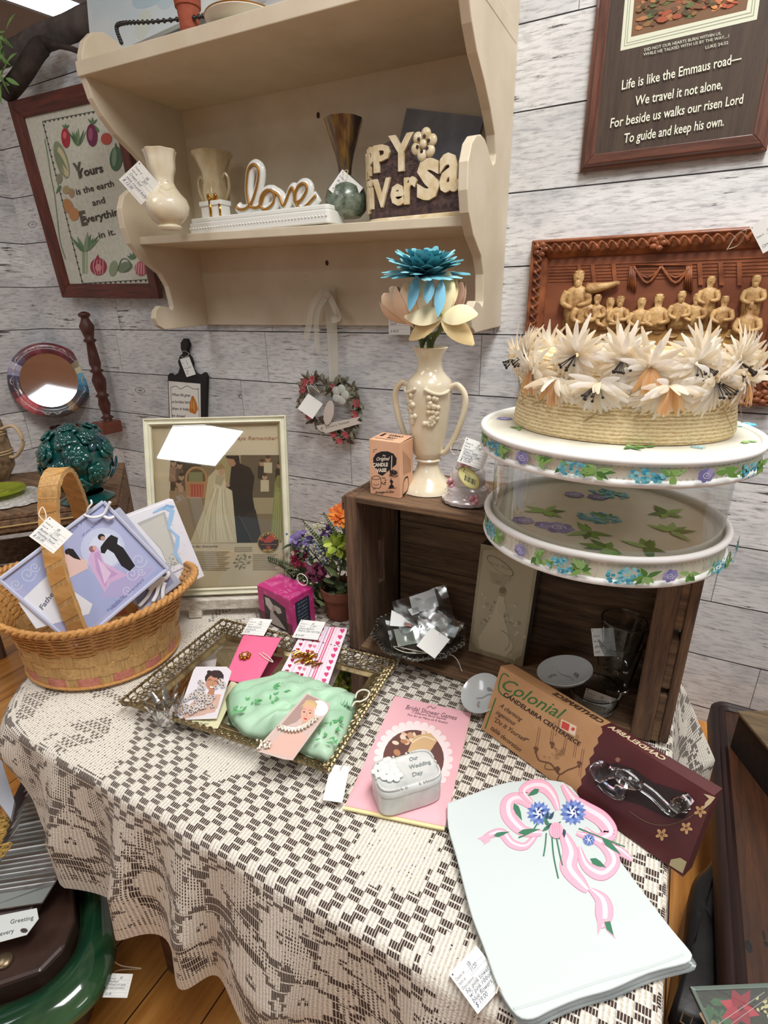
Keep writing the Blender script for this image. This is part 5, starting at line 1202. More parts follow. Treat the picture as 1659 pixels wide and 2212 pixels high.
a.ell(893, 1640, 77, 74, 'f6e4e4', 0, 30); a.ell(893, 1640, 66, 63, '6a4640', 0, 30)
for i in range(26): a.ell(893 + random.uniform(-40, 40), 1620 + random.uniform(-38, 10), random.uniform(3, 9), random.uniform(3, 7), random.choice(['d9b08a', 'e6d2bc', 'b98562', 'c79a78', 'f0e4d4', 'e8bfa8']), random.uniform(0, 90))
a.poly([(895, 1590), (930, 1584), (945, 1600), (925, 1630), (880, 1625)], 'd4b184'); a.curve([(890, 1605), (915, 1592), (940, 1600)], 3, 'e9d3b4')
for s_, p0_, p1_, h in (('Bridal Shower Games', (876, 1532), (985, 1556), 10), ('7 different Party Games', (889, 1541), (963, 1556), 4.5), ('Fun for as Many as 8 Guests', (880, 1546), (966, 1564), 4.5)): a.text(s_, p0_, p1_, h, '6a4f5c', .25)
a.curve([(922, 1530), (930, 1526), (936, 1531), (942, 1528)], 1.2, '6a4f5c'); a.build('cover_print', t)
# porcelain box: book shaped
zt_ = TT + .046; top4 = [P(x, y, z=zt_) for x, y in ((800, 1648), (926, 1614), (958, 1674), (824, 1722))]
q, U, D, n, w_, h_ = rect(*top4); U = V((U.x, U.y, 0)).normalized(); D = V((D.x, D.y, 0)).normalized(); c = sum(q, V()) / 4; c.z = TT + .004
t = thing('trinket_box', 'silvery white porcelain wedding trinket box shaped like a cushion on the pink booklet', 'trinket box', c)
def sring(a_, b_, z, n_=56, e=4.5):
    out = []
    for i in range(n_):
        g = 2 * math.pi * i / n_; cs, sn = math.cos(g), math.sin(g); x = abs(cs) ** (2 / e) * a_ * (1 if cs > 0 else -1); y = abs(sn) ** (2 / e) * b_ * (1 if sn > 0 else -1); out.append(c + U * x + D * y + V((0, 0, z)))
    return out
def sloft(rows): 
    vs = []; [vs.extend(r) for r in rows]; n_ = len(rows[0]); fs = [(i * n_ + j, i * n_ + (j + 1) % n_, (i + 1) * n_ + (j + 1) % n_, (i + 1) * n_ + j)[::-1] for i in range(len(rows) - 1) for j in range(n_)]
    fs += [tuple(range(n_)), tuple(range((len(rows) - 1) * n_, len(rows) * n_))[::-1]]; return MB().add(vs, fs)
a_, b_ = w_ / 2, h_ / 2
SIL = mat('pearl_porcelain', 'dedfdb', .25, col2='c3c6c4', vscale=30, coat=.6)
obj('box_body', sloft([sring(a_ * (1.0 + .02 * (k % 2)) * (.97 if k < 1 else 1), b_ * (1 + .03 * (k % 2)) * (.97 if k < 1 else 1), .001 + .0285 * k / 11) for k in range(12)]), SIL, t, smooth='all')
obj('box_lid', sloft([sring(a_ * 1.02, b_ * 1.03, .030), sring(a_ * 1.04, b_ * 1.06, .033), sring(a_ * 1.03, b_ * 1.04, .038), sring(a_ * .96, b_ * .95, .0415), sring(a_ * .86, b_ * .82, .042), sring(a_ * .8, b_ * .76, .0408)]), mat('smoky_silver_porcelain', 'c0c4c2', .25, col2='e2e4df', vscale=22, coat=.6), t, smooth='all')
bb = MB(); rg = sring(a_ * .97, b_ * .96, .0425, 90)
for p in rg: bb.ball(p, .0018, 6, 5)
obj('beaded_border', bb, SIL, t, smooth='all')
fb = MB()
for i in range(9):
    f = (i % 5) / 5; p = c + U * (-a_ * .66 + random.uniform(-.4, .55) * a_ * .5) + D * (random.uniform(-.75, .8) * b_) + V((0, 0, .044))
    for k in range(5): g = k * 1.257 + i; fb.ball(p + V((.0062 * math.cos(g), .0062 * math.sin(g), 0)), (.0048, .0048, .0022), 8, 5)
    fb.ball(p + V((0, 0, .002)), .002, 6, 5)
obj('raised_flowers', fb, M['white_glaze'], t, smooth='all')
a = Art(lambda x, y: c + U * x + D * y + V((0, 0, .0412)), (0, 0, 1))
for i, s_ in enumerate(('Our', 'Wedding', 'Day')): wd = (.012, .03, .014)[i]; a.text(s_, (.004 + .005 * (i == 0), -.012 + i * .012), (.004 + .005 * (i == 0) + wd, -.012 + i * .012), .006, '7d8584', .25, .02)
a.build('lettering', t)

# ------------------------------------------------------------------ wooden crate on the table
random.seed(5)
KX0, KX1, KY0, KY1, KZ0, KZ1 = -.457, .055, -.787, -.612, TT, .834
t = thing('wooden_crate', 'weathered brown wooden crate lying on its side with open front on the lace table', 'crate', (-.2, -.7, TT))
def plank(name, lo, hi, m_, bev=.002): return obj(name, MB().box(lo, hi), m_, t, bevel=bev)
plank('top_board', (KX0 + .02, KY0, KZ1 - .011), (KX1 - .004, KY0 + .087, KZ1), M['crate']); plank('top_board', (KX0 + .02, KY0 + .089, KZ1 - .011), (KX1 - .004, KY1, KZ1), M['crate'])
plank('bottom_board', (KX0 + .02, KY0, KZ0), (KX1 - .004, KY0 + .087, KZ0 + .011), M['crate']); plank('bottom_board', (KX0 + .02, KY0 + .089, KZ0), (KX1 - .004, KY1, KZ0 + .011), M['crate'])
for k in range(3): plank('back_slat', (KX0 + .02, KY1 - .009, KZ0 + .013 + k * .094), (KX1 - .004, KY1 - .001, KZ0 + .013 + k * .094 + .0925), M['crate'])
def end_panel(x0, x1):      # end board with a hand slot
    mb = MB(); ym = (KY0 + KY1) / 2; mb.box((x0, KY0 + .004, KZ0), (x1, ym - .012, KZ1 - .002)); mb.box((x0, ym + .012, KZ0), (x1, KY1, KZ1 - .002)); mb.box((x0, ym - .012, KZ0), (x1, ym + .012, KZ0 + .10)); mb.box((x0, ym - .012, KZ0 + .19), (x1, ym + .012, KZ1 - .002)); return mb
obj('end_panel', end_panel(KX0 + .006, KX0 + .020), M['crate_v'], t); obj('end_panel', end_panel(KX1 - .022, KX1 - .008), M['crate_v'], t)
plank('corner_post', (KX0 - .002, KY0 - .002, KZ0), (KX0 + .022, KY0 + .02, KZ1 + .001), M['crate_v'], .003); plank('corner_post', (KX0, KY1 - .02, KZ0), (KX0 + .02, KY1, KZ1 + .001), M['crate_v'], .003)
plank('corner_post', (KX1 - .033, KY0 - .004, KZ0), (KX1 - .006, KY0 + .018, KZ1 - .012), M['crate_v'], .003)
plank('outer_slat', (KX0 - .010, KY0 + .005, KZ1 - .03), (KX0 - .002, KY1, KZ1 - .006), M['crate'])
for z0, z1 in ((KZ0 + .002, KZ0 + .085), (KZ0 + .095, KZ0 + .175), (KZ0 + .19, KZ0 + .27)): plank('outer_slat', (KX1 - .008, KY0 - .002, z0), (KX1 + .004, KY1 + .004, z1), M['crate'], .003)
plank('outer_post', (KX1 + .004, KY0 - .004, KZ0 + .004), (KX1 + .016, KY0 + .03, KZ1 - .02), M['crate_v'], .004)
CF = KZ0 + .012
# silver footed dish
c = V((-.335, -.752, CF + .0)); 
t = thing('footed_dish', 'silver pierced footed dish with scalloped edge inside the crate at left', 'dish', c)
SV = mat('old_silver', 'b5b1a6', .2, metal=.9, col2='6d675c', vscale=30)
RM_ = .083
obj('dish_bowl', MB().lathe([(0, .012), (.04, .013), (.062, .02), (.078, .034), (RM_, .037), (RM_ - .001, .039), (.076, .037), (.06, .023), (.04, .016), (0, .015)], c, 60, fn=lambda a, z: 1 + (.035 * math.cos(a * 10) if z > .03 else 0)), SV, t, smooth=True)
pr_ = MB()
for k in range(54):
    a_ = k / 54 * 6.283; rr = RM_ * .965 * (1 + .035 * math.cos(a_ * 10)); pr_.tube([c + V(((rr + .0035 * math.cos(g)) * math.cos(a_), (rr + .0035 * math.cos(g)) * math.sin(a_), .038 + .0035 * math.sin(g))) for g in [j * .785 for j in range(8)]], .0009, 4, closed=True)
obj('pierced_rim', pr_, SV, t)
for a_ in (-1.75, .35, 2.4): obj('foot', MB().tube(spl([c + V((.055 * math.cos(a_), .055 * math.sin(a_), .018)), c + V((.066 * math.cos(a_), .066 * math.sin(a_), .010)), c + V((.06 * math.cos(a_), .06 * math.sin(a_), .003)), c + V((.068 * math.cos(a_), .068 * math.sin(a_), .0025))]), .004, 8), SV, t, smooth='all')
def bag(name, label, quad, z0, up, inner_, side_=0):
    c_ = P(sum(x for x, y in quad) / 4, sum(y for x, y in quad) / 4, z=z0); N = face_n(c_, up, side_)
    q = [PP(x, y, c_, N) for x, y in quad]; t = thing(name, label, 'packet', min(q, key=lambda p: p.z), 'cellophane packets in the silver dish')
    mb = MB(); nx_ = 9
    def fn(u, v, s_=1):
        p = q[0].lerp(q[1], u).lerp(q[3].lerp(q[2], u), v); return p + N * (s_ * .007 * math.sin(math.pi * u) * math.sin(math.pi * v) + .0028 * noise.noise(p * 60))
    mb.grid(lambda u, v: fn(u, v, 1), nx_, nx_); mb.grid(lambda u, v: fn(u, v, -.6), nx_, nx_); obj('cellophane_sleeve', mb, M['cello'], t, smooth='all')
    for nm, pts, col in inner_:
        obj(nm, MB().prism([PP(x, y, c_ + N * .001, N) for x, y in pts], N, .0012, col), vcol(.7), t)
    return t
bag('favour_packet', 'large clear packet with a white bonnet-shaped favour standing in the silver dish', [(846, 1300), (962, 1262), (992, 1372), (880, 1420)], .615, .3, [('paper_bonnet', [(846, 1318), (868, 1330), (892, 1350), (870, 1354), (842, 1352)], 'e4e6e4'), ('pink_bow', [(874, 1344), (892, 1348), (888, 1354), (872, 1352)], 'd98c80'), ('card_insert', [(884, 1290), (938, 1272), (948, 1310), (892, 1326)], 'a9a9a8'), ('small_figure', [(880, 1316), (904, 1312), (906, 1324), (890, 1330)], 'dfe0dd')])
bag('favour_packet', 'clear packet with folded grey paper lying across the right of the silver dish', [(946, 1318), (1004, 1348), (972, 1392), (920, 1360)], .60, .6, [('card_insert', [(948, 1322), (978, 1340), (950, 1372), (925, 1352)], 'b3b5b3'), ('ribbon_curl', [(968, 1348), (992, 1356), (982, 1378), (962, 1372)], 'd9dde2')])
bag('favour_packet', 'clear packet with a pale lace favour lying at the left of the silver dish', [(832, 1340), (905, 1352), (898, 1412), (846, 1400)], .592, .8, [('lace_favour', [(850, 1360), (890, 1356), (900, 1390), (860, 1398)], '8b8f86')])
price_tag([(934, 1354), (973, 1384), (940, 1417), (896, 1398)], P(935, 1388, z=.612), (.05, -.6, 1), [], 'blank white card lying face down on the silver dish packets', [P(945, 1414, z=.602), P(900, 1406, z=.585), P(850, 1396, z=.58), P(880, 1410, z=.58), P(960, 1412, z=.575), P(985, 1422, z=.565), P(998, 1450, z=.552)], blank=True)
# tall picture box
A_, B_ = P(1012, 1405, z=CF), P(1154, 1447, z=CF); up = V((.03, .10, 1)).normalized(); ux = (B_ - A_).normalized()
N_ = up.cross(ux).normalized(); N_ = -N_ if N_.dot(CAM - A_) < 0 else N_
TLp, TRp = PP(1034, 1159, A_, N_), PP(1212, 1214, A_, N_); BRp = PP(1185, 1456, A_, N_)
hgt = .205; ux = ux * 1; wd = .098
q = [A_ + up * hgt, A_ + ux * wd + up * hgt, A_ + ux * wd, A_]
t = thing('doll_box', 'tall sepia box with oval emblem and faded lady in a gown, inside the crate', 'box', A_)
obj('box_body', MB().hexa([p - N_ * .034 for p in q], N_, .034), mat('aged_box_side', '6e6b62', .6, col2='575349', vscale=12), t, bevel=.001)
a = Art(lambda x, y: q[0] + (q[1] - q[0]) * x + (q[3] - q[0]) * y, N_)
obj('printed_front', MB().hexa(q, N_, .0008), mat('sepia_print', 'a89c7e', .5, col2='8f8466', vscale=18, coat=.2), t)
a.mb = MB(); a.N = N_; a.mp = lambda x, y: q[0] + (q[1] - q[0]) * x + (q[3] - q[0]) * y + N_ * .0008
a.poly([(.06, .05), (.2, .03), (.8, .03), (.94, .05), (.96, .9), (.85, .96), (.15, .96), (.05, .9)], 'b0a587')
for i in range(90): a.ell(random.gauss(.48, .2), random.gauss(.68, .14), random.uniform(.015, .05), random.uniform(.008, .02), random.choice(['a2977a', 'bcb294', '978b6e', 'c4bb9f']), n=7)
a.poly([(.42, .42), (.52, .42), (.56, .6), (.8, .85), (.7, .95), (.2, .95), (.16, .85), (.36, .6)], 'c2b898'); a.ell(.48, .38, .07, .035, 'a1906e'); a.ell(.48, .36, .06, .03, '7f7150'); a.ell(.5, .52, .08, .06, 'bdb292')
for r, c_ in ((1, '6f6549'), (.94, 'b0a587')): a.ell(.38, .155, .25 * r, .05 * r, c_, 12, 24)
a.text('First Kiss', (.2, .16), (.56, .175), .028, '8a7d5c', .3)
for i in range(7): a.text('a memory of sweet days'[: 22 - i], (.2 + i * .01, .23 + i * .014), (.62 - i * .02, .24 + i * .014), .009, '7d7355')
a.curve([(.55, .72), (.68, .75), (.72, .83), (.66, .9)], .01, '8d8163'); a.build('print', t)
# saucers, tumblers, dish with tag
c = P(1046, 1505, z=.56); 
def saucer(label, c, r, tiltv, lx, ly):
    N = V(tiltv).normalized(); R = N.to_track_quat('Z', 'Y').to_matrix(); t = thing('small_plate', label, 'plate', c - V((0, 0, r * abs(1 - N.z) + .004)), 'small china plates in the crate')
    obj('plate_body', MB().lathe([(r * .5, 0), (r * .55, .002), (r * .9, .006), (r, .012), (r * .985, .013), (r * .6, .005), (0, .004)], c, 40, M=R), mat('pale_grey_china', 'c6cbca', .2, col2='b6bcbb', vscale=10, coat=.6), t, smooth=True)
    a = Art(lambda x, y: c + R @ V((x * r, -y * r, .0065)), N)
    a.curve([(-.1, .3), (.1, .1), (.2, -.2), (.35, -.3)], .03, '8e8f8c'); a.leaf(-.1, -.35, .35, .16, -15, '85878a'); a.leaf(.1, .3, .3, .1, 60, '9a8f86'); a.ell(.3, .5, .05, .04, '9a7a78'); a.build('printed_flower', t)
saucer('small pale china plate with grey sprig leaning behind the left of the candelabra box', c, .034, (-.35, -.5, 1), 0, 0)
saucer('small pale china plate lying against the tall sepia box in the crate', P(1222, 1462, z=.585), .042, (-.25, .0, 1), 0, 0)
def tumbler(label, c, h, r0, r1, z0):
    t = thing('glass_tumbler', label, 'tumbler', c + V((0, 0, z0)), 'clear glass tumblers in the crate')
    pr = [(r0 * .9, 0), (r0, .004), (r0 + (r1 - r0) * .5, h * .5), (r1, h), (r1 - .0018, h), (r0 + (r1 - r0) * .5 - .0025, h * .5), (r0 - .004, .010), (0, .008)]
    obj('cup', MB().lathe(pr, c + V((0, 0, z0)), 40, fn=lambda a, z: 1 + (.02 * math.sin(a * 14) * math.cos(z * 260) if z < h * .6 else 0)), M['glass'], t, smooth=True)
    obj('rim', MB().tube([c + V((r1 * math.cos(k / 36 * 6.283), r1 * math.sin(k / 36 * 6.283), z0 + h)) for k in range(36)], .0011, 6, closed=True), M['glass'], t, smooth='all')
gc = V((-.012, -.705, CF))
tumbler('upper of two stacked cut glass tumblers in the right of the crate', gc, .09, .021, .033, .038)
tumbler('lower of two stacked cut glass tumblers in the right of the crate', gc, .09, .023, .034, 0)
bc_ = V((-.035, -.765, CF)); t = thing('glass_bowl', 'low clear glass candle bowl with a tag inside at the front of the crate', 'bowl', bc_)
obj('bowl_body', MB().lathe([(.02, 0), (.03, .004), (.0365, .02), (.037, .036), (.035, .036), (.034, .02), (.028, .008), (0, .006)], bc_, 40), M['glass'], t, smooth=True)
tp = P(1295, 1508, y=-.752)
price_tag([(1266, 1484), (1333, 1512), (1322, 1546), (1256, 1524)], tp, face_n(tp, .3), ['#Dealer #|SB', '#Item #|1521', '#Description|', 'Candy glass votive', 'clear'], 'white price tag inside the low glass bowl in the crate')
tp = P(1302, 1390, y=-.72)
price_tag([(1276, 1360), (1324, 1354), (1334, 1420), (1284, 1414)], tp, face_n(tp, .1), ['#Dealer #|SB', '#Item #|', 'glasses', 'pair'], 'grey-looking price tag inside the stacked glass tumblers')
# candelabra box
zt2 = .629
A_, B_ = P(1038, 1577, z=TT), P(1475, 1888, z=TT); C_, D_ = P(1083, 1437, z=zt2), P(1544, 1722, z=zt2)
q, U, D, n, w_, h_ = rect(C_, D_, B_, A_); n = n if n.dot(CAM - A_) > 0 else -n
dz = TT + .001 - min(q[2].z, q[3].z); 
t = thing('candelabra_box', 'long tan and maroon candelabra centerpiece box with glass arm, leaning on the crate', 'box', (q[2] + q[3]) / 2)
dep = .030
X0, X1 = q[0], q[1]; sp_ = .545
mids = (q[0].lerp(q[1], sp_), q[3].lerp(q[2], sp_ - .012))
TAN = mat('kraft_tan_card', 'c09468', .6, col2='b08258', vscale=14); MAR = mat('maroon_card', '5a2a2c', .45, col2='4c2224', vscale=16)
obj('box_body', MB().hexa([p - n * dep for p in (q[0], mids[0], mids[1], q[3])], n, dep), TAN, t)
obj('box_lid', MB().hexa([p - n * dep for p in (mids[0], q[1], q[2], mids[1])], n, dep), MAR, t)
a = plane_art(q[0], n)
zz_ = [(1296 + 4, 1571)] ; L_ = []
m0, m1 = (1303, 1572), (1240, 1728)   # torn edge where tan meets maroon
for k in range(15):
    f = k / 14; L_.append((m0[0] + (m1[0] - m0[0]) * f + (3 if k % 2 else -3), m0[1] + (m1[1] - m0[1]) * f))
a.poly(L_ + [(1228, 1712), (1288, 1567)][::1], 'b98c61')
a.text('Colonial', (1078, 1484), (1205, 1552), 26, '3f6b35', .35, .01); a.curve([(1100, 1462), (1088, 1455), (1080, 1470), (1078, 1492), (1094, 1506), (1112, 1500)], 3, '3f6b35')
a.text('CANDELABRA CENTERPIECE', (1086, 1502), (1251, 1612), 9, '2a1a16', 0, .03)
a.line([(1071, 1508), (1048, 1574)], 3.2, '3f6b35')
for i, (s_, p0_, p1_) in enumerate((('A charming', (1078, 1526), (1124, 1558)), ('ingenious', (1070, 1541), (1110, 1567)), ('"Do It Yourself"', (1064, 1556), (1136, 1604)), ('table decoration', (1058, 1574), (1122, 1624)))): a.text(s_, p0_, p1_, 9.5, '33251d', .25, .012)
a.poly([(1213, 1553), (1246, 1569), (1242, 1590), (1210, 1573)], 'e2cdb2'); a.poly([(1215, 1557), (1231, 1565), (1228, 1580), (1212, 1572)], 'c8493f'); a.ell(1238, 1575, 4, 4, 'c8493f'); a.line([(1210, 1552), (1200, 1590)], 1, '5a3a2a')
INK = '6b4632'
for x, y, l in ((1158, 1596, 50), (1190, 1582, 45), (1216, 1612, 42), (1252, 1648, 62), (1240, 1612, 50)):
    a.line([(x + 6, y - l * .5), (x - 2, y + l * .45)], .9, INK); a.line([(x + 10, y - l * .48), (x + 2, y + l * .5)], .9, INK)
for x, y in ((1158, 1617), (1193, 1606), (1252, 1648), (1205, 1660)): a.ell(x, y, 6, 4, INK, 25); a.ell(x, y + 6, 3, 5, INK, 10)
a.curve([(1157, 1622), (1165, 1642), (1190, 1650), (1208, 1672), (1225, 1664), (1246, 1656), (1252, 1650)], 3, INK); a.curve([(1180, 1648), (1178, 1660), (1196, 1662), (1206, 1655)], 1.6, INK); a.curve([(1210, 1672), (1204, 1685), (1215, 1688)], 2, INK)
for i in range(26): x, y = 1204 + random.gauss(0, 11), 1625 + random.gauss(0, 9); a.curve([(x - 3, y), (x, y - 3), (x + 3, y), (x, y + 2)], .7, '8a6a4a', 2)
a.flower(1335, 1641, 7, 8, '9a6a58'); 
for x, y in ((1513, 1752), (1483, 1788), (1430, 1802)):
    for k in range(5): a_ = k * 72 + 15; a.ell(x + 8 * math.cos(math.radians(a_)), y + 8 * math.sin(math.radians(a_)), 6, 3.6, 'c29a68', a_, 10); a.line([(x, y), (x + 9 * math.cos(math.radians(a_)), y + 9 * math.sin(math.radians(a_)))], 1, '8a5a40')
a.curve([(1360, 1752), (1400, 1776), (1440, 1782), (1480, 1770), (1500, 1758)], .9, '7a7a50')
a.poly([(1450, 1856), (1470, 1852), (1484, 1861), (1475, 1886), (1446, 1868)], 'a59a74')   # worn corner
a.poly([(1546, 1722), (1536, 1735), (1520, 1748), (1524, 1733), (1532, 1725), (1520, 1714), (1532, 1717)], 'c9b28e')
# window hollow with the glass arm
a.poly([(1292, 1662), (1330, 1648), (1372, 1662), (1410, 1690), (1480, 1712), (1500, 1730), (1478, 1768), (1440, 1765), (1390, 1740), (1340, 1725), (1300, 1712), (1284, 1690)], '2a1c1c')
a.build('front_print', t)
gl = MB(); g_ = lambda x, y, e=.006: PP(x, y, q[0] + n * e, n)
gl.tube(spl([g_(1284, 1676), g_(1300, 1666), g_(1320, 1668), g_(1345, 1672, .010), g_(1375, 1692, .011), g_(1410, 1716, .009), g_(1440, 1745, .008), g_(1460, 1757)]), [.009, .010, .011, .012, .012, .012, .012, .013, .012, .011, .010, .009, .008, .007, .0065, .006] + [.006] * 27, 14, flat=(n, .55))
gl.tube(spl([g_(1296, 1690), g_(1312, 1706), g_(1335, 1716), g_(1340, 1700)]), .007, 10, flat=(n, .6)); gl.ball(g_(1358, 1684, .012), (.016, .012, .010), 14, 10); gl.ball(g_(1470, 1738, .01), (.010, .009, .008), 12, 8); gl.tube([g_(1450, 1750), g_(1475, 1735, .012), g_(1490, 1722)], .006, 10)
obj('glass_candle_arm', gl, M['glass'], t, smooth='all')
tn_ = (q[0] - q[3]).normalized(); a = Art(lambda x, y: q[0] + (q[1] - q[0]) * x - n * (y * dep), tn_)
a.text('CENTERPIECE', (.52, .38), (.25, .38), .34, '33231c', 0, .03) if 0 else None
def toptext(s_, x0, x1, col):
    vs, fs, wd = glyphs(s_, .03); mb = MB(); L = (q[1] - q[0]).length
    mb.add([q[0] + (q[1] - q[0]) * (x0 + (x1 - x0) * x / wd) - n * (dep * (.30 + .62 * y)) + tn_ * .0004 for x, y in vs], fs, col); return mb
obj('side_lettering', toptext('CENTERPIECE', .53, .28, '33231c'), vcol(.6), t); obj('side_lettering', toptext('CANDELABRA', .80, .56, 'd9c6a4'), vcol(.6), t)

# ------------------------------------------------------------------ printed tea towel
tw_o = [(966, 1738), (1010, 1722), (1070, 1700), (1120, 1690), (1215, 1692), (1262, 1740), (1320, 1835), (1400, 1945), (1450, 2010), (1490, 2058), (1493, 2072), (1480, 2084), (1400, 2105), (1320, 2140), (1250, 2160), (1190, 2185), (1150, 2204), (1115, 2196), (1078, 2140), (1045, 2050), (1020, 1985), (1005, 1930), (985, 1850), (968, 1790)]
TWZ = TT + .012
t = thing('tea_towel', 'folded white tea towel printed with pink ribbon bow and blue flowers', 'towel', P(1200, 1950, z=TT))
TWM = mat('white_cotton', 'd0dad9', .85, bump=.25, bscale=900, bdist=.0004)
def tws(off, z, dz): 
    pts = [P(x + off[0], y + off[1], z=z) for x, y in spline(tw_o + [tw_o[0]], 3)[:-1]]
    mb = MB(); mb.pillow(pts, (0, 0, 1), dz, 10, .003); return mb
obj('under_fold', tws((10, 16), TT + .002, .004), TWM, t, smooth='all')
obj('middle_fold', tws((2, 9), TT + .006, .004), TWM, t, smooth='all')
obj('top_fold', MB().prism([P(x, y, z=TWZ) for x, y in spline(tw_o + [tw_o[0]], 3)[:-1]], (0, 0, 1), .003), TWM, t, bevel=.0014)
hm = MB(); hm.tube(spl([P(x, y, z=TWZ + .003) for x, y in ((1110, 2180), (1180, 2160), (1290, 2122), (1400, 2090), (1476, 2062))]), .0012, 6); obj('hem_seam', hm, TWM, t)
a = plane_art(V((0, -1, TWZ + .0032)), V((0, 0, 1)))
PK, PD, BL, BD, GN, TL = 'eeb0c4', 'd77f9c', '5b74b8', '2c3f80', '3d7a5c', '2d4a5a'
def band(pts, w_, c_=PK): a.line(spline(pts, 6), w_ if not isinstance(w_, (int, float)) else w_, c_)
def wl(p, ws): n__ = (len(p) - 1) * 6 + 1; return [ws[0] + (ws[1] - ws[0]) * 0 + 0 for _ in range(n__)] if 0 else [__import__('math').sin(math.pi * (k / (n__ - 1)) ** ws[2]) * ws[1] + ws[0] for k in range(n__)]
def rib_(p, ws=(3, 18, 1), c_=PK): ws = (ws[0], ws[1] * 1.25, ws[2]); a.line(spline(p, 6), [v + 2 for v in wl(p, ws)], PD); a.line(spline(p, 6), wl(p, ws), c_); a.line([(x + 2, y - 2) for x, y in spline(p, 6)], [v * .3 for v in wl(p, ws)], 'f8dbe4')
rib_([(1040, 1815), (1062, 1802), (1085, 1800), (1105, 1822), (1135, 1828), (1160, 1800)], (8, 8, 1)); a.poly([(1030, 1812), (1056, 1800), (1060, 1816), (1044, 1826), (1046, 1816)], PK); a.leaf(1066, 1806, 36, 10, -15, GN)
rib_([(1170, 1800), (1130, 1795), (1100, 1765), (1098, 1735), (1120, 1725), (1150, 1745)], (10, 16, 1)); rib_([(1148, 1735), (1130, 1712), (1148, 1698), (1175, 1700), (1195, 1722), (1205, 1750)], (8, 14, 1))
a.leaf(1110, 1735, 42, 13, 65, GN); a.leaf(1165, 1705, 30, 12, 150, GN); a.leaf(1118, 1800, 50, 12, -10, GN)
rib_([(1215, 1695), (1235, 1725), (1260, 1745), (1300, 1770), (1318, 1800), (1290, 1812), (1262, 1790)], (8, 20, 1)); rib_([(1245, 1800), (1300, 1822), (1325, 1860), (1300, 1888), (1265, 1870), (1250, 1830)], (7, 18, 1))
rib_([(1215, 1800), (1232, 1840), (1228, 1875), (1255, 1910), (1270, 1925)], (10, 20, .8)); rib_([(1272, 1920), (1300, 1945), (1305, 1980), (1298, 2005)], (5, 26, 1.2)); a.poly([(1290, 1985), (1318, 1985), (1322, 2012), (1330, 2028), (1312, 2012), (1303, 1996), (1296, 2010), (1291, 2022)], PK); a.poly([(1305, 1992), (1318, 1990), (1326, 2022), (1310, 2008)], GN)
rib_([(1300, 1820), (1335, 1835), (1352, 1848), (1366, 1860)], (3, 9, 1)); a.leaf(1300, 1812, 55, 12, 40, GN); a.leaf(1275, 1855, 40, 14, 30, GN)
for p in ([(1180, 1800), (1178, 1825), (1174, 1850)], [(1192, 1805), (1196, 1850), (1206, 1898)], [(1200, 1800), (1210, 1850), (1215, 1870)], [(1250, 1790), (1300, 1810), (1350, 1830)], [(1170, 1760), (1150, 1795), (1120, 1810)]): a.curve(p, 3, GN)
for x, y, r in ((1164, 1757, 25), (1238, 1755, 27), (1272, 1815, 13)):
    for k in range(16): g = k * .393 + x; a.leaf(x + r * .35 * math.cos(g), y + r * .35 * math.sin(g), r * .72, r * .42, math.degrees(g), BL if k % 2 else '7c95cf')
    for k in range(12): g = k * .52; a.leaf(x, y, r * .62, r * .3, math.degrees(g), BD if k % 2 else 'c9d6ee')
    a.ell(x, y, r * .22, r * .22, 'e6edf6'); a.ell(x + 2, y - 1, r * .1, r * .1, BD)
for i in range(10): a.leaf(1200 + random.uniform(-20, 20), 1785 + random.uniform(-15, 15), 20, 8, random.uniform(0, 360), random.choice([GN, TL]))
a.ell(1201, 1795, 15, 18, PK); [a.curve([(1192 + 5 * k, 1780), (1194 + 5 * k, 1800), (1196 + 4 * k, 1812)], 1, PD) for k in range(4)]
a.build('ribbon_print', t)
tp = P(1030, 2115, z=TT + .006)
price_tag([(976, 2104), (1029, 2037), (1086, 2120), (1032, 2200)], tp, (0, -.1, 1), ['#Dealer #|SB', '#Item #|1120', '#Description|', 'Sq. pink towel', 'w/ pink ribbon', 'blue flowers', '$ 19.00'], 'white price tag lying on the lace beside the tea towel corner', [P(1072, 2146, z=TT + .012), P(1078, 2130, z=TT + .016), P(1090, 2150, z=TT + .014)])

# ------------------------------------------------------------------ hat box and straw hat
random.seed(9)
hc = V((-.062, -.775, KZ1 + .001))
t = thing('hat_box', 'round clear-sided hat box with white piping and blue hydrangea print on the crate', 'hat box', hc)
VN = mat('cream_quilted_vinyl', 'e2dfcf', .4, bump=.25, bscale=60, col2='dad7c6', vscale=30); WP = mat('white_piping', 'f1f1ee', .4)
RB, RL = .148, .158
obj('tray_floor', MB().lathe([(0, 0), (RB, 0), (RB, .03), (RB - .004, .03), (RB - .004, .026), (0, .026)], hc, 90), VN, t, smooth=True)
def ringm(c_, r, rr): return MB().tube([c_ + V((r * math.cos(k / 90 * 6.2832), r * math.sin(k / 90 * 6.2832), 0)) for k in range(90)], rr, 8, closed=True)
for z, rr in ((.003, .0042), (.032, .0045)): obj('piping', ringm(hc + V((0, 0, z)), RB, rr), WP, t, smooth='all')
obj('clear_wall', MB().lathe([(RB - .006, .026), (RB - .006, .135)], hc, 90, cap=False), M['clear'], t, smooth='all')
ZL = .123
lc = hc + V((0.002, -.008, ZL)); N_l = Matrix.Rotation(math.radians(-1.5), 3, 'X')
obj('lid', MB().lathe([(RL, 0), (RL, .022), (RL - .003, .024), (0, .024), (0, .021), (RL - .004, .021), (RL - .004, 0)], lc, 90, cap=False), VN, t, smooth=True)
for z, rr in ((.001, .0042), (.0235, .0046)): obj('piping', ringm(lc + V((0, 0, z)), RL, rr), WP, t, smooth='all')
st_ = MB()
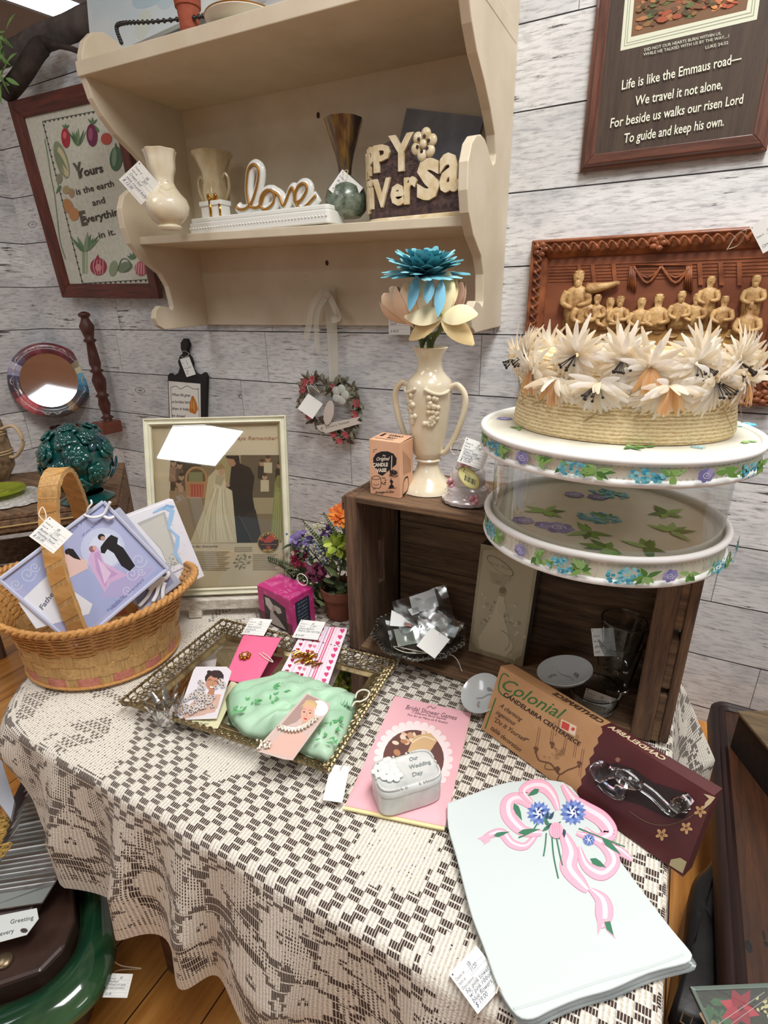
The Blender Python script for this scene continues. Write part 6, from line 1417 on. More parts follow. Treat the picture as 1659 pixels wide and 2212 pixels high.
for r0, zz, cc_ in ((RL + .0003, .018, lc), (RL + .0003, .0065, lc), (RB + .0003, .0245, hc)):
    for k in range(150): g = k / 150 * 6.2832; st_.ball(cc_ + V((r0 * math.cos(g), r0 * math.sin(g), zz)), (.0009, .0009, .0006), 4, 3)
obj('stitching', st_, mat('grey_thread', 'b9b8b2', .8), t)
def hyd(a, x, y, r, cs=('5fb9cf', '7fcbd9', '3f9dbb', '8fd3de')):
    for i in range(46): g = random.uniform(0, 6.28); d = r * math.sqrt(random.random()); a.ell(x + d * math.cos(g), y + d * math.sin(g) * .7, r * .14, r * .12, random.choice(cs), n=6)
def rose(a, x, y, r):
    for k in range(7): g = k * .9; a.ell(x + r * .5 * math.cos(g), y + r * .5 * math.sin(g) * .8, r * .42, r * .36, random.choice(['8f8cc0', 'a29fce', '7d79b2']), math.degrees(g), 8)
    a.curve([(x + r * .45 * (1 - k / 12) * math.cos(k * .9), y + r * .4 * (1 - k / 12) * math.sin(k * .9)) for k in range(12)], r * .08, 'd9d8ee', 3)
def lvs(a, x, y, r, n_=6):
    for k in range(n_): g = random.uniform(0, 360); a.leaf(x, y, r * random.uniform(.7, 1.3), r * .42, g, random.choice(['6f9f4a', '8cb964', '4f7f3c', '96bd78']))
a = Art(lambda x, y: V((x, y, lc.z + .0242)), (0, 0, 1))
for px, py, k in ((1275, 945, 'h'), (1090, 905, 'r'), (1580, 915, 'h'), (1615, 955, 'l'), (1120, 925, 'l'), (1360, 968, 'l'), (1395, 968, 'l'), (1508, 968, 's'), (1530, 870, 'h')):
    p = P(px, py, z=lc.z + .024)
    if k == 'h': lvs(a, p.x, p.y + .012, .016, 4); hyd(a, p.x, p.y, .026)
    elif k == 'r': rose(a, p.x, p.y, .012)
    elif k == 's': hyd(a, p.x, p.y, .007)
    else: lvs(a, p.x, p.y, .014, 4)
a.build('printed_flowers', t)
a = Art(lambda x, y: V((x, y, hc.z + .0262)), (0, 0, 1))
for px, py, k in ((1178, 1135, 'r'), (1205, 1140, 'R'), (1170, 1170, 'h'), (1295, 1120, 'h'), (1270, 1150, 'l'), (1130, 1125, 'r'), (1180, 1105, 'l'), (1365, 1212, 'R'), (1285, 1205, 'h'), (1240, 1200, 'l'), (1310, 1185, 'l'), (1400, 1185, 'l'), (1290, 1075, 'r'), (1310, 1068, 'h'), (1240, 1070, 'r'), (1420, 1205, 'l'), (1490, 1120, 'h'), (1440, 1110, 'l'), (1450, 1150, 'g'), (1500, 1135, 'R')):
    p = P(px, py, z=hc.z + .026)
    if math.hypot(p.x - hc.x, p.y - hc.y) > RB - .036: continue
    if k == 'h': lvs(a, p.x + .01, p.y + .006, .024, 5); hyd(a, p.x, p.y, .028)
    elif k in 'rR': rose(a, p.x, p.y, .016 if k == 'r' else .023)
    else: lvs(a, p.x, p.y, .026, 8)
a.build('printed_flowers', t)
def band_art(c_, r, z0):
    class B(Art):
        def pt(s, p, k): g = p[0] / r; rr = r + 1.2e-4 + 2.5e-5 * k; return c_ + V((rr * math.sin(g), -rr * math.cos(g), z0 - p[1]))
    return B(None, (0, 0, 1))
for c_, r, z0 in ((lc, RL, .0125), (hc, RB, .017)):
    a = band_art(c_, r, z0)
    for k in range(60): x = -r * math.pi + 2 * r * math.pi * k / 60; a.line([(x, .010), (x + .0035, 0), (x, -.010)], .0005, 'cfcbb8')
    for k in range(9):
        x = -.19 + k * .058 + random.uniform(-.01, .01); 
        if k % 3 == 0: lvs(a, x - .012, .0, .010, 5); lvs(a, x + .014, .0, .010, 5)
        if k % 3 != 2: hyd(a, x, .001, .017 if k % 3 else .014)
        else: rose(a, x, 0, .010)
        lvs(a, x + .022, 0, .014, 8)
    for i, v_ in enumerate(a.mb.v): v_.z = max(c_.z + .0065 if c_ is hc else c_.z + .004, min(c_.z + z0 + (.0125 if c_ is hc else .0065), v_.z))
    a.build('printed_band', t)
# hat
ht = V((-.058, -.772, lc.z + .0252)); 
t = thing('straw_hat', 'straw pillbox hat ringed with cream and peach silk flowers on the hat box', 'hat', ht)
t_ = NT('braided_straw'); sp = t_.node('ShaderNodeSeparateXYZ'); t_.set(sp.inputs[0], t_.node('ShaderNodeTexCoord').outputs['Object'])
nz = t_.noise(t_.coord((60, 60, 200)), 1.5, 4); row = t_.math('SINE', t_.math('MULTIPLY_ADD', sp.outputs['Z'], 2 * math.pi / .0042, t_.math('MULTIPLY', nz, 5.0)))
fl_ = t_.noise(t_.coord((160, 160, 400)), 1.5, 2)
cc_ = t_.ramp(t_.math('ADD', t_.math('MULTIPLY', row, .22), fl_), [(.2, lin('c4a672')), (.5, lin('e6cf9f')), (.8, lin('f4e5c0'))]); t_.set(t_.p.inputs['Base Color'], cc_); t_.p.inputs['Roughness'].default_value = .7; t_.bump(t_.math('ADD', t_.math('MULTIPLY', row, .5), fl_), .6, .001)
HR = .128
hp = [(HR * .985, 0), (HR, .006), (HR * .985, .02), (HR * .955, .04), (HR * .93, .06), (HR * .91, .075), (HR * .86, .086), (HR * .72, .091), (HR * .4, .088), (0, .086)]
HE = (1.0, .82)
obj('crown', MB().lathe([(HR * .95, .001)] + hp, ht, 72, ell=HE, rot=.1, fn=lambda a, z: 1 + .012 * math.sin(3 * a + 1)), t_.m, t, smooth=True)
PCOL = ['fdfaf2', 'f9f1de', 'f8ead0', 'fffcf6', 'f6ecd8']
def hpt(a, z, e=0):
    k = HR * (.985 - .75 * max(0, z - .0) * 1.0 + .0) + e; return ht + V((k * math.cos(a + .1) * 1.0, k * math.sin(a + .1) * HE[1], z))
def silk(a_, z, sz, peach, drop, nm='silk_flower'):
    sz *= .95; c_ = hpt(a_, z, .006); out = (c_ - ht); out.z = 0; out.normalize(); fl = MB(); down = V((0, 0, -1))
    e1 = out.cross(V((0, 0, 1))).normalized()
    for L_ in range(3):
        n_ = 26 - L_ * 5
        for k in range(n_):
            g = k / n_ * 6.283 + L_ * .4; d = e1 * math.cos(g) + V((0, 0, 1)) * math.sin(g); d = (d + out * (.25 + .35 * L_) + down * (drop + .12)).normalized()
            leafm(fl, c_ + d * .003, d, out + V((0, 0, .2)), sz * random.uniform(.62, .92) * (1 - .15 * L_), sz * .17, random.choice(PCOL), bend=.45, pw=.5)
    ob = obj(nm, fl, M['petal'], t, smooth='all')
    if peach:
        pm = MB(); 
        for k in range(9): g = random.uniform(-1.2, 1.2); d = (e1 * math.sin(g) * .6 + down * .8 + out * .5).normalized(); leafm(pm, c_ + out * .006, d, out, sz * .7, sz * .18, random.choice(['edbf82', 'f3cfa0', 'e8b478']), bend=.3)
        obj('peach_centre', pm, M['petal'], ob, smooth='all')
    else:
        sm_ = MB()
        for k in range(7): d = (e1 * random.uniform(-.6, .6) + down * random.uniform(.3, .9) + out * .7).normalized(); p0_ = c_ + out * .005; p1_ = p0_ + d * sz * .5; sm_.tube([p0_, p1_], .0006, 4); sm_.ball(p1_, .0016, 6, 5)
        obj('dark_stamens', sm_, mat('stamen_black', '2d241c', .6), ob)
for a_, z, sz, pe, dr in ((-2.62, .088, .040, False, -.3), (-2.45, .072, .046, True, .5), (-2.15, .066, .046, True, .9), (-2.0, .092, .042, False, .2), (-1.78, .064, .046, False, .8), (-1.62, .09, .038, False, .3), (-1.42, .082, .042, True, .5), (-1.25, .064, .045, True, .8), (-1.05, .086, .04, False, .3), (-.86, .068, .046, False, .6), (-.62, .086, .042, False, .3), (-.45, .068, .046, True, .7), (-.2, .08, .044, False, .4), (.2, .085, .042, False, .3), (.8, .085, .042, False, .3), (1.6, .085, .042, False, .3), (2.4, .085, .042, False, .3), (3.1, .08, .042, False, .4)):
    silk(a_, z, sz, pe, dr)
nt = MB()
for i in range(60): a_ = random.uniform(-2.7, -.2); p = hpt(a_, random.uniform(.03, .08), .002); nt.tube(spl([p, p + V((random.uniform(-.015, .015), -.004, random.uniform(-.012, .012))), p + V((random.uniform(-.02, .02), -.002, random.uniform(-.02, .01)))], 3), .0004, 3)
obj('veil_netting', nt, mat('straw_net', 'a89468', .8), t)

# ------------------------------------------------------------------ on top of the crate
random.seed(21)
# handled vase
b = P(941, 1040, z=KZ1); b = V((b.x + .004, -.70, KZ1 + .001))
t = thing('handled_vase', 'tall cream two-handled urn vase with grape relief holding silk flowers on the crate', 'vase', b)
pr = ware(b, [(1060, 54), (1056, 60), (1046, 56), (1034, 38), (1018, 28), (1005, 24), (998, 23), (993, 29), (988, 25), (983, 30), (975, 32), (930, 40), (880, 47), (850, 50), (832, 51), (820, 46), (812, 38), (802, 30), (790, 27), (775, 28), (762, 33), (752, 40)], 936, 965)
pr[0] = (pr[0][0], 0)
obj('vase_body', MB().lathe(inner(pr, .003), b, 56), M['ivory'], t, smooth=True)
kk = silh(b, 900, 940, 980) / 20
for s_ in (-1, 1):
    zz = lambda py: P(960, py, y=b.y).z; rr = lambda px: (px * kk)
    obj('handle', MB().tube(spl([V((b.x + s_ * rr(42), b.y, zz(842))), V((b.x + s_ * rr(60), b.y, zz(830))), V((b.x + s_ * rr(78), b.y, zz(852))), V((b.x + s_ * rr(76), b.y, zz(890))), V((b.x + s_ * rr(60), b.y, zz(940))), V((b.x + s_ * rr(42), b.y, zz(972))), V((b.x + s_ * rr(31), b.y, zz(980)))]), .0048, 10), M['ivory'], t, smooth='all')
gp = MB()
for s_ in (-1, 1):
    for i in range(26):
        a_ = -1.57 + s_ * random.gauss(.55, .14); f = random.random(); z = zz(850 + 62 * f); r = (48 - 8 * f) * kk
        gp.ball((b.x + r * math.cos(a_), b.y + r * math.sin(a_), z), (.0046, .0046, .0046), 8, 6)
    gp.tube(spl([(b.x + 50 * kk * math.cos(-1.57 + s_ * g), b.y + 50 * kk * math.sin(-1.57 + s_ * g), zz(835 + 12 * math.sin((g - .2) * 2.4))) for g in (.2, .5, .8, 1.1, 1.3)]), .0028, 8)
obj('grape_relief', gp, M['ivory'], t, smooth='all')
vt = V((b.x, b.y, b.z + pr[-1][1]))
STM = mat('stem_green', '5d6a3e', .6)
def stem(p1, r=.003, dx=0): 
    p0 = V((vt.x + dx * .3, vt.y, vt.z - .08)); return MB().tube(spl([p0, V((vt.x + dx, vt.y - .004, vt.z + .002)), p0.lerp(V(p1), .8) + V((0, 0, .01)), V(p1)], 5), r, 7)
# blue gerbera
fc = P(918, 600, y=b.y - .01)
t = thing('blue_gerbera', 'turquoise blue silk gerbera rising highest from the cream urn vase', 'flower', fc - V((0, 0, .05)), 'silk flowers in the urn vase')
obj('stem', stem(fc + V((0, 0, -.008)), .0035), STM, t)
def gerb(c_, R, cols, layers, tiltN, droop=0, w_=.34, nm='petals', par=None):
    mb = MB(); Nn = V(tiltN).normalized(); e1 = Nn.orthogonal().normalized(); e2 = Nn.cross(e1)
    for L_, (n_, lift, sc) in enumerate(layers):
        for k in range(n_):
            g = k / n_ * 6.283 + L_ * .21; d = (e1 * math.cos(g) + e2 * math.sin(g) + Nn * (lift + random.uniform(-.12, .12))).normalized()
            leafm(mb, c_ + d * R * .08, d, Nn, R * sc * random.uniform(.88, 1.05), R * w_, random.choice(cols), bend=droop, n=6, pw=.42)
    return obj(nm, mb, vcol(.75), par, smooth='all')
gerb(fc, .060, ['74b4c0', '61a6b5', '8fc8d4', '5aa5ae'], [(20, .22, 1.0), (18, .55, .95), (16, 1.0, .85), (13, 1.7, .72), (9, 3.0, .6)], (.05, -.12, 1), .12, par=t)
dm = MB()
for px, py, l in ((900, 590, .05), (953, 600, .05), (930, 596, .035)): leafm(dm, P(px, py + 5, y=b.y - .045), V(((px - 925) / 400, -.25, -1)), (0, -1, .2), l, .017, random.choice(['7fc1dc', '70b4d2']), bend=-.1, n=5)
obj('drooping_petals', dm, vcol(.75), t, smooth='all')
cm = MB(); cm.ball(fc + V((0, 0, .012)), (.014, .014, .01), 12, 8); obj('flower_heart', cm, mat('green_teal_heart', '5d8d78', .8), t)
# tulips
def tulip(label, c_, R, h, tiltN, cols):
    t = thing('silk_tulip', label, 'flower', c_ - V((0, 0, h * .6)), 'silk flowers in the urn vase'); Nn = V(tiltN).normalized(); M_ = Nn.to_track_quat('Z', 'Y').to_matrix()
    for k in range(6):
        mb = MB(); g0 = k * 1.047
        def fn(u, v):
            g = g0 + (u - .5) * 1.5 * (math.sin(math.pi * min(1, v * .93 + .05)) ** .5); rad = R * (.25 + .85 * math.sin(min(1, v * 1.0) * 2.35 + .15)) * (1 + .03 * (k % 2)); return c_ + M_ @ V((rad * math.cos(g), rad * math.sin(g), (v - .5) * h))
        mb.grid(fn, 6, 9, cols[k % len(cols)]); obj('petal', mb, vcol(.7), t, smooth='all')
    obj('stem', stem(c_ - Nn * h * .48, .003, -.012), STM, t)
tulip('peach silk tulip leaning left, front one beside the cream flower', P(893, 658, y=b.y - .02), .026, .062, (-.28, -.1, 1), ['f2d9b8', 'f5e3ca', 'efceae'])
tulip('smaller peach silk tulip at the far left, behind the other', P(862, 664, y=b.y + .015), .022, .056, (-.75, 0, .7), ['f0d4b4', 'f3dfc4', 'e8c6a6'])
tulip('pinkish silk tulip half hidden behind the open cream flower', P(972, 650, y=b.y + .03), .02, .06, (.25, 0, 1), ['d9b29a', 'e2c0a6'])
oc = P(955, 684, y=b.y - .035)
t = thing('open_cream_flower', 'wide open cream silk tulip with spread petals hanging over the vase rim', 'flower', oc - V((0, 0, .03)), 'silk flowers in the urn vase')
mb = MB()
for d, l, w_, c_ in (((0, .1, 1), .062, .034, 'efe2b6'), ((-.95, -.35, .12), .055, .032, 'f2e8c2'), ((.95, -.35, .16), .056, .032, 'f0e4ba'), ((-.85, -.2, -.42), .06, .03, 'e6cf98'), ((.8, -.25, -.48), .062, .03, 'e6cf98'), ((.12, .3, .95), .06, .028, 'e9d5a4')):
    leafm(mb, oc, d, (0, -1, .6) if d[2] < .8 else (0, -1, 0), l, w_, c_, bend=.22, n=7)
obj('petals', mb, vcol(.7), t, smooth='all'); obj('stamens', MB().ball(oc + V((0, -.006, .004)), .004, 8, 6).tube([oc, oc + V((0, -.012, .012))], .0012, 5), mat('stamen_green', 'a9a86a', .7), t); obj('stem', stem(oc + V((0, .004, -.004)), .0036, .004), STM, t)
for dx, ex in ((-.02, -.045), (-.008, -.025)): pass
# candle vase box
z0 = KZ1 + .0005; A_, B_ = P(800, 1066, z=z0), P(864, 1078, z=z0); E_ = P(889, 1052, z=z0)
ux = (B_ - A_).normalized(); uy = V((-ux.y, ux.x, 0)); wd = (B_ - A_).length; dp = .044; H = P(800, 950, y=A_.y).z - z0
t = thing('candle_vase_box', 'small peach carton printed Candle Vase standing at the left end of the crate top', 'box', (A_ + B_) / 2 + uy * dp / 2)
PCH = mat('peach_card', 'ebbc9a', .55, col2='e4b08c', vscale=16)
obj('carton', MB().prism([A_, B_, B_ + uy * dp, A_ + uy * dp], (0, 0, 1), H), PCH, t, bevel=.0008)
obj('flap', MB().prism([A_ + V((0, 0, H)), B_ + V((0, 0, H)), B_ + uy * dp * .98 + V((0, 0, H + .003)), A_ + uy * dp * .98 + V((0, 0, H + .003))], (0, 0, 1), .0006), PCH, t)
a = plane_art(A_, uy); BK = '1d1a1c'; WH = 'efe3d2'
a.poly([(807, 1005), (806, 990), (812, 980), (824, 975), (838, 975), (850, 980), (857, 990), (856, 1003), (848, 1010), (838, 1018), (826, 1028), (818, 1024), (813, 1015)], BK)
a.text('the', (826, 985), (833, 986), 3.5, WH, .2, .02); a.text('Original', (812, 995), (840, 994), 7.5, WH, .35, .02); a.text('CANDLE', (805, 1008), (838, 1007), 7.5, WH, .05, .05); a.text('VASE', (812, 1020), (835, 1019), 7.5, WH, .05, .05)
a.line([(846.5, 982), (845, 1035)], 3.2, BK); a.line([(846.5, 984), (845, 1034)], 2, 'e8c8a6')
for i in range(22): a.curve([(850 + random.uniform(-9, 9) + k, 1022 + random.uniform(-8, 8) + random.uniform(-2, 2)) for k in (-2, 0, 2)], .9, BK, 2)
a.poly([(845, 1035), (850, 1040), (847, 1045), (852, 1052), (842, 1056), (840, 1052), (845, 1045), (842, 1039)], BK); a.line([(838, 1055), (856, 1054)], 1.2, BK)
a.curve([(803, 1032), (803, 1050), (812, 1054), (822, 1052), (822, 1032), (812, 1028), (803, 1032), (812, 1036), (822, 1033)], 1, BK); a.curve([(806, 1045), (812, 1048), (819, 1045)], .8, BK)
for i in range(12): a.ell(830 + random.uniform(-5, 5), 1040 + random.uniform(-8, 9), 1.6, 1.3, random.choice([BK, BK, 'e8c8a6']), n=6)
a.text('with', (805, 1057), (811, 1057), 3, BK, .2); a.text('Arrange-O-Disc', (810, 1066), (851, 1064), 5, BK, .3, .02)
for x, y in ((807, 972), (811, 971), (806, 976)): a.line([(x, y), (x + 3, y - 1)], 1, BK)
a.build('front_print', t)
a = Art(lambda x, y: B_ + uy * (dp * x) + V((0, 0, H * (1 - y))), ux)
for i in range(6): a.line([(.25 + .1 * i, .15 + .04 * i), (.3 + .1 * i, .6)], .03, '6b4e3e')
a.curve([(.2, .95), (.3, .7), (.6, .68), (.6, .9), (.2, .97)], .03, BK); a.line([(.2, .97), (.45, .95)], .05, BK); a.build('side_print', t)
a = Art(lambda x, y: A_ + ux * (wd * x) + uy * (dp * y) + V((0, 0, H + .0008 + .003 * y)), (0, 0, 1))
a.text('CANDLE', (.8, .62), (.35, .62), .16, BK, 0, .03); a.text('VASE', (.7, .36), (.4, .36), .14, BK, 0, .03); a.line([(.08, .25), (.7, .22)], .03, BK); a.poly([(.1, .5), (.2, .5), (.2, .85), (.12, .85)], BK); a.build('top_print', t)
# cake ornament
g0 = P(1003, 1088, z=z0); k_ = silh(g0, 1080, 948, 1055); c = V((g0.x, g0.y + .012, z0))
t = thing('cake_ornament', 'frosted glass wedding cake ornament with pink roses in front of the urn vase', 'ornament', c)
PRL = mat('pearl_frosted_glass', 'dcd7d4', .2, col2='c9bfc0', vscale=18, coat=.8, metal=.15); 
obj('lower_tier', MB().lathe([(k_ * .85, 0), (k_ * 1.0, .003), (k_ * 1.02, .008), (k_ * .93, .011), (k_ * .88, .018), (k_ * .86, .026), (k_ * .7, .031), (0, .031)], c, 48, fn=lambda a, z: 1 + (.025 * math.sin(a * 16) if z < .009 else 0)), PRL, t, smooth=True)
obj('middle_tier', MB().lathe([(k_ * .66, .030), (k_ * .72, .033), (k_ * .7, .05), (k_ * .6, .054), (0, .054)], c, 40), PRL, t, smooth=True)
obj('top_tier', MB().lathe([(k_ * .42, .053), (k_ * .48, .056), (k_ * .45, .068), (k_ * .2, .072), (k_ * .1, .078), (0, .079)], c, 32), PRL, t, smooth=True)
rs = MB()
for a_, z, r in ((-2.3, .03, .72), (-.95, .010, .9), (-1.5, .06, .4)):
    p = c + V((r * k_ * math.cos(a_), r * k_ * math.sin(a_), z + .004)); rs = MB()
    for k in range(6): rs.ball(p + V((.005 * math.cos(k), .003 * math.sin(k * 2), .005 * math.sin(k))), .0042, 8, 6)
    obj('pink_rose', rs, mat('pink_glass_rose', 'd99aa6', .15, coat=.8), t, smooth='all')
dt = MB()
for k in range(40): a_ = k / 40 * 6.283; dt.ball(c + V((k_ * .885 * math.cos(a_), k_ * .885 * math.sin(a_), .017 + .003 * math.sin(a_ * 8))), .0013, 5, 4)
obj('icing_dots', dt, M['white_glaze'], t)
sp0 = P(1014, 1032, y=c.y - .036); Ns = face_n(sp0, .35); e1 = V((0, 0, 1)).cross(Ns).normalized(); e2 = Ns.cross(e1)
a = Art(lambda x, y: PP(x, y, sp0, Ns), Ns); st0 = MB(); 
obj('oval_card', MB().prism([PP(1013 + 33 * math.cos(g) * .62 - 22 * math.sin(g) * .55, 1032 + 30 * math.cos(g) * .72 + 20 * math.sin(g) * .42, sp0 - Ns * .001, Ns) for g in [k / 24 * 6.283 for k in range(24)]], Ns, .0008), mat('sticker_gold_edge', '2f2a18', .4), t)
a.ell(1013, 1032, 29.5, 17, 'b8a94e', 48, 26); a.ell(1013, 1032, 27.5, 15, 'cfc98a', 48, 26)
for i in range(9): a.line([(1006 + i * 2.6, 1034 + i * 1.4 - 8), (1004 + i * 2.6, 1046 + i * 1.3 - 8)], 1.3 if i % 3 else 2.2, BK)
a.curve([(996, 1012), (1000, 1008), (1004, 1014), (1000, 1018)], 1, BK); a.text('ornament', (1000, 1019), (1016, 1030), 3, '4a4320'); a.build('sticker_print', t)
tp = P(1025, 985, y=c.y - .03)
price_tag([(1007, 944), (1063, 964), (1042, 1014), (987, 998)], tp, face_n(tp, .1), ['#Dealer #|SB', '#Item #|1183', '#Description|', 'Glass cake', 'Wedding Cake', 'ornament', '$ 12.00'], 'white price tag tied to the glass cake ornament beside the urn vase', [P(1003, 948, y=tp.y), P(980, 956, y=b.y - .03), P(974, 972, y=b.y - .03), P(984, 982, y=b.y - .03), P(994, 962, y=tp.y + .005), P(1004, 950, y=tp.y)])
tp = P(894, 957, y=b.y - .01)
price_tag([(886, 934), (904, 931), (905, 978), (888, 983)], tp, face_n(tp, 0, .3), [], 'blank white tag hanging from the left handle of the urn vase', [P(888, 936, y=tp.y), P(870, 940, y=tp.y + .01), P(850, 944, y=tp.y + .01)], blank=True)

# ------------------------------------------------------------------ framed advertisement on a small white easel
fL, fR = P(425, 1328, z=TT), P(590, 1308, z=TT); ux = V((math.cos(math.radians(31)), math.sin(math.radians(31)), 0)); hn = V((ux.y, -ux.x, 0))
upv = (V((0, 0, 1)) * math.cos(math.radians(18)) - hn * math.sin(math.radians(18))).normalized(); N_ = ux.cross(upv).normalized(); N_ = N_ if N_.dot(CAM - fL) > 0 else -N_
O_ = (fL + fR) / 2 + V((0, 0, .042)) - hn * .004
c4 = [PP(x, y, O_, N_) for x, y in ((335, 895), (641, 897), (634, 1276), (352, 1276))]
br, tl = c4[2], c4[0]; wd = (c4[1] - c4[0]).dot(ux); hh = ((c4[0] - c4[3]).dot(upv) + (c4[1] - c4[2]).dot(upv)) / 2
q = [br - ux * wd + upv * hh, br + upv * hh, br, br - ux * wd]
t = thing('framed_advert', 'cream framed vintage wedding advertisement standing on the small white easel', 'framed picture', (q[2] + q[3]) / 2)
prof = [(0, 0), (0, .8), (.15, 1), (.3, .75), (.6, .7), (.8, .95), (1, .6), (1, 0)]
CF_ = mat('cream_frame', 'dfddc6', .4, col2='d3d1b8', vscale=30, coat=.2)
rails('frame_rail', q, N_, .0145, .016, CF_, CF_, t, bevel=.0006, profile=prof)
obj('gilt_liner', MB().tube([p + N_ * .009 for p in [q[0] + (ux - upv) * .016, q[1] + (-ux - upv) * .016, q[2] + (-ux + upv) * .016, q[3] + (ux + upv) * .016]], .0012, 5, closed=True), mat('pale_gilt', 'b8aa7c', .3, metal=.7), t)
obj('backing_page', MB().hexa([p + N_ * .002 for p in q], N_, .003), mat('aged_page', 'e2d2b4', .7, col2='d4c29f', vscale=5), t)
a = plane_art(q[0] + N_ * .0052, N_)
a.poly([(368, 983), (611, 983), (608, 1172), (370, 1174)], '927e60')
a.poly([(368, 983), (440, 983), (432, 1010), (410, 1072), (368, 1075)], '4d4232'); a.poly([(470, 983), (520, 983), (510, 1080), (455, 1080)], 'b0a172'); a.poly([(520, 983), (610, 983), (610, 1075), (530, 1075)], '70624a'); a.poly([(540, 1075), (602, 1075), (602, 1110), (545, 1110)], 'b3a27e')
for x, y in ((375, 1000), (388, 1005), (392, 1030), (386, 1045)): a.ell(x, y, 6, 8, 'b69674'); a.poly([(x - 8, y + 8), (x + 8, y + 8), (x + 10, y + 40), (x - 10, y + 40)], random.choice(['6f5a48', '9c7e66', 'b08a70'])); a.ell(x, y - 5, 6, 4, '42301f')
a.poly([(366, 1060), (400, 1060), (424, 1170), (370, 1170)], 'a08868'); a.ell(391, 1056, 6, 8, 'c09a78')
a.ell(424, 1035, 25, 28, 'b88f5c', 0, 20); a.ell(424, 1035, 20, 23, '6a5636', 0, 20); a.poly([(400, 1040), (448, 1040), (446, 1076), (402, 1076)], 'b98a5e'); a.poly([(410, 1046), (440, 1046), (438, 1074), (411, 1074)], 'b0543e'); [a.line([(412 + k * 6, 1048), (412 + k * 6, 1073)], 1, 'd89a70') for k in range(5)]; a.poly([(408, 1020), (438, 1020), (438, 1040), (408, 1040)], '8b8a5e')
a.poly([(450, 1030), (470, 1010), (486, 1016), (488, 1060), (500, 1172), (410, 1174), (440, 1100)], 'd0c19a'); a.poly([(462, 1040), (480, 1030), (500, 1060), (520, 1172), (455, 1172)], 'dccfae')
for i in range(14): x = 425 + i * 7; a.curve([(462 + i * 1.8, 1055), (x * .6 + 462 * .4, 1110), (x, 1170)], 1.1, random.choice(['b3a37c', 'efe6c8', 'c2b38c']), 3)
a.ell(479, 1019, 7, 9, 'c9a383', 10); a.poly([(468, 1016), (466, 1005), (480, 1002), (486, 1012), (474, 1014)], 'a98a5a'); a.poly([(468, 1026), (486, 1030), (478, 1050), (464, 1044)], 'b8ab8a')
a.poly([(500, 1006), (516, 1000), (540, 1010), (550, 1030), (545, 1068), (552, 1110), (565, 1172), (512, 1172), (506, 1110), (502, 1060), (488, 1052), (496, 1044)], '26221c'); a.poly([(552, 1100), (568, 1172), (548, 1172), (520, 1120)], '3a342a'); a.line([(515, 1110), (545, 1170)], 1.4, '5f563e')
a.ell(501, 996, 9, 12, 'b58a68', -15); a.poly([(487, 984), (516, 984), (518, 1000), (510, 1002), (505, 992), (490, 990)], '2e2620'); a.ell(492, 1048, 5, 4, 'c39c7c')
for x, y, c_, h_2 in ((566, 1000, 'c09a78', 34), (579, 992, 'b98f6e', 30), (572, 1030, 'c49e80', 32), (604, 1005, 'bb8f70', 60)): a.ell(x, y, 5.5, 7.5, c_); a.poly([(x - 9, y + 7), (x + 9, y + 7), (x + 9, y + h_2), (x - 9, y + h_2)], random.choice(['d5c6a4', '3b3226', 'b58d6a'])); a.ell(x, y - 5, 5.5, 4, '57402a')
a.poly([(594, 1040), (611, 1036), (609, 1168), (584, 1168), (590, 1090)], '9a9a5c'); [a.line([(597 + k * 3, 1062), (588 + k * 6, 1166)], 1, 'bdbb7e') for k in range(4)]; a.ell(603, 1040, 8, 14, '8a8a50')
a.text('A Night She Will Always Remember', (388, 951), (598, 950), 8, 'b4795e', .35)
a.text('Music for Everyone', (400, 1183), (470, 1182), 5, '5b4c38', .3, .01)
for i in range(11): a.line([(404 if i else 410, 1192 + i * 3.9), (496 - (i % 3) * 5, 1192 + i * 3.9)], 1.3, '998a6c')
for i in range(3): a.line([(506, 1183 + i * 4), (545, 1182 + i * 4)], 1.1, '998a6c')
for i in range(9): a.line([(546, 1198 + i * 4), (600 - (i % 2) * 6, 1198 + i * 4)], 1.1, '998a6c')
for i in range(40): a.ell(524 + random.gauss(0, 8), 1212 + random.gauss(0, 7), random.uniform(1, 4), random.uniform(1, 3), random.choice(['8d8468', 'a39a7a', '6d664e', 'cfc7a6']), n=6)
a.ell(580, 1172, 23.5, 22.5, 'c9a24a', 0, 24); a.ell(580, 1172, 22, 21, '40201c', 0, 24); a.poly([(576, 1160), (590, 1152), (596, 1164), (584, 1172), (570, 1172)], 'cc4b2c'); a.ell(566, 1165, 7, 4, 'b9402a', 20); a.ell(580, 1182, 5, 4, 'b9402a')
for i, ch in enumerate('WURLITZER'): g = math.radians(-155 + i * 16.2); a.text(ch, (580 + 17 * math.cos(g) - 2 * -math.sin(g), 1172 + 17 * math.sin(g) - 2 * math.cos(g)), (580 + 17 * math.cos(g) + 2 * -math.sin(g), 1172 + 17 * math.sin(g) + 2 * math.cos(g)), 5, 'dcb95c', 0, .04)
a.text('MUSIC', (569, 1191), (592, 1191), 5, 'dcb95c', 0, .04); a.line([(563, 1176), (598, 1176)], .8, 'cfa85c')
a.build('advert_print', t)
obj('glass_pane', MB().hexa([q[0] + (ux - upv) * .012 + N_ * .0082, q[1] + (-ux - upv) * .012 + N_ * .0082, q[2] + (-ux + upv) * .012 + N_ * .0082, q[3] + (ux + upv) * .012 + N_ * .0082], N_, .0008), M['pane'], t)
AD = (q, N_, ux, upv)
t = thing('tabletop_easel', 'small distressed white wooden easel holding the framed advertisement', 'easel', (fL + fR) / 2)
DW_ = wood('distressed_white_wood', 'a89c8a', 'e4e0d6', 'f0ede6', axis='x', rough=.8, bump=.3)
lb = (q[2] + q[3]) / 2 - upv * .001; Lw = .125
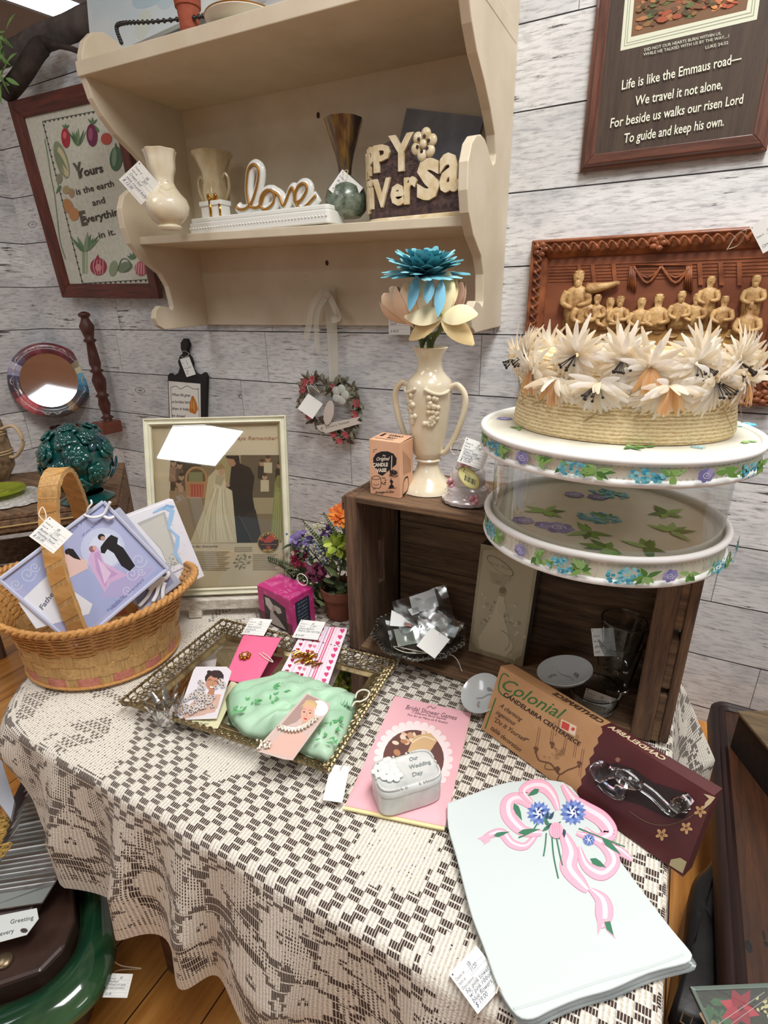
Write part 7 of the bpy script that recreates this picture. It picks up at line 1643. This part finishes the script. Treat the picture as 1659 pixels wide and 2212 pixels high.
led = [lb - ux * Lw + hn * .022, lb + ux * (Lw - .015) + hn * .022, lb + ux * (Lw - .015) - hn * .004, lb - ux * Lw - hn * .004]
obj('ledge', MB().hexa([p - V((0, 0, .024)) for p in led], (0, 0, 1), .023), DW_, t, bevel=.0015)
for s_ in (fL, fR): 
    s2 = V((s_.x, s_.y, TT)); w2 = .013; obj('leg', MB().hexa([s2 - ux * w2 + hn * .012, s2 + ux * w2 + hn * .012, s2 + ux * w2 - hn * .01, s2 - ux * w2 - hn * .01], upv, .04), DW_, t, bevel=.001)
bk = lb - hn * .10; obj('back_leg', MB().tube([lb - N_ * .012 + upv * .2, V((bk.x, bk.y, TT + .004))], .006, 6), DW_, t); obj('back_rail', MB().tube([lb - ux * .01 - N_ * .012, lb - N_ * .012 + upv * .22], .007, 6), DW_, t)

# ------------------------------------------------------------------ magenta ornament carton
A_, F_, R_2 = P(563, 1336, z=TT), P(633, 1372, z=TT), P(677, 1340, z=TT); u1 = (F_ - A_).normalized(); u2 = V((-u1.y, u1.x, 0)); w1 = (F_ - A_).length; w2 = abs((R_2 - F_).dot(u2)); H = P(630, 1297, y=F_.y).z - TT
t = thing('ornament_carton', 'magenta carton with a window showing a pale angel, standing behind the tray', 'box', (A_ + F_) / 2 + u2 * w2 / 2)
MG = mat('magenta_card', 'c02f78', .4, col2='d66aa2', vscale=55, vlo=.5, vhi=.7, coat=.2)
b4 = [A_, F_, F_ + u2 * w2, A_ + u2 * w2]
obj('carton', MB().prism(b4, (0, 0, 1), H), MG, t, bevel=.001)
nF = V((u1.y, -u1.x, 0)); a = Art(lambda x, y: A_ + u1 * (w1 * x) + V((0, 0, H * (1 - y))), nF)
a.poly([(.18, .18), (.5, .2), (.84, .3), (.86, 1), (.16, 1)], '4a3d3c'); a.poly([(.0, .72), (1, .72), (1, 1), (.0, 1)], '6b3a48'); a.poly([(.18, .72), (.86, .72), (.86, 1), (.16, 1)], '3b302f')
a.poly([(.25, .28), (.38, .26), (.5, .42), (.45, .62), (.62, .74), (.8, .95), (.3, .97), (.36, .6), (.22, .46)], 'b9aea8'); a.poly([(.5, .36), (.68, .38), (.72, .5), (.6, .58), (.5, .5)], 'c6bcb4'); a.poly([(.22, .26), (.36, .24), (.46, .44), (.36, .6), (.24, .46)], 'd3cac2'); a.ell(.48, .48, .06, .05, 'b39e92')
a.build('window_picture', t)
a = Art(lambda x, y: F_ + u2 * (w2 * x) + V((0, 0, H * (1 - y))), u1); a.poly([(.18, .16), (.78, .14), (.8, 1), (.2, 1)], '1c2434')
for i in range(7): a.text(('2001', 'Angel', 'Bridal', 'Keepsake', 'Ornament', 'series', '$ 10')[i], (.28, .27 + i * .1), (.68, .25 + i * .1), .05, '8c99ac', .1)
a.build('side_print', t)
a = Art(lambda x, y: A_ + u1 * (w1 * x) + u2 * (w2 * y) + V((0, 0, H)), (0, 0, 1))
for i in range(20): x, y = random.random() * .9, random.random() * .9; a.curve([(x, y), (x + .05, y + .04), (x + .1, y), (x + .06, y - .05)], .01, 'e294c0', 3)
a.build('lid_scrolls', t)
hk = P(653, 1252, y=F_.y + .02); obj('hang_ring', MB().tube([hk + V((.012 * math.cos(g), 0, .012 * math.sin(g))) for g in [k / 20 * 6.283 for k in range(20)]], .0009, 5, closed=True), M['string'], t)

# ------------------------------------------------------------------ terracotta pot of silk flowers
pc = V((-.536, -.695, TT)); t = thing('flower_pot', 'terracotta pot of mixed silk flowers in purple, burgundy, orange and lime beside the crate', 'potted flowers', pc)
obj('pot', MB().lathe([(.030, 0), (.033, .03), (.036, .046), (.040, .047), (.0415, .066), (.038, .066), (.033, .046), (.028, .01), (0, .01)], pc, 40), mat('warm_terracotta', '8c5540', .85, col2='7a4635', vscale=24), t, smooth=True)
obj('soil', MB().lathe([(0, .056), (.036, .055)], pc, 20, cap=False), mat('dark_moss', '2f2c1e', .95), t)
Y0 = -.70; fp = lambda x, y, dy=0: P(x, y, y=Y0 + dy); GR = ['3f5233', '56683f', '2f4028', '6d7c4c']
fo = MB()
for i in range(150):
    x, y = random.uniform(640, 760), random.uniform(1160, 1300); p = fp(x, y, random.uniform(-.03, .04)); leafm(fo, p, (random.uniform(-1, 1), random.uniform(-1, .3), random.uniform(-.3, 1)), (0, -.6, 1), random.uniform(.018, .04), random.uniform(.006, .013), random.choice(GR), n=3)
obj('foliage', fo, vcol(.8), t, smooth='all')
sm = MB()
for x, y in ((745, 1120), (730, 1180), (652, 1162), (690, 1155), (683, 1240), (652, 1208), (700, 1190), (640, 1215)): sm.tube(spl([pc + V((random.uniform(-.015, .015), 0, .05)), (pc + V((0, 0, .05))).lerp(fp(x, y + 6), .6) + V((0, .005, 0)), fp(x, y + 6)], 4), .0014, 5)
obj('stems', sm, STM, t)
gerb(fp(738, 1113, -.01), .026, ['dd7426', 'e8892f', 'c85c1c'], [(18, .1, 1), (14, .4, .8), (10, 1, .5)], (.35, -.5, .8), .1, nm='orange_daisy', par=t)
def puff(nm, c_, R, cols, n_, lf_=.4):
    mb = MB()
    for i in range(n_):
        d = V((random.gauss(0, 1), random.gauss(0, 1), random.gauss(0, 1))).normalized(); leafm(mb, c_ + d * R * .4, (d + V((random.uniform(-.6, .6), 0, random.uniform(-.6, .6)))).normalized(), d, R * .75, R * lf_, random.choice(cols), n=3, bend=.3)
    return obj(nm, mb, vcol(.75), t, smooth='all')
puff('lime_hydrangea', fp(729, 1180, -.025), .026, ['a9bb45', '8fa535', 'bfcc62'], 44, .6)
puff('purple_blossom', fp(652, 1163, -.02), .022, ['7d6aa6', '9686bb', '6a5890'], 22, .7)
puff('purple_blossom', fp(636, 1170, -.015), .014, ['8f84b6', '7a6ca8'], 14, .7)
puff('violet_blossom', fp(703, 1150, -.01), .016, ['5b3f70', '71528a'], 18, .6)
puff('burgundy_rose', fp(683, 1238, -.035), .020, ['6e2a45', '7f3552', '591f38'], 40, .9)
puff('red_carnation', fp(648, 1207, -.03), .019, ['8c2740', 'a33550', '701c30'], 40, .5)
fr_ = MB()
for x0_, y0_, x1_, y1_, n_, l in ((660, 1240, 552, 1198, 26, .018), (640, 1250, 600, 1215, 12, .012), (735, 1170, 697, 1105, 14, .009), (690, 1235, 640, 1255, 12, .014), (700, 1180, 648, 1118, 14, .009)):
    fr_ = MB()
    for k in range(n_):
        f = k / n_; p = fp(x0_ + (x1_ - x0_) * f, y0_ + (y1_ - y0_) * f, -.04 * (1 - abs(.5 - f))); d0 = V((x1_ - x0_, 0, -(y1_ - y0_))).normalized()
        for s_ in (-1, 1): leafm(fr_, p, (d0 * .6 + V((-d0.z, 0, d0.x)) * s_).normalized(), (0, -1, .2), l * (1 - f * .75), .0045, random.choice(GR[:3]), n=2)
    obj('fern_frond', fr_, vcol(.8), t)
sg = MB()
for i in range(170): p = fp(680 + random.gauss(0, 22), 1190 + random.gauss(0, 18), -.03 + random.gauss(0, .008)); sg.ball(p, random.uniform(.0012, .0026), 5, 4, random.choice(['5f6c86', '7c88a0', '4a5570', 'aab2b0', 'cfc98e']))
for i in range(40): p = fp(random.uniform(660, 700), random.uniform(1128, 1165), -.01); sg.ball(p, .002, 5, 4, random.choice(['c9cc9a', 'dcd9b4', 'a6b07a']))
obj('filler_sprigs', sg, vcol(.8), t)['kind'] = 'stuff'

# ------------------------------------------------------------------ left corner: crate shelf with pottery
random.seed(31)
cz = .64; K = V((-1.29, -.63, 0)); fd = V((-.65, -.76, 0)).normalized(); rd = V((-fd.y * 1, fd.x, 0)); rd = rd if rd.dot(V((-.8, .6, 0))) > 0 else -rd
t = thing('corner_crate', 'old brown wooden crate standing in the left corner under the teal bowl and mug', 'crate', V((-1.6, -.6, 0)))
Lf, Ld = .52, .42
def kp(u, v, z): p = K + fd * u + rd * v; return V((p.x, p.y, z))
def kbox(name, u0, u1, v0, v1, z0, z1, m_, bev=.003): return obj(name, MB().hexa([kp(u0, v0, z0), kp(u1, v0, z0), kp(u1, v1, z0), kp(u0, v1, z0)], (0, 0, 1), z1 - z0), m_, t, bevel=bev)
kbox('top_board', 0, Lf, 0, Ld * .5 - .002, cz - .014, cz, M['crate']); kbox('top_board', 0, Lf, Ld * .5 + .002, Ld, cz - .014, cz, M['crate'])
kbox('front_rail', 0, Lf, 0, .014, cz - .05, cz - .015, M['crate']); kbox('bottom_board', 0, Lf, 0, Ld, .32, .335, M['crate'])
for u in (0, Lf - .03):
    for v in (0, Ld - .03): kbox('corner_post', u, u + .03, v, v + .03, 0, cz - .015, M['crate_v'])
for z0 in (.34, .44, .54): kbox('side_slat', 0, .01, .03, Ld - .03, z0, z0 + .075, M['crate']); kbox('back_slat', .03, Lf - .03, Ld - .01, Ld, z0, z0 + .085, M['crate'])
obj('twine', MB().tube([kp(-.002, -.004, cz - .028), kp(Lf, -.004, cz - .034)], .0022, 6), mat('twine', 'b59a66', .9), t)
# teal bowl
b = V((-1.375, -.655, cz + .001)); R = silh(b + V((0, 0, .12)), 990, 55, 218)
t = thing('teal_pot', 'round teal green glazed pot covered in raised roses and leaves on the corner crate', 'pot', b)
TEAL = mat('teal_glaze', '0f5850', .14, col2='0a3c3e', vscale=16, coat=.9, bump=.15, bscale=40)
T2 = mat('blue_green_glaze', '1d4f5c', .14, col2='14414a', vscale=16, coat=.9)
zt_ = P(135, 912, y=b.y).z - b.z; RZ = (zt_ - .03) / 2
obj('pot_body', MB().lathe([(R * .55, 0), (R * .6, .01), (R * .5, .02)], b, 40).ball(b + V((0, 0, .02 + RZ)), (R * .95, R * .95, RZ), 40, 24, fn=lambda d: 1 + .04 * noise.noise(d * 5)), TEAL, t, smooth='all')
def surf(th, ph, e=0): d = V((math.sin(th) * math.cos(ph), math.sin(th) * math.sin(ph), math.cos(th))); return b + V((0, 0, .02 + RZ)) + V((d.x * (R * .95 + e), d.y * (R * .95 + e), d.z * (RZ + e))), d
rs = MB(); lv2 = MB()
for th, ph, r in ((.35, -1.0, .028), (.75, -2.2, .03), (.8, -.9, .03), (.75, -.0, .026), (1.2, -1.7, .034), (1.3, -.6, .034), (1.25, -2.7, .03), (1.7, -1.15, .034), (1.75, -2.2, .03), (1.8, -.1, .03), (1.2, .4, .03), (.6, 1.5, .03), (1.2, 2.2, .03), (2.1, -1.7, .03), (2.15, -.7, .028)):
    c_, d = surf(th, ph, 0); M_ = d.to_track_quat('Z', 'Y').to_matrix()
    for L_ in range(3):
        rr = r * (1 - L_ * .28); n_ = 5 - (L_ > 1)
        for k in range(n_):
            g = k / n_ * 6.283 + L_ * .7; dd = M_ @ V((math.cos(g), math.sin(g), .35 + L_ * .5)); leafm(rs, c_ + d * (.001 + .003 * L_), dd, d, rr, rr * 1.05, bend=.28, n=5)
    rs.ball(c_ + d * .008, .006, 8, 6)
for i in range(24):
    c_, d = surf(random.uniform(.5, 2.2), random.uniform(-3.1, 1.2), .004); sd = d.orthogonal(); leafm(lv2, c_, sd, d, .045, .026, bend=.15, n=5)
obj('raised_roses', rs, TEAL, t, smooth='all', solid=.0045); obj('raised_leaves', lv2, T2, t, smooth='all', solid=.004)
obj('teal_foot', MB().lathe([(R * .75, 0), (R * .8, .004), (R * .55, .016), (R * .5, .02)], b, 40), TEAL, t, smooth=True)
# mug
b = V((P(10, 1050, y=-.66).x - .02, -.66, cz + .001)); t = thing('stoneware_mug', 'tan stoneware mug with banded body at the left edge on the corner crate', 'mug', b)
SW = mat('speckled_tan_stoneware', '9a8262', .55, col2='5f4a34', vscale=45, bump=.5, bscale=90, bdist=.003)
mr = silh(b + V((0, 0, .1)), 960, -50, 44); mz = P(0, 905, y=b.y).z - b.z
obj('mug_body', MB().lathe([(mr * .55, 0), (mr * .6, .01), (mr * .95, mz * .2), (mr, mz * .35), (mr * .97, mz * .55), (mr * .92, mz * .75), (mr * .8, mz * .98), (mr * .78, mz), (mr * .7, mz), (mr * .85, mz * .6), (0, mz * .3)], b, 44), SW, t, smooth=True)
rb_ = MB(); [rb_.tube([b + V((mr * f * math.cos(k / 40 * 6.283), mr * f * math.sin(k / 40 * 6.283), mz * z)) for k in range(40)], .003, 6, closed=True) for z, f in ((.42, 1.0), (.46, 1.0), (.72, .94), (.76, .93))]
obj('banding', rb_, mat('pale_stoneware', 'b49c78', .5), t, smooth='all')
hx = V((.88, .47, 0)); obj('mug_handle', MB().tube(spl([b + hx * mr * .9 + V((0, 0, mz * .8)), b + hx * (mr + .035) + V((0, 0, mz * .84)), b + hx * (mr + .05) + V((0, 0, mz * .6)), b + hx * (mr + .02) + V((0, 0, mz * .38)), b + hx * mr * .9 + V((0, 0, mz * .36))]), .0075, 10, flat=((0, 0, 1), .7)), mat('bare_clay', 'c0a888', .6), t, smooth='all')
# lace doily and yellow glass
dc = P(22, 1076, z=cz + .002)
mb = MB(); n_ = 72
mb.lathe([(.001, .003), (.05, .003), (.085, .004), (.1, .002)], dc, n_, fn=lambda a, z: 1 + .09 * abs(math.sin(a * 7)) + .04 * math.sin(a * 3), ell=(1, .9), cap=False)
tag(obj('lace_doily', mb, mat('grey_lace', 'cfccc6', .9, col2='a9a59e', vscale=90, vlo=.42, vhi=.6, bump=.5, bscale=200), smooth='all'), 'ruffled off-white lace doily on the corner crate under the yellow glass dish', 'doily')
c = dc + V((-.035, -.01, .006)); t = thing('yellow_glass_dish', 'yellow green glass dish with ring pattern on the doily, cut by the left edge', 'dish', c)
YG = mat('vaseline_glass', 'c3cf4a', .08, trans=.6, ior=1.5, col2='a8b83a', vscale=20)
obj('dish_body', MB().lathe([(.03, 0), (.04, .003), (.07, .014), (.068, .018), (.04, .008), (.028, .008), (.026, .012), (.018, .012), (0, .006)], c, 40), YG, t, smooth=True)

# ------------------------------------------------------------------ lower left: green tub, suitcase, sleeve tray
zg = .2; go = [(215, 1760), (236, 1850), (247, 1985), (243, 2070), (205, 2150), (130, 2215), (0, 2290), (-160, 2330)]; gi = [(150, 1760), (160, 1860), (168, 1985), (150, 2050), (95, 2110), (30, 2145), (-60, 2170), (-200, 2190)]
go, gi = [P(*p, z=zg) for p in spline(go, 5)], [P(*p, z=zg) for p in spline(gi, 5)]
t = thing('green_tub', 'large dark green marbled tub with thick rounded rim on the floor', 'tub', V((-.8, -1.3, 0)))
GM = mat('green_marbled_glaze', '123a26', .12, col2='4a6a44', vscale=5, vlo=.45, vhi=.8, coat=.9, stretch=(3, .6, 3))
mb = MB(); vs = []; n_ = 9
for A_, B_ in zip(go, gi):
    q0 = A_.lerp(B_, .9); vs.append(V((q0.x - .1, q0.y - .02, 0.002)))
    for k in range(n_): f = k / (n_ - 1); p = A_.lerp(B_, f); vs.append(p + V((0, 0, .03 * math.sin(math.pi * (f * .9 + .05)) - .02)))
m_ = n_ + 1; mb.add(vs, [(i * m_ + j, (i + 1) * m_ + j, (i + 1) * m_ + j + 1, i * m_ + j + 1) for i in range(len(go) - 1) for j in range(m_ - 1)])
obj('tub_rim', mb, GM, t, smooth='all')
t = thing('brown_case', 'dark brown leather case sitting inside the green tub under the tray of sleeves', 'case', V((-.85, -1.3, .02)))
bp_ = [(150, 1790), (162, 1985), (140, 2045), (88, 2098), (-20, 2135), (-200, 2150), (-200, 1790)]
obj('case_body', MB().prism([V((p.x, p.y, .02)) for p in [P(x, y, z=.215) for x, y in bp_]][::-1], (0, 0, 1), .195), mat('dark_brown_leather', '33221c', .4, col2='4a332a', vscale=9, bump=.3, bscale=60, coat=.2), t, bevel=.006)
c_ = P(12, 2140, z=.19); obj('metal_latch', MB().ball(P(8, 2075, z=.218), (.014, .012, .006), 12, 8), mat('dull_brass', '8a7a60', .35, metal=.8), t, smooth='all')
# tray of plastic sleeves
O_ = P(60, 1880, z=.27); N_ = V((.1, -.25, 1)).normalized(); tpp = lambda x, y, e=0: PP(x, y, O_ + N_ * e, N_)
t = thing('sleeve_tray', 'dark tray at lower left filled with clear plastic picture sleeves', 'tray', P(40, 1900, z=.216))
tq = [(62, 1690), (120, 1700), (134, 1850), (120, 1900), (72, 1995), (-160, 2060), (-160, 1900), (0, 1870), (30, 1760)]
obj('tray_body', MB().prism([tpp(x, y, -.03) for x, y in tq], N_, .024), mat('dark_tray_plum', '3a2a2a', .4), t, bevel=.002)
for i in range(24):
    f = i / 23; xl, yl = 48 - 120 * f ** 1.3 + random.uniform(-5, 5), 1712 + 265 * f; xr, yr = 104 + 22 * math.sin(f * 3.1) - 34 * max(0, f - .6) + random.uniform(-3, 3), 1690 + 262 * f
    a_, b_ = tpp(xl, yl, .001), tpp(xr, yr, .001); up_ = (N_ * .5 + V((0, .8, .0))).normalized(); h_ = .032
    s_ = obj('plastic_sleeve', MB().hexa([a_, b_, b_ + up_ * h_, a_ + up_ * h_], up_.cross(b_ - a_).normalized(), .0012), M['sleeve'] if 'sleeve' in M else M.setdefault('sleeve', clear('sleeve_plastic', (225, 230, 232), .2, .2, cloud=40)), None)
    tag(s_, 'clear plastic picture sleeve standing in the crowded lower left tray', 'sleeve', 'plastic sleeves in the tray')
    ins = MB().hexa([a_ + up_ * .002 + (b_ - a_) * .02, b_ + up_ * .002 - (b_ - a_) * .02, b_ + up_ * (h_ - .006) - (b_ - a_) * .02, a_ + up_ * (h_ - .006) + (b_ - a_) * .02], up_.cross(b_ - a_).normalized(), .0005)
    obj('printed_insert', ins, mat('insert_grey', random.choice(['eef0ee', 'b8bcb9', 'f4f5f2', 'd5d8d5', '8f9490']), .6), s_)
fq = [(-60, 1990), (80, 1962), (84, 1985), (58, 2020), (-60, 2052)]
tt_ = thing('front_card', 'pale handwritten card lying at the near end of the sleeve tray', 'card', tpp(20, 2000, -.004)); obj('card', MB().prism([tpp(x, y, .004) for x, y in fq], N_, .001, 'c9cecb'), vcol(.4, .3), tt_)
a = Art(lambda x, y: tpp(x, y, .0055), N_); a.text('Greeting', (22, 1996), (72, 1986), 9, '4a4e52', .3); a.text('every', (0, 2022), (30, 2014), 9, '4a4e52', .3); a.ell(52, 2010, 8, 5, '3a2f2a'); a.build('writing', tt_)
# white panel and gold lace piece at the extreme left
t = thing('white_panel', 'narrow white board edge leaning at the far lower left', 'board', P(0, 1780, z=.3)); p_ = [P(x, y, z=.36) for x, y in ((-30, 1640), (6, 1650), (34, 1738), (26, 1776), (-30, 1700))]
obj('board', MB().prism(p_, (0, 0, 1), .008), mat('cool_white_board', 'a9adb6', .6), t)
t = thing('gold_lace_piece', 'gold openwork trim object cut by the lower left edge', 'ornament', P(0, 1800, z=.3)); g_ = MB()
for i in range(60): p = P(random.uniform(-30, 16), random.uniform(1745, 1850), z=.335); g_.tube([p + V((.007 * math.cos(k), .007 * math.sin(k), 0)) for k in range(6)], .0014, 5, closed=True)
obj('openwork', g_, mat('gold_braid', 'b3924c', .4, metal=.6), t)
tp = P(255, 2128, z=.17)
price_tag([(236, 2101), (286, 2105), (276, 2156), (221, 2154)], tp, face_n(tp, .1), ['#Dealer #|SB', 'Marbled', 'Wood oil type', 'green pottery', '', '$ 28'], 'white price tag hanging off the green tub rim over the floor', [P(232, 2056, z=.19), P(236, 2070, z=.185), P(232, 2100, z=.15), P(228, 2118, z=.14), P(240, 2108, z=.12), P(255, 2096, z=.12), P(305, 2092, z=.12), P(262, 2086, z=.14), P(238, 2070, z=.17)])

# ------------------------------------------------------------------ lower right: dark table, box, handbag, poinsettia picture
zt3 = .22
t = thing('dark_side_table', 'dark mahogany table with moulded rim and rounded corner at the right edge', 'table', (.5, -.85, 0))
MH = wood('dark_mahogany', '180b09', '2b1512', axis='y', rough=.5, bump=.1); MT = wood('worn_mahogany_top', '2e1a0f', '4c2c18', '5e371d', axis='y', rough=.42, bump=.1)
x0, y1, y0 = .197, -.190, -1.75; rc = .035
prf = []
for k in range(9): g = math.pi - k / 8 * math.pi / 2; prf.append((x0 + rc + rc * math.cos(g), y1 - rc + rc * math.sin(g)))
out = [(x0, y0)] + prf + [(.9, y1)]; inn = [(x0 + .03, y0)] + [(x0 + .03 + (x - x0) * .3, y1 - .03 - (y1 - y) * .3) for x, y in prf] + [(.9, y1 - .03)]
def edge_strip(a_, b_, z0, z1, m__, nm):
    mb = MB(); n_ = len(a_); prof_ = [(0, z0 - .03), (0, z1 - .006), (.15, z1), (.4, z1 + .002), (.55, z1 - .002), (.75, z1 + .001), (1, z1 - .004), (1, z0 - .002)]; vs = []
    for (ax, ay), (bx, by) in zip(a_, b_):
        for f, z in prof_: vs.append((ax + (bx - ax) * f, ay + (by - ay) * f, z))
    k = len(prof_); mb.add(vs, [(i * k + j, (i + 1) * k + j, (i + 1) * k + j + 1, i * k + j + 1) for i in range(n_ - 1) for j in range(k - 1)]); return obj(nm, mb, m__, t, smooth=True)
edge_strip(out, inn, zt3 - .02, zt3, MH, 'moulded_rim')
obj('table_top', MB().prism([(x, y, zt3 - .03) for x, y in inn] + [(.9, y0, zt3 - .03)], (0, 0, 1), .024), MT, t)
sp2 = MB(); [sp2.ball(P(x, y, z=zt3 - .006), (rx, ry, .0003), 10, 6) for x, y, rx, ry in ((1617, 2045, .005, .010), (1655, 2040, .003, .005), (1650, 2020, .002, .009))]; obj('ink_stain', sp2, M['black'], t)
for p in ((x0 + .08, y1 - .08), (.8, y1 - .08), (x0 + .08, y0 + .1), (.8, y0 + .1)): obj('leg', MB().tube([(p[0], p[1], 0), (p[0], p[1], zt3 - .03)], [.014, .024], 12), MH, t, smooth=True)
# dark wedge box with pale top
bu, bv, ba = V((.45, -.89, 0)).normalized(), V((.89, .45, 0)).normalized(), V((.231, -.346, zt3 - .005))
t = thing('dark_wooden_box', 'dark wooden box with a lighter top standing askew on the dark table', 'box', ba + bu * .12 + bv * .08)
def b4(e, z): return [V((p.x, p.y, z)) for p in (ba - bu * e - bv * e, ba + bu * (.25 + e) - bv * e, ba + bu * (.25 + e) + bv * (.17 + e), ba - bu * e + bv * (.17 + e))]
obj('box_side', MB().hexa(b4(0, zt3 - .005)[::-1], (0, 0, 1), .088), wood('black_brown_side', '120c09', '2a1c13', axis='x', rough=.7), t)
obj('box_lid', MB().hexa(b4(.004, zt3 + .083)[::-1], (0, 0, 1), .008), wood('grey_brown_lid', '4f4230', '7a664a', axis='x', rough=.7), t, bevel=.002)
# handbag
bgz = .13; hb_ = [(1558, 1812), (1545, 1842), (1528, 1872), (1508, 1890), (1494, 1912), (1484, 1960), (1478, 2010), (1470, 2070), (1464, 2130), (1452, 2230), (1640, 2240), (1600, 1900)]
t = thing('black_handbag', 'black leather handbag slumped between the lace table and the dark table', 'bag', P(1520, 2050, z=0))
pts = [P(x, y, z=bgz) for x, y in spline(hb_ + [hb_[0]], 3)[:-1]]
mb = MB(); mb.prism([V((p.x, p.y, .0)) for p in pts], (0, 0, 1), bgz); mb2 = MB(); mb2.pillow([p for p in pts], (0, 0, 1), .02, 6, .004)
obj('bag_body', mb, mat('black_leather', '0e0c0c', .4, bump=.3, bscale=90), t, smooth=True); obj('bag_top', mb2, mat('black_leather', '0e0c0c', .4, bump=.3, bscale=90), t, smooth='all')
bz = [P(x, y, z=.16) for x, y in ((1477, 2186), (1496, 2198), (1490, 2222), (1470, 2206))]; obj('buckle', MB().tube(bz, .0016, 6, closed=True), mat('nickel', 'a39a86', .3, metal=.9), t)
# poinsettia picture
O_ = V((0, 0, .238)); N_ = V((0, 0, 1))
A_, pu, pd = V((.149, -.905, .238)), V((.869, .495, 0)), V((.495, -.869, 0)); q = [A_, A_ + pu * .19, A_ + pu * .19 + pd * .24, A_ + pd * .24]; n = V((0, 0, 1))
t = thing('poinsettia_picture', 'glazed picture with a red poinsettia and thin grey frame at the lower right corner', 'framed picture', (q[2] + q[3]) / 2)
GMt = mat('grey_green_metal', '7c8a82', .35, metal=.6)
rails('frame_rail', q, n, .005, .006, GMt, GMt, t, bevel=.0005)
obj('dark_backing', MB().hexa([p + n * .0005 for p in q], n, .002), mat('dark_print_ground', '3a3d34', .7, col2='2a2c28', vscale=20), t)
a = plane_art(q[0] + n * .003, n)
a.poly([(1510, 2190), (1520, 2178), (1540, 2176), (1560, 2215), (1530, 2225)], 'a08468')
for r in range(12): a.leaf(1545 + random.uniform(-30, 22), 2170 + random.uniform(-14, 26), 40, 18, random.uniform(-20, 90), random.choice(['2f5438', '3d6a44', '244630']))
for g in (200, 250, 300, 20, 60, 110, 150): a.leaf(1598, 2178, 46, 26, g, random.choice(['b3283e', '9a1f34', 'c23a4c']))
a.ell(1600, 2178, 7, 6, '6a1626'); 
for i in range(12): a.leaf(1648 + random.uniform(-16, 16), 2172 + random.uniform(-14, 18), 11, 6, random.uniform(0, 360), 'd8cf98')
a.line([(1552, 2212), (1652, 2143)], 1.6, 'b9b4b0'); a.line([(1580, 2212), (1659, 2155)], 1.4, 'b9b4b0'); a.build('flower_print_with_glare', t)  # the two pale lines are reflection streaks of the glass, painted on the print
obj('glass_pane', MB().hexa([p + n * .0045 for p in q], n, .0008), clear('matte_pane', (250, 251, 250), .0, .02, bump=0), t)
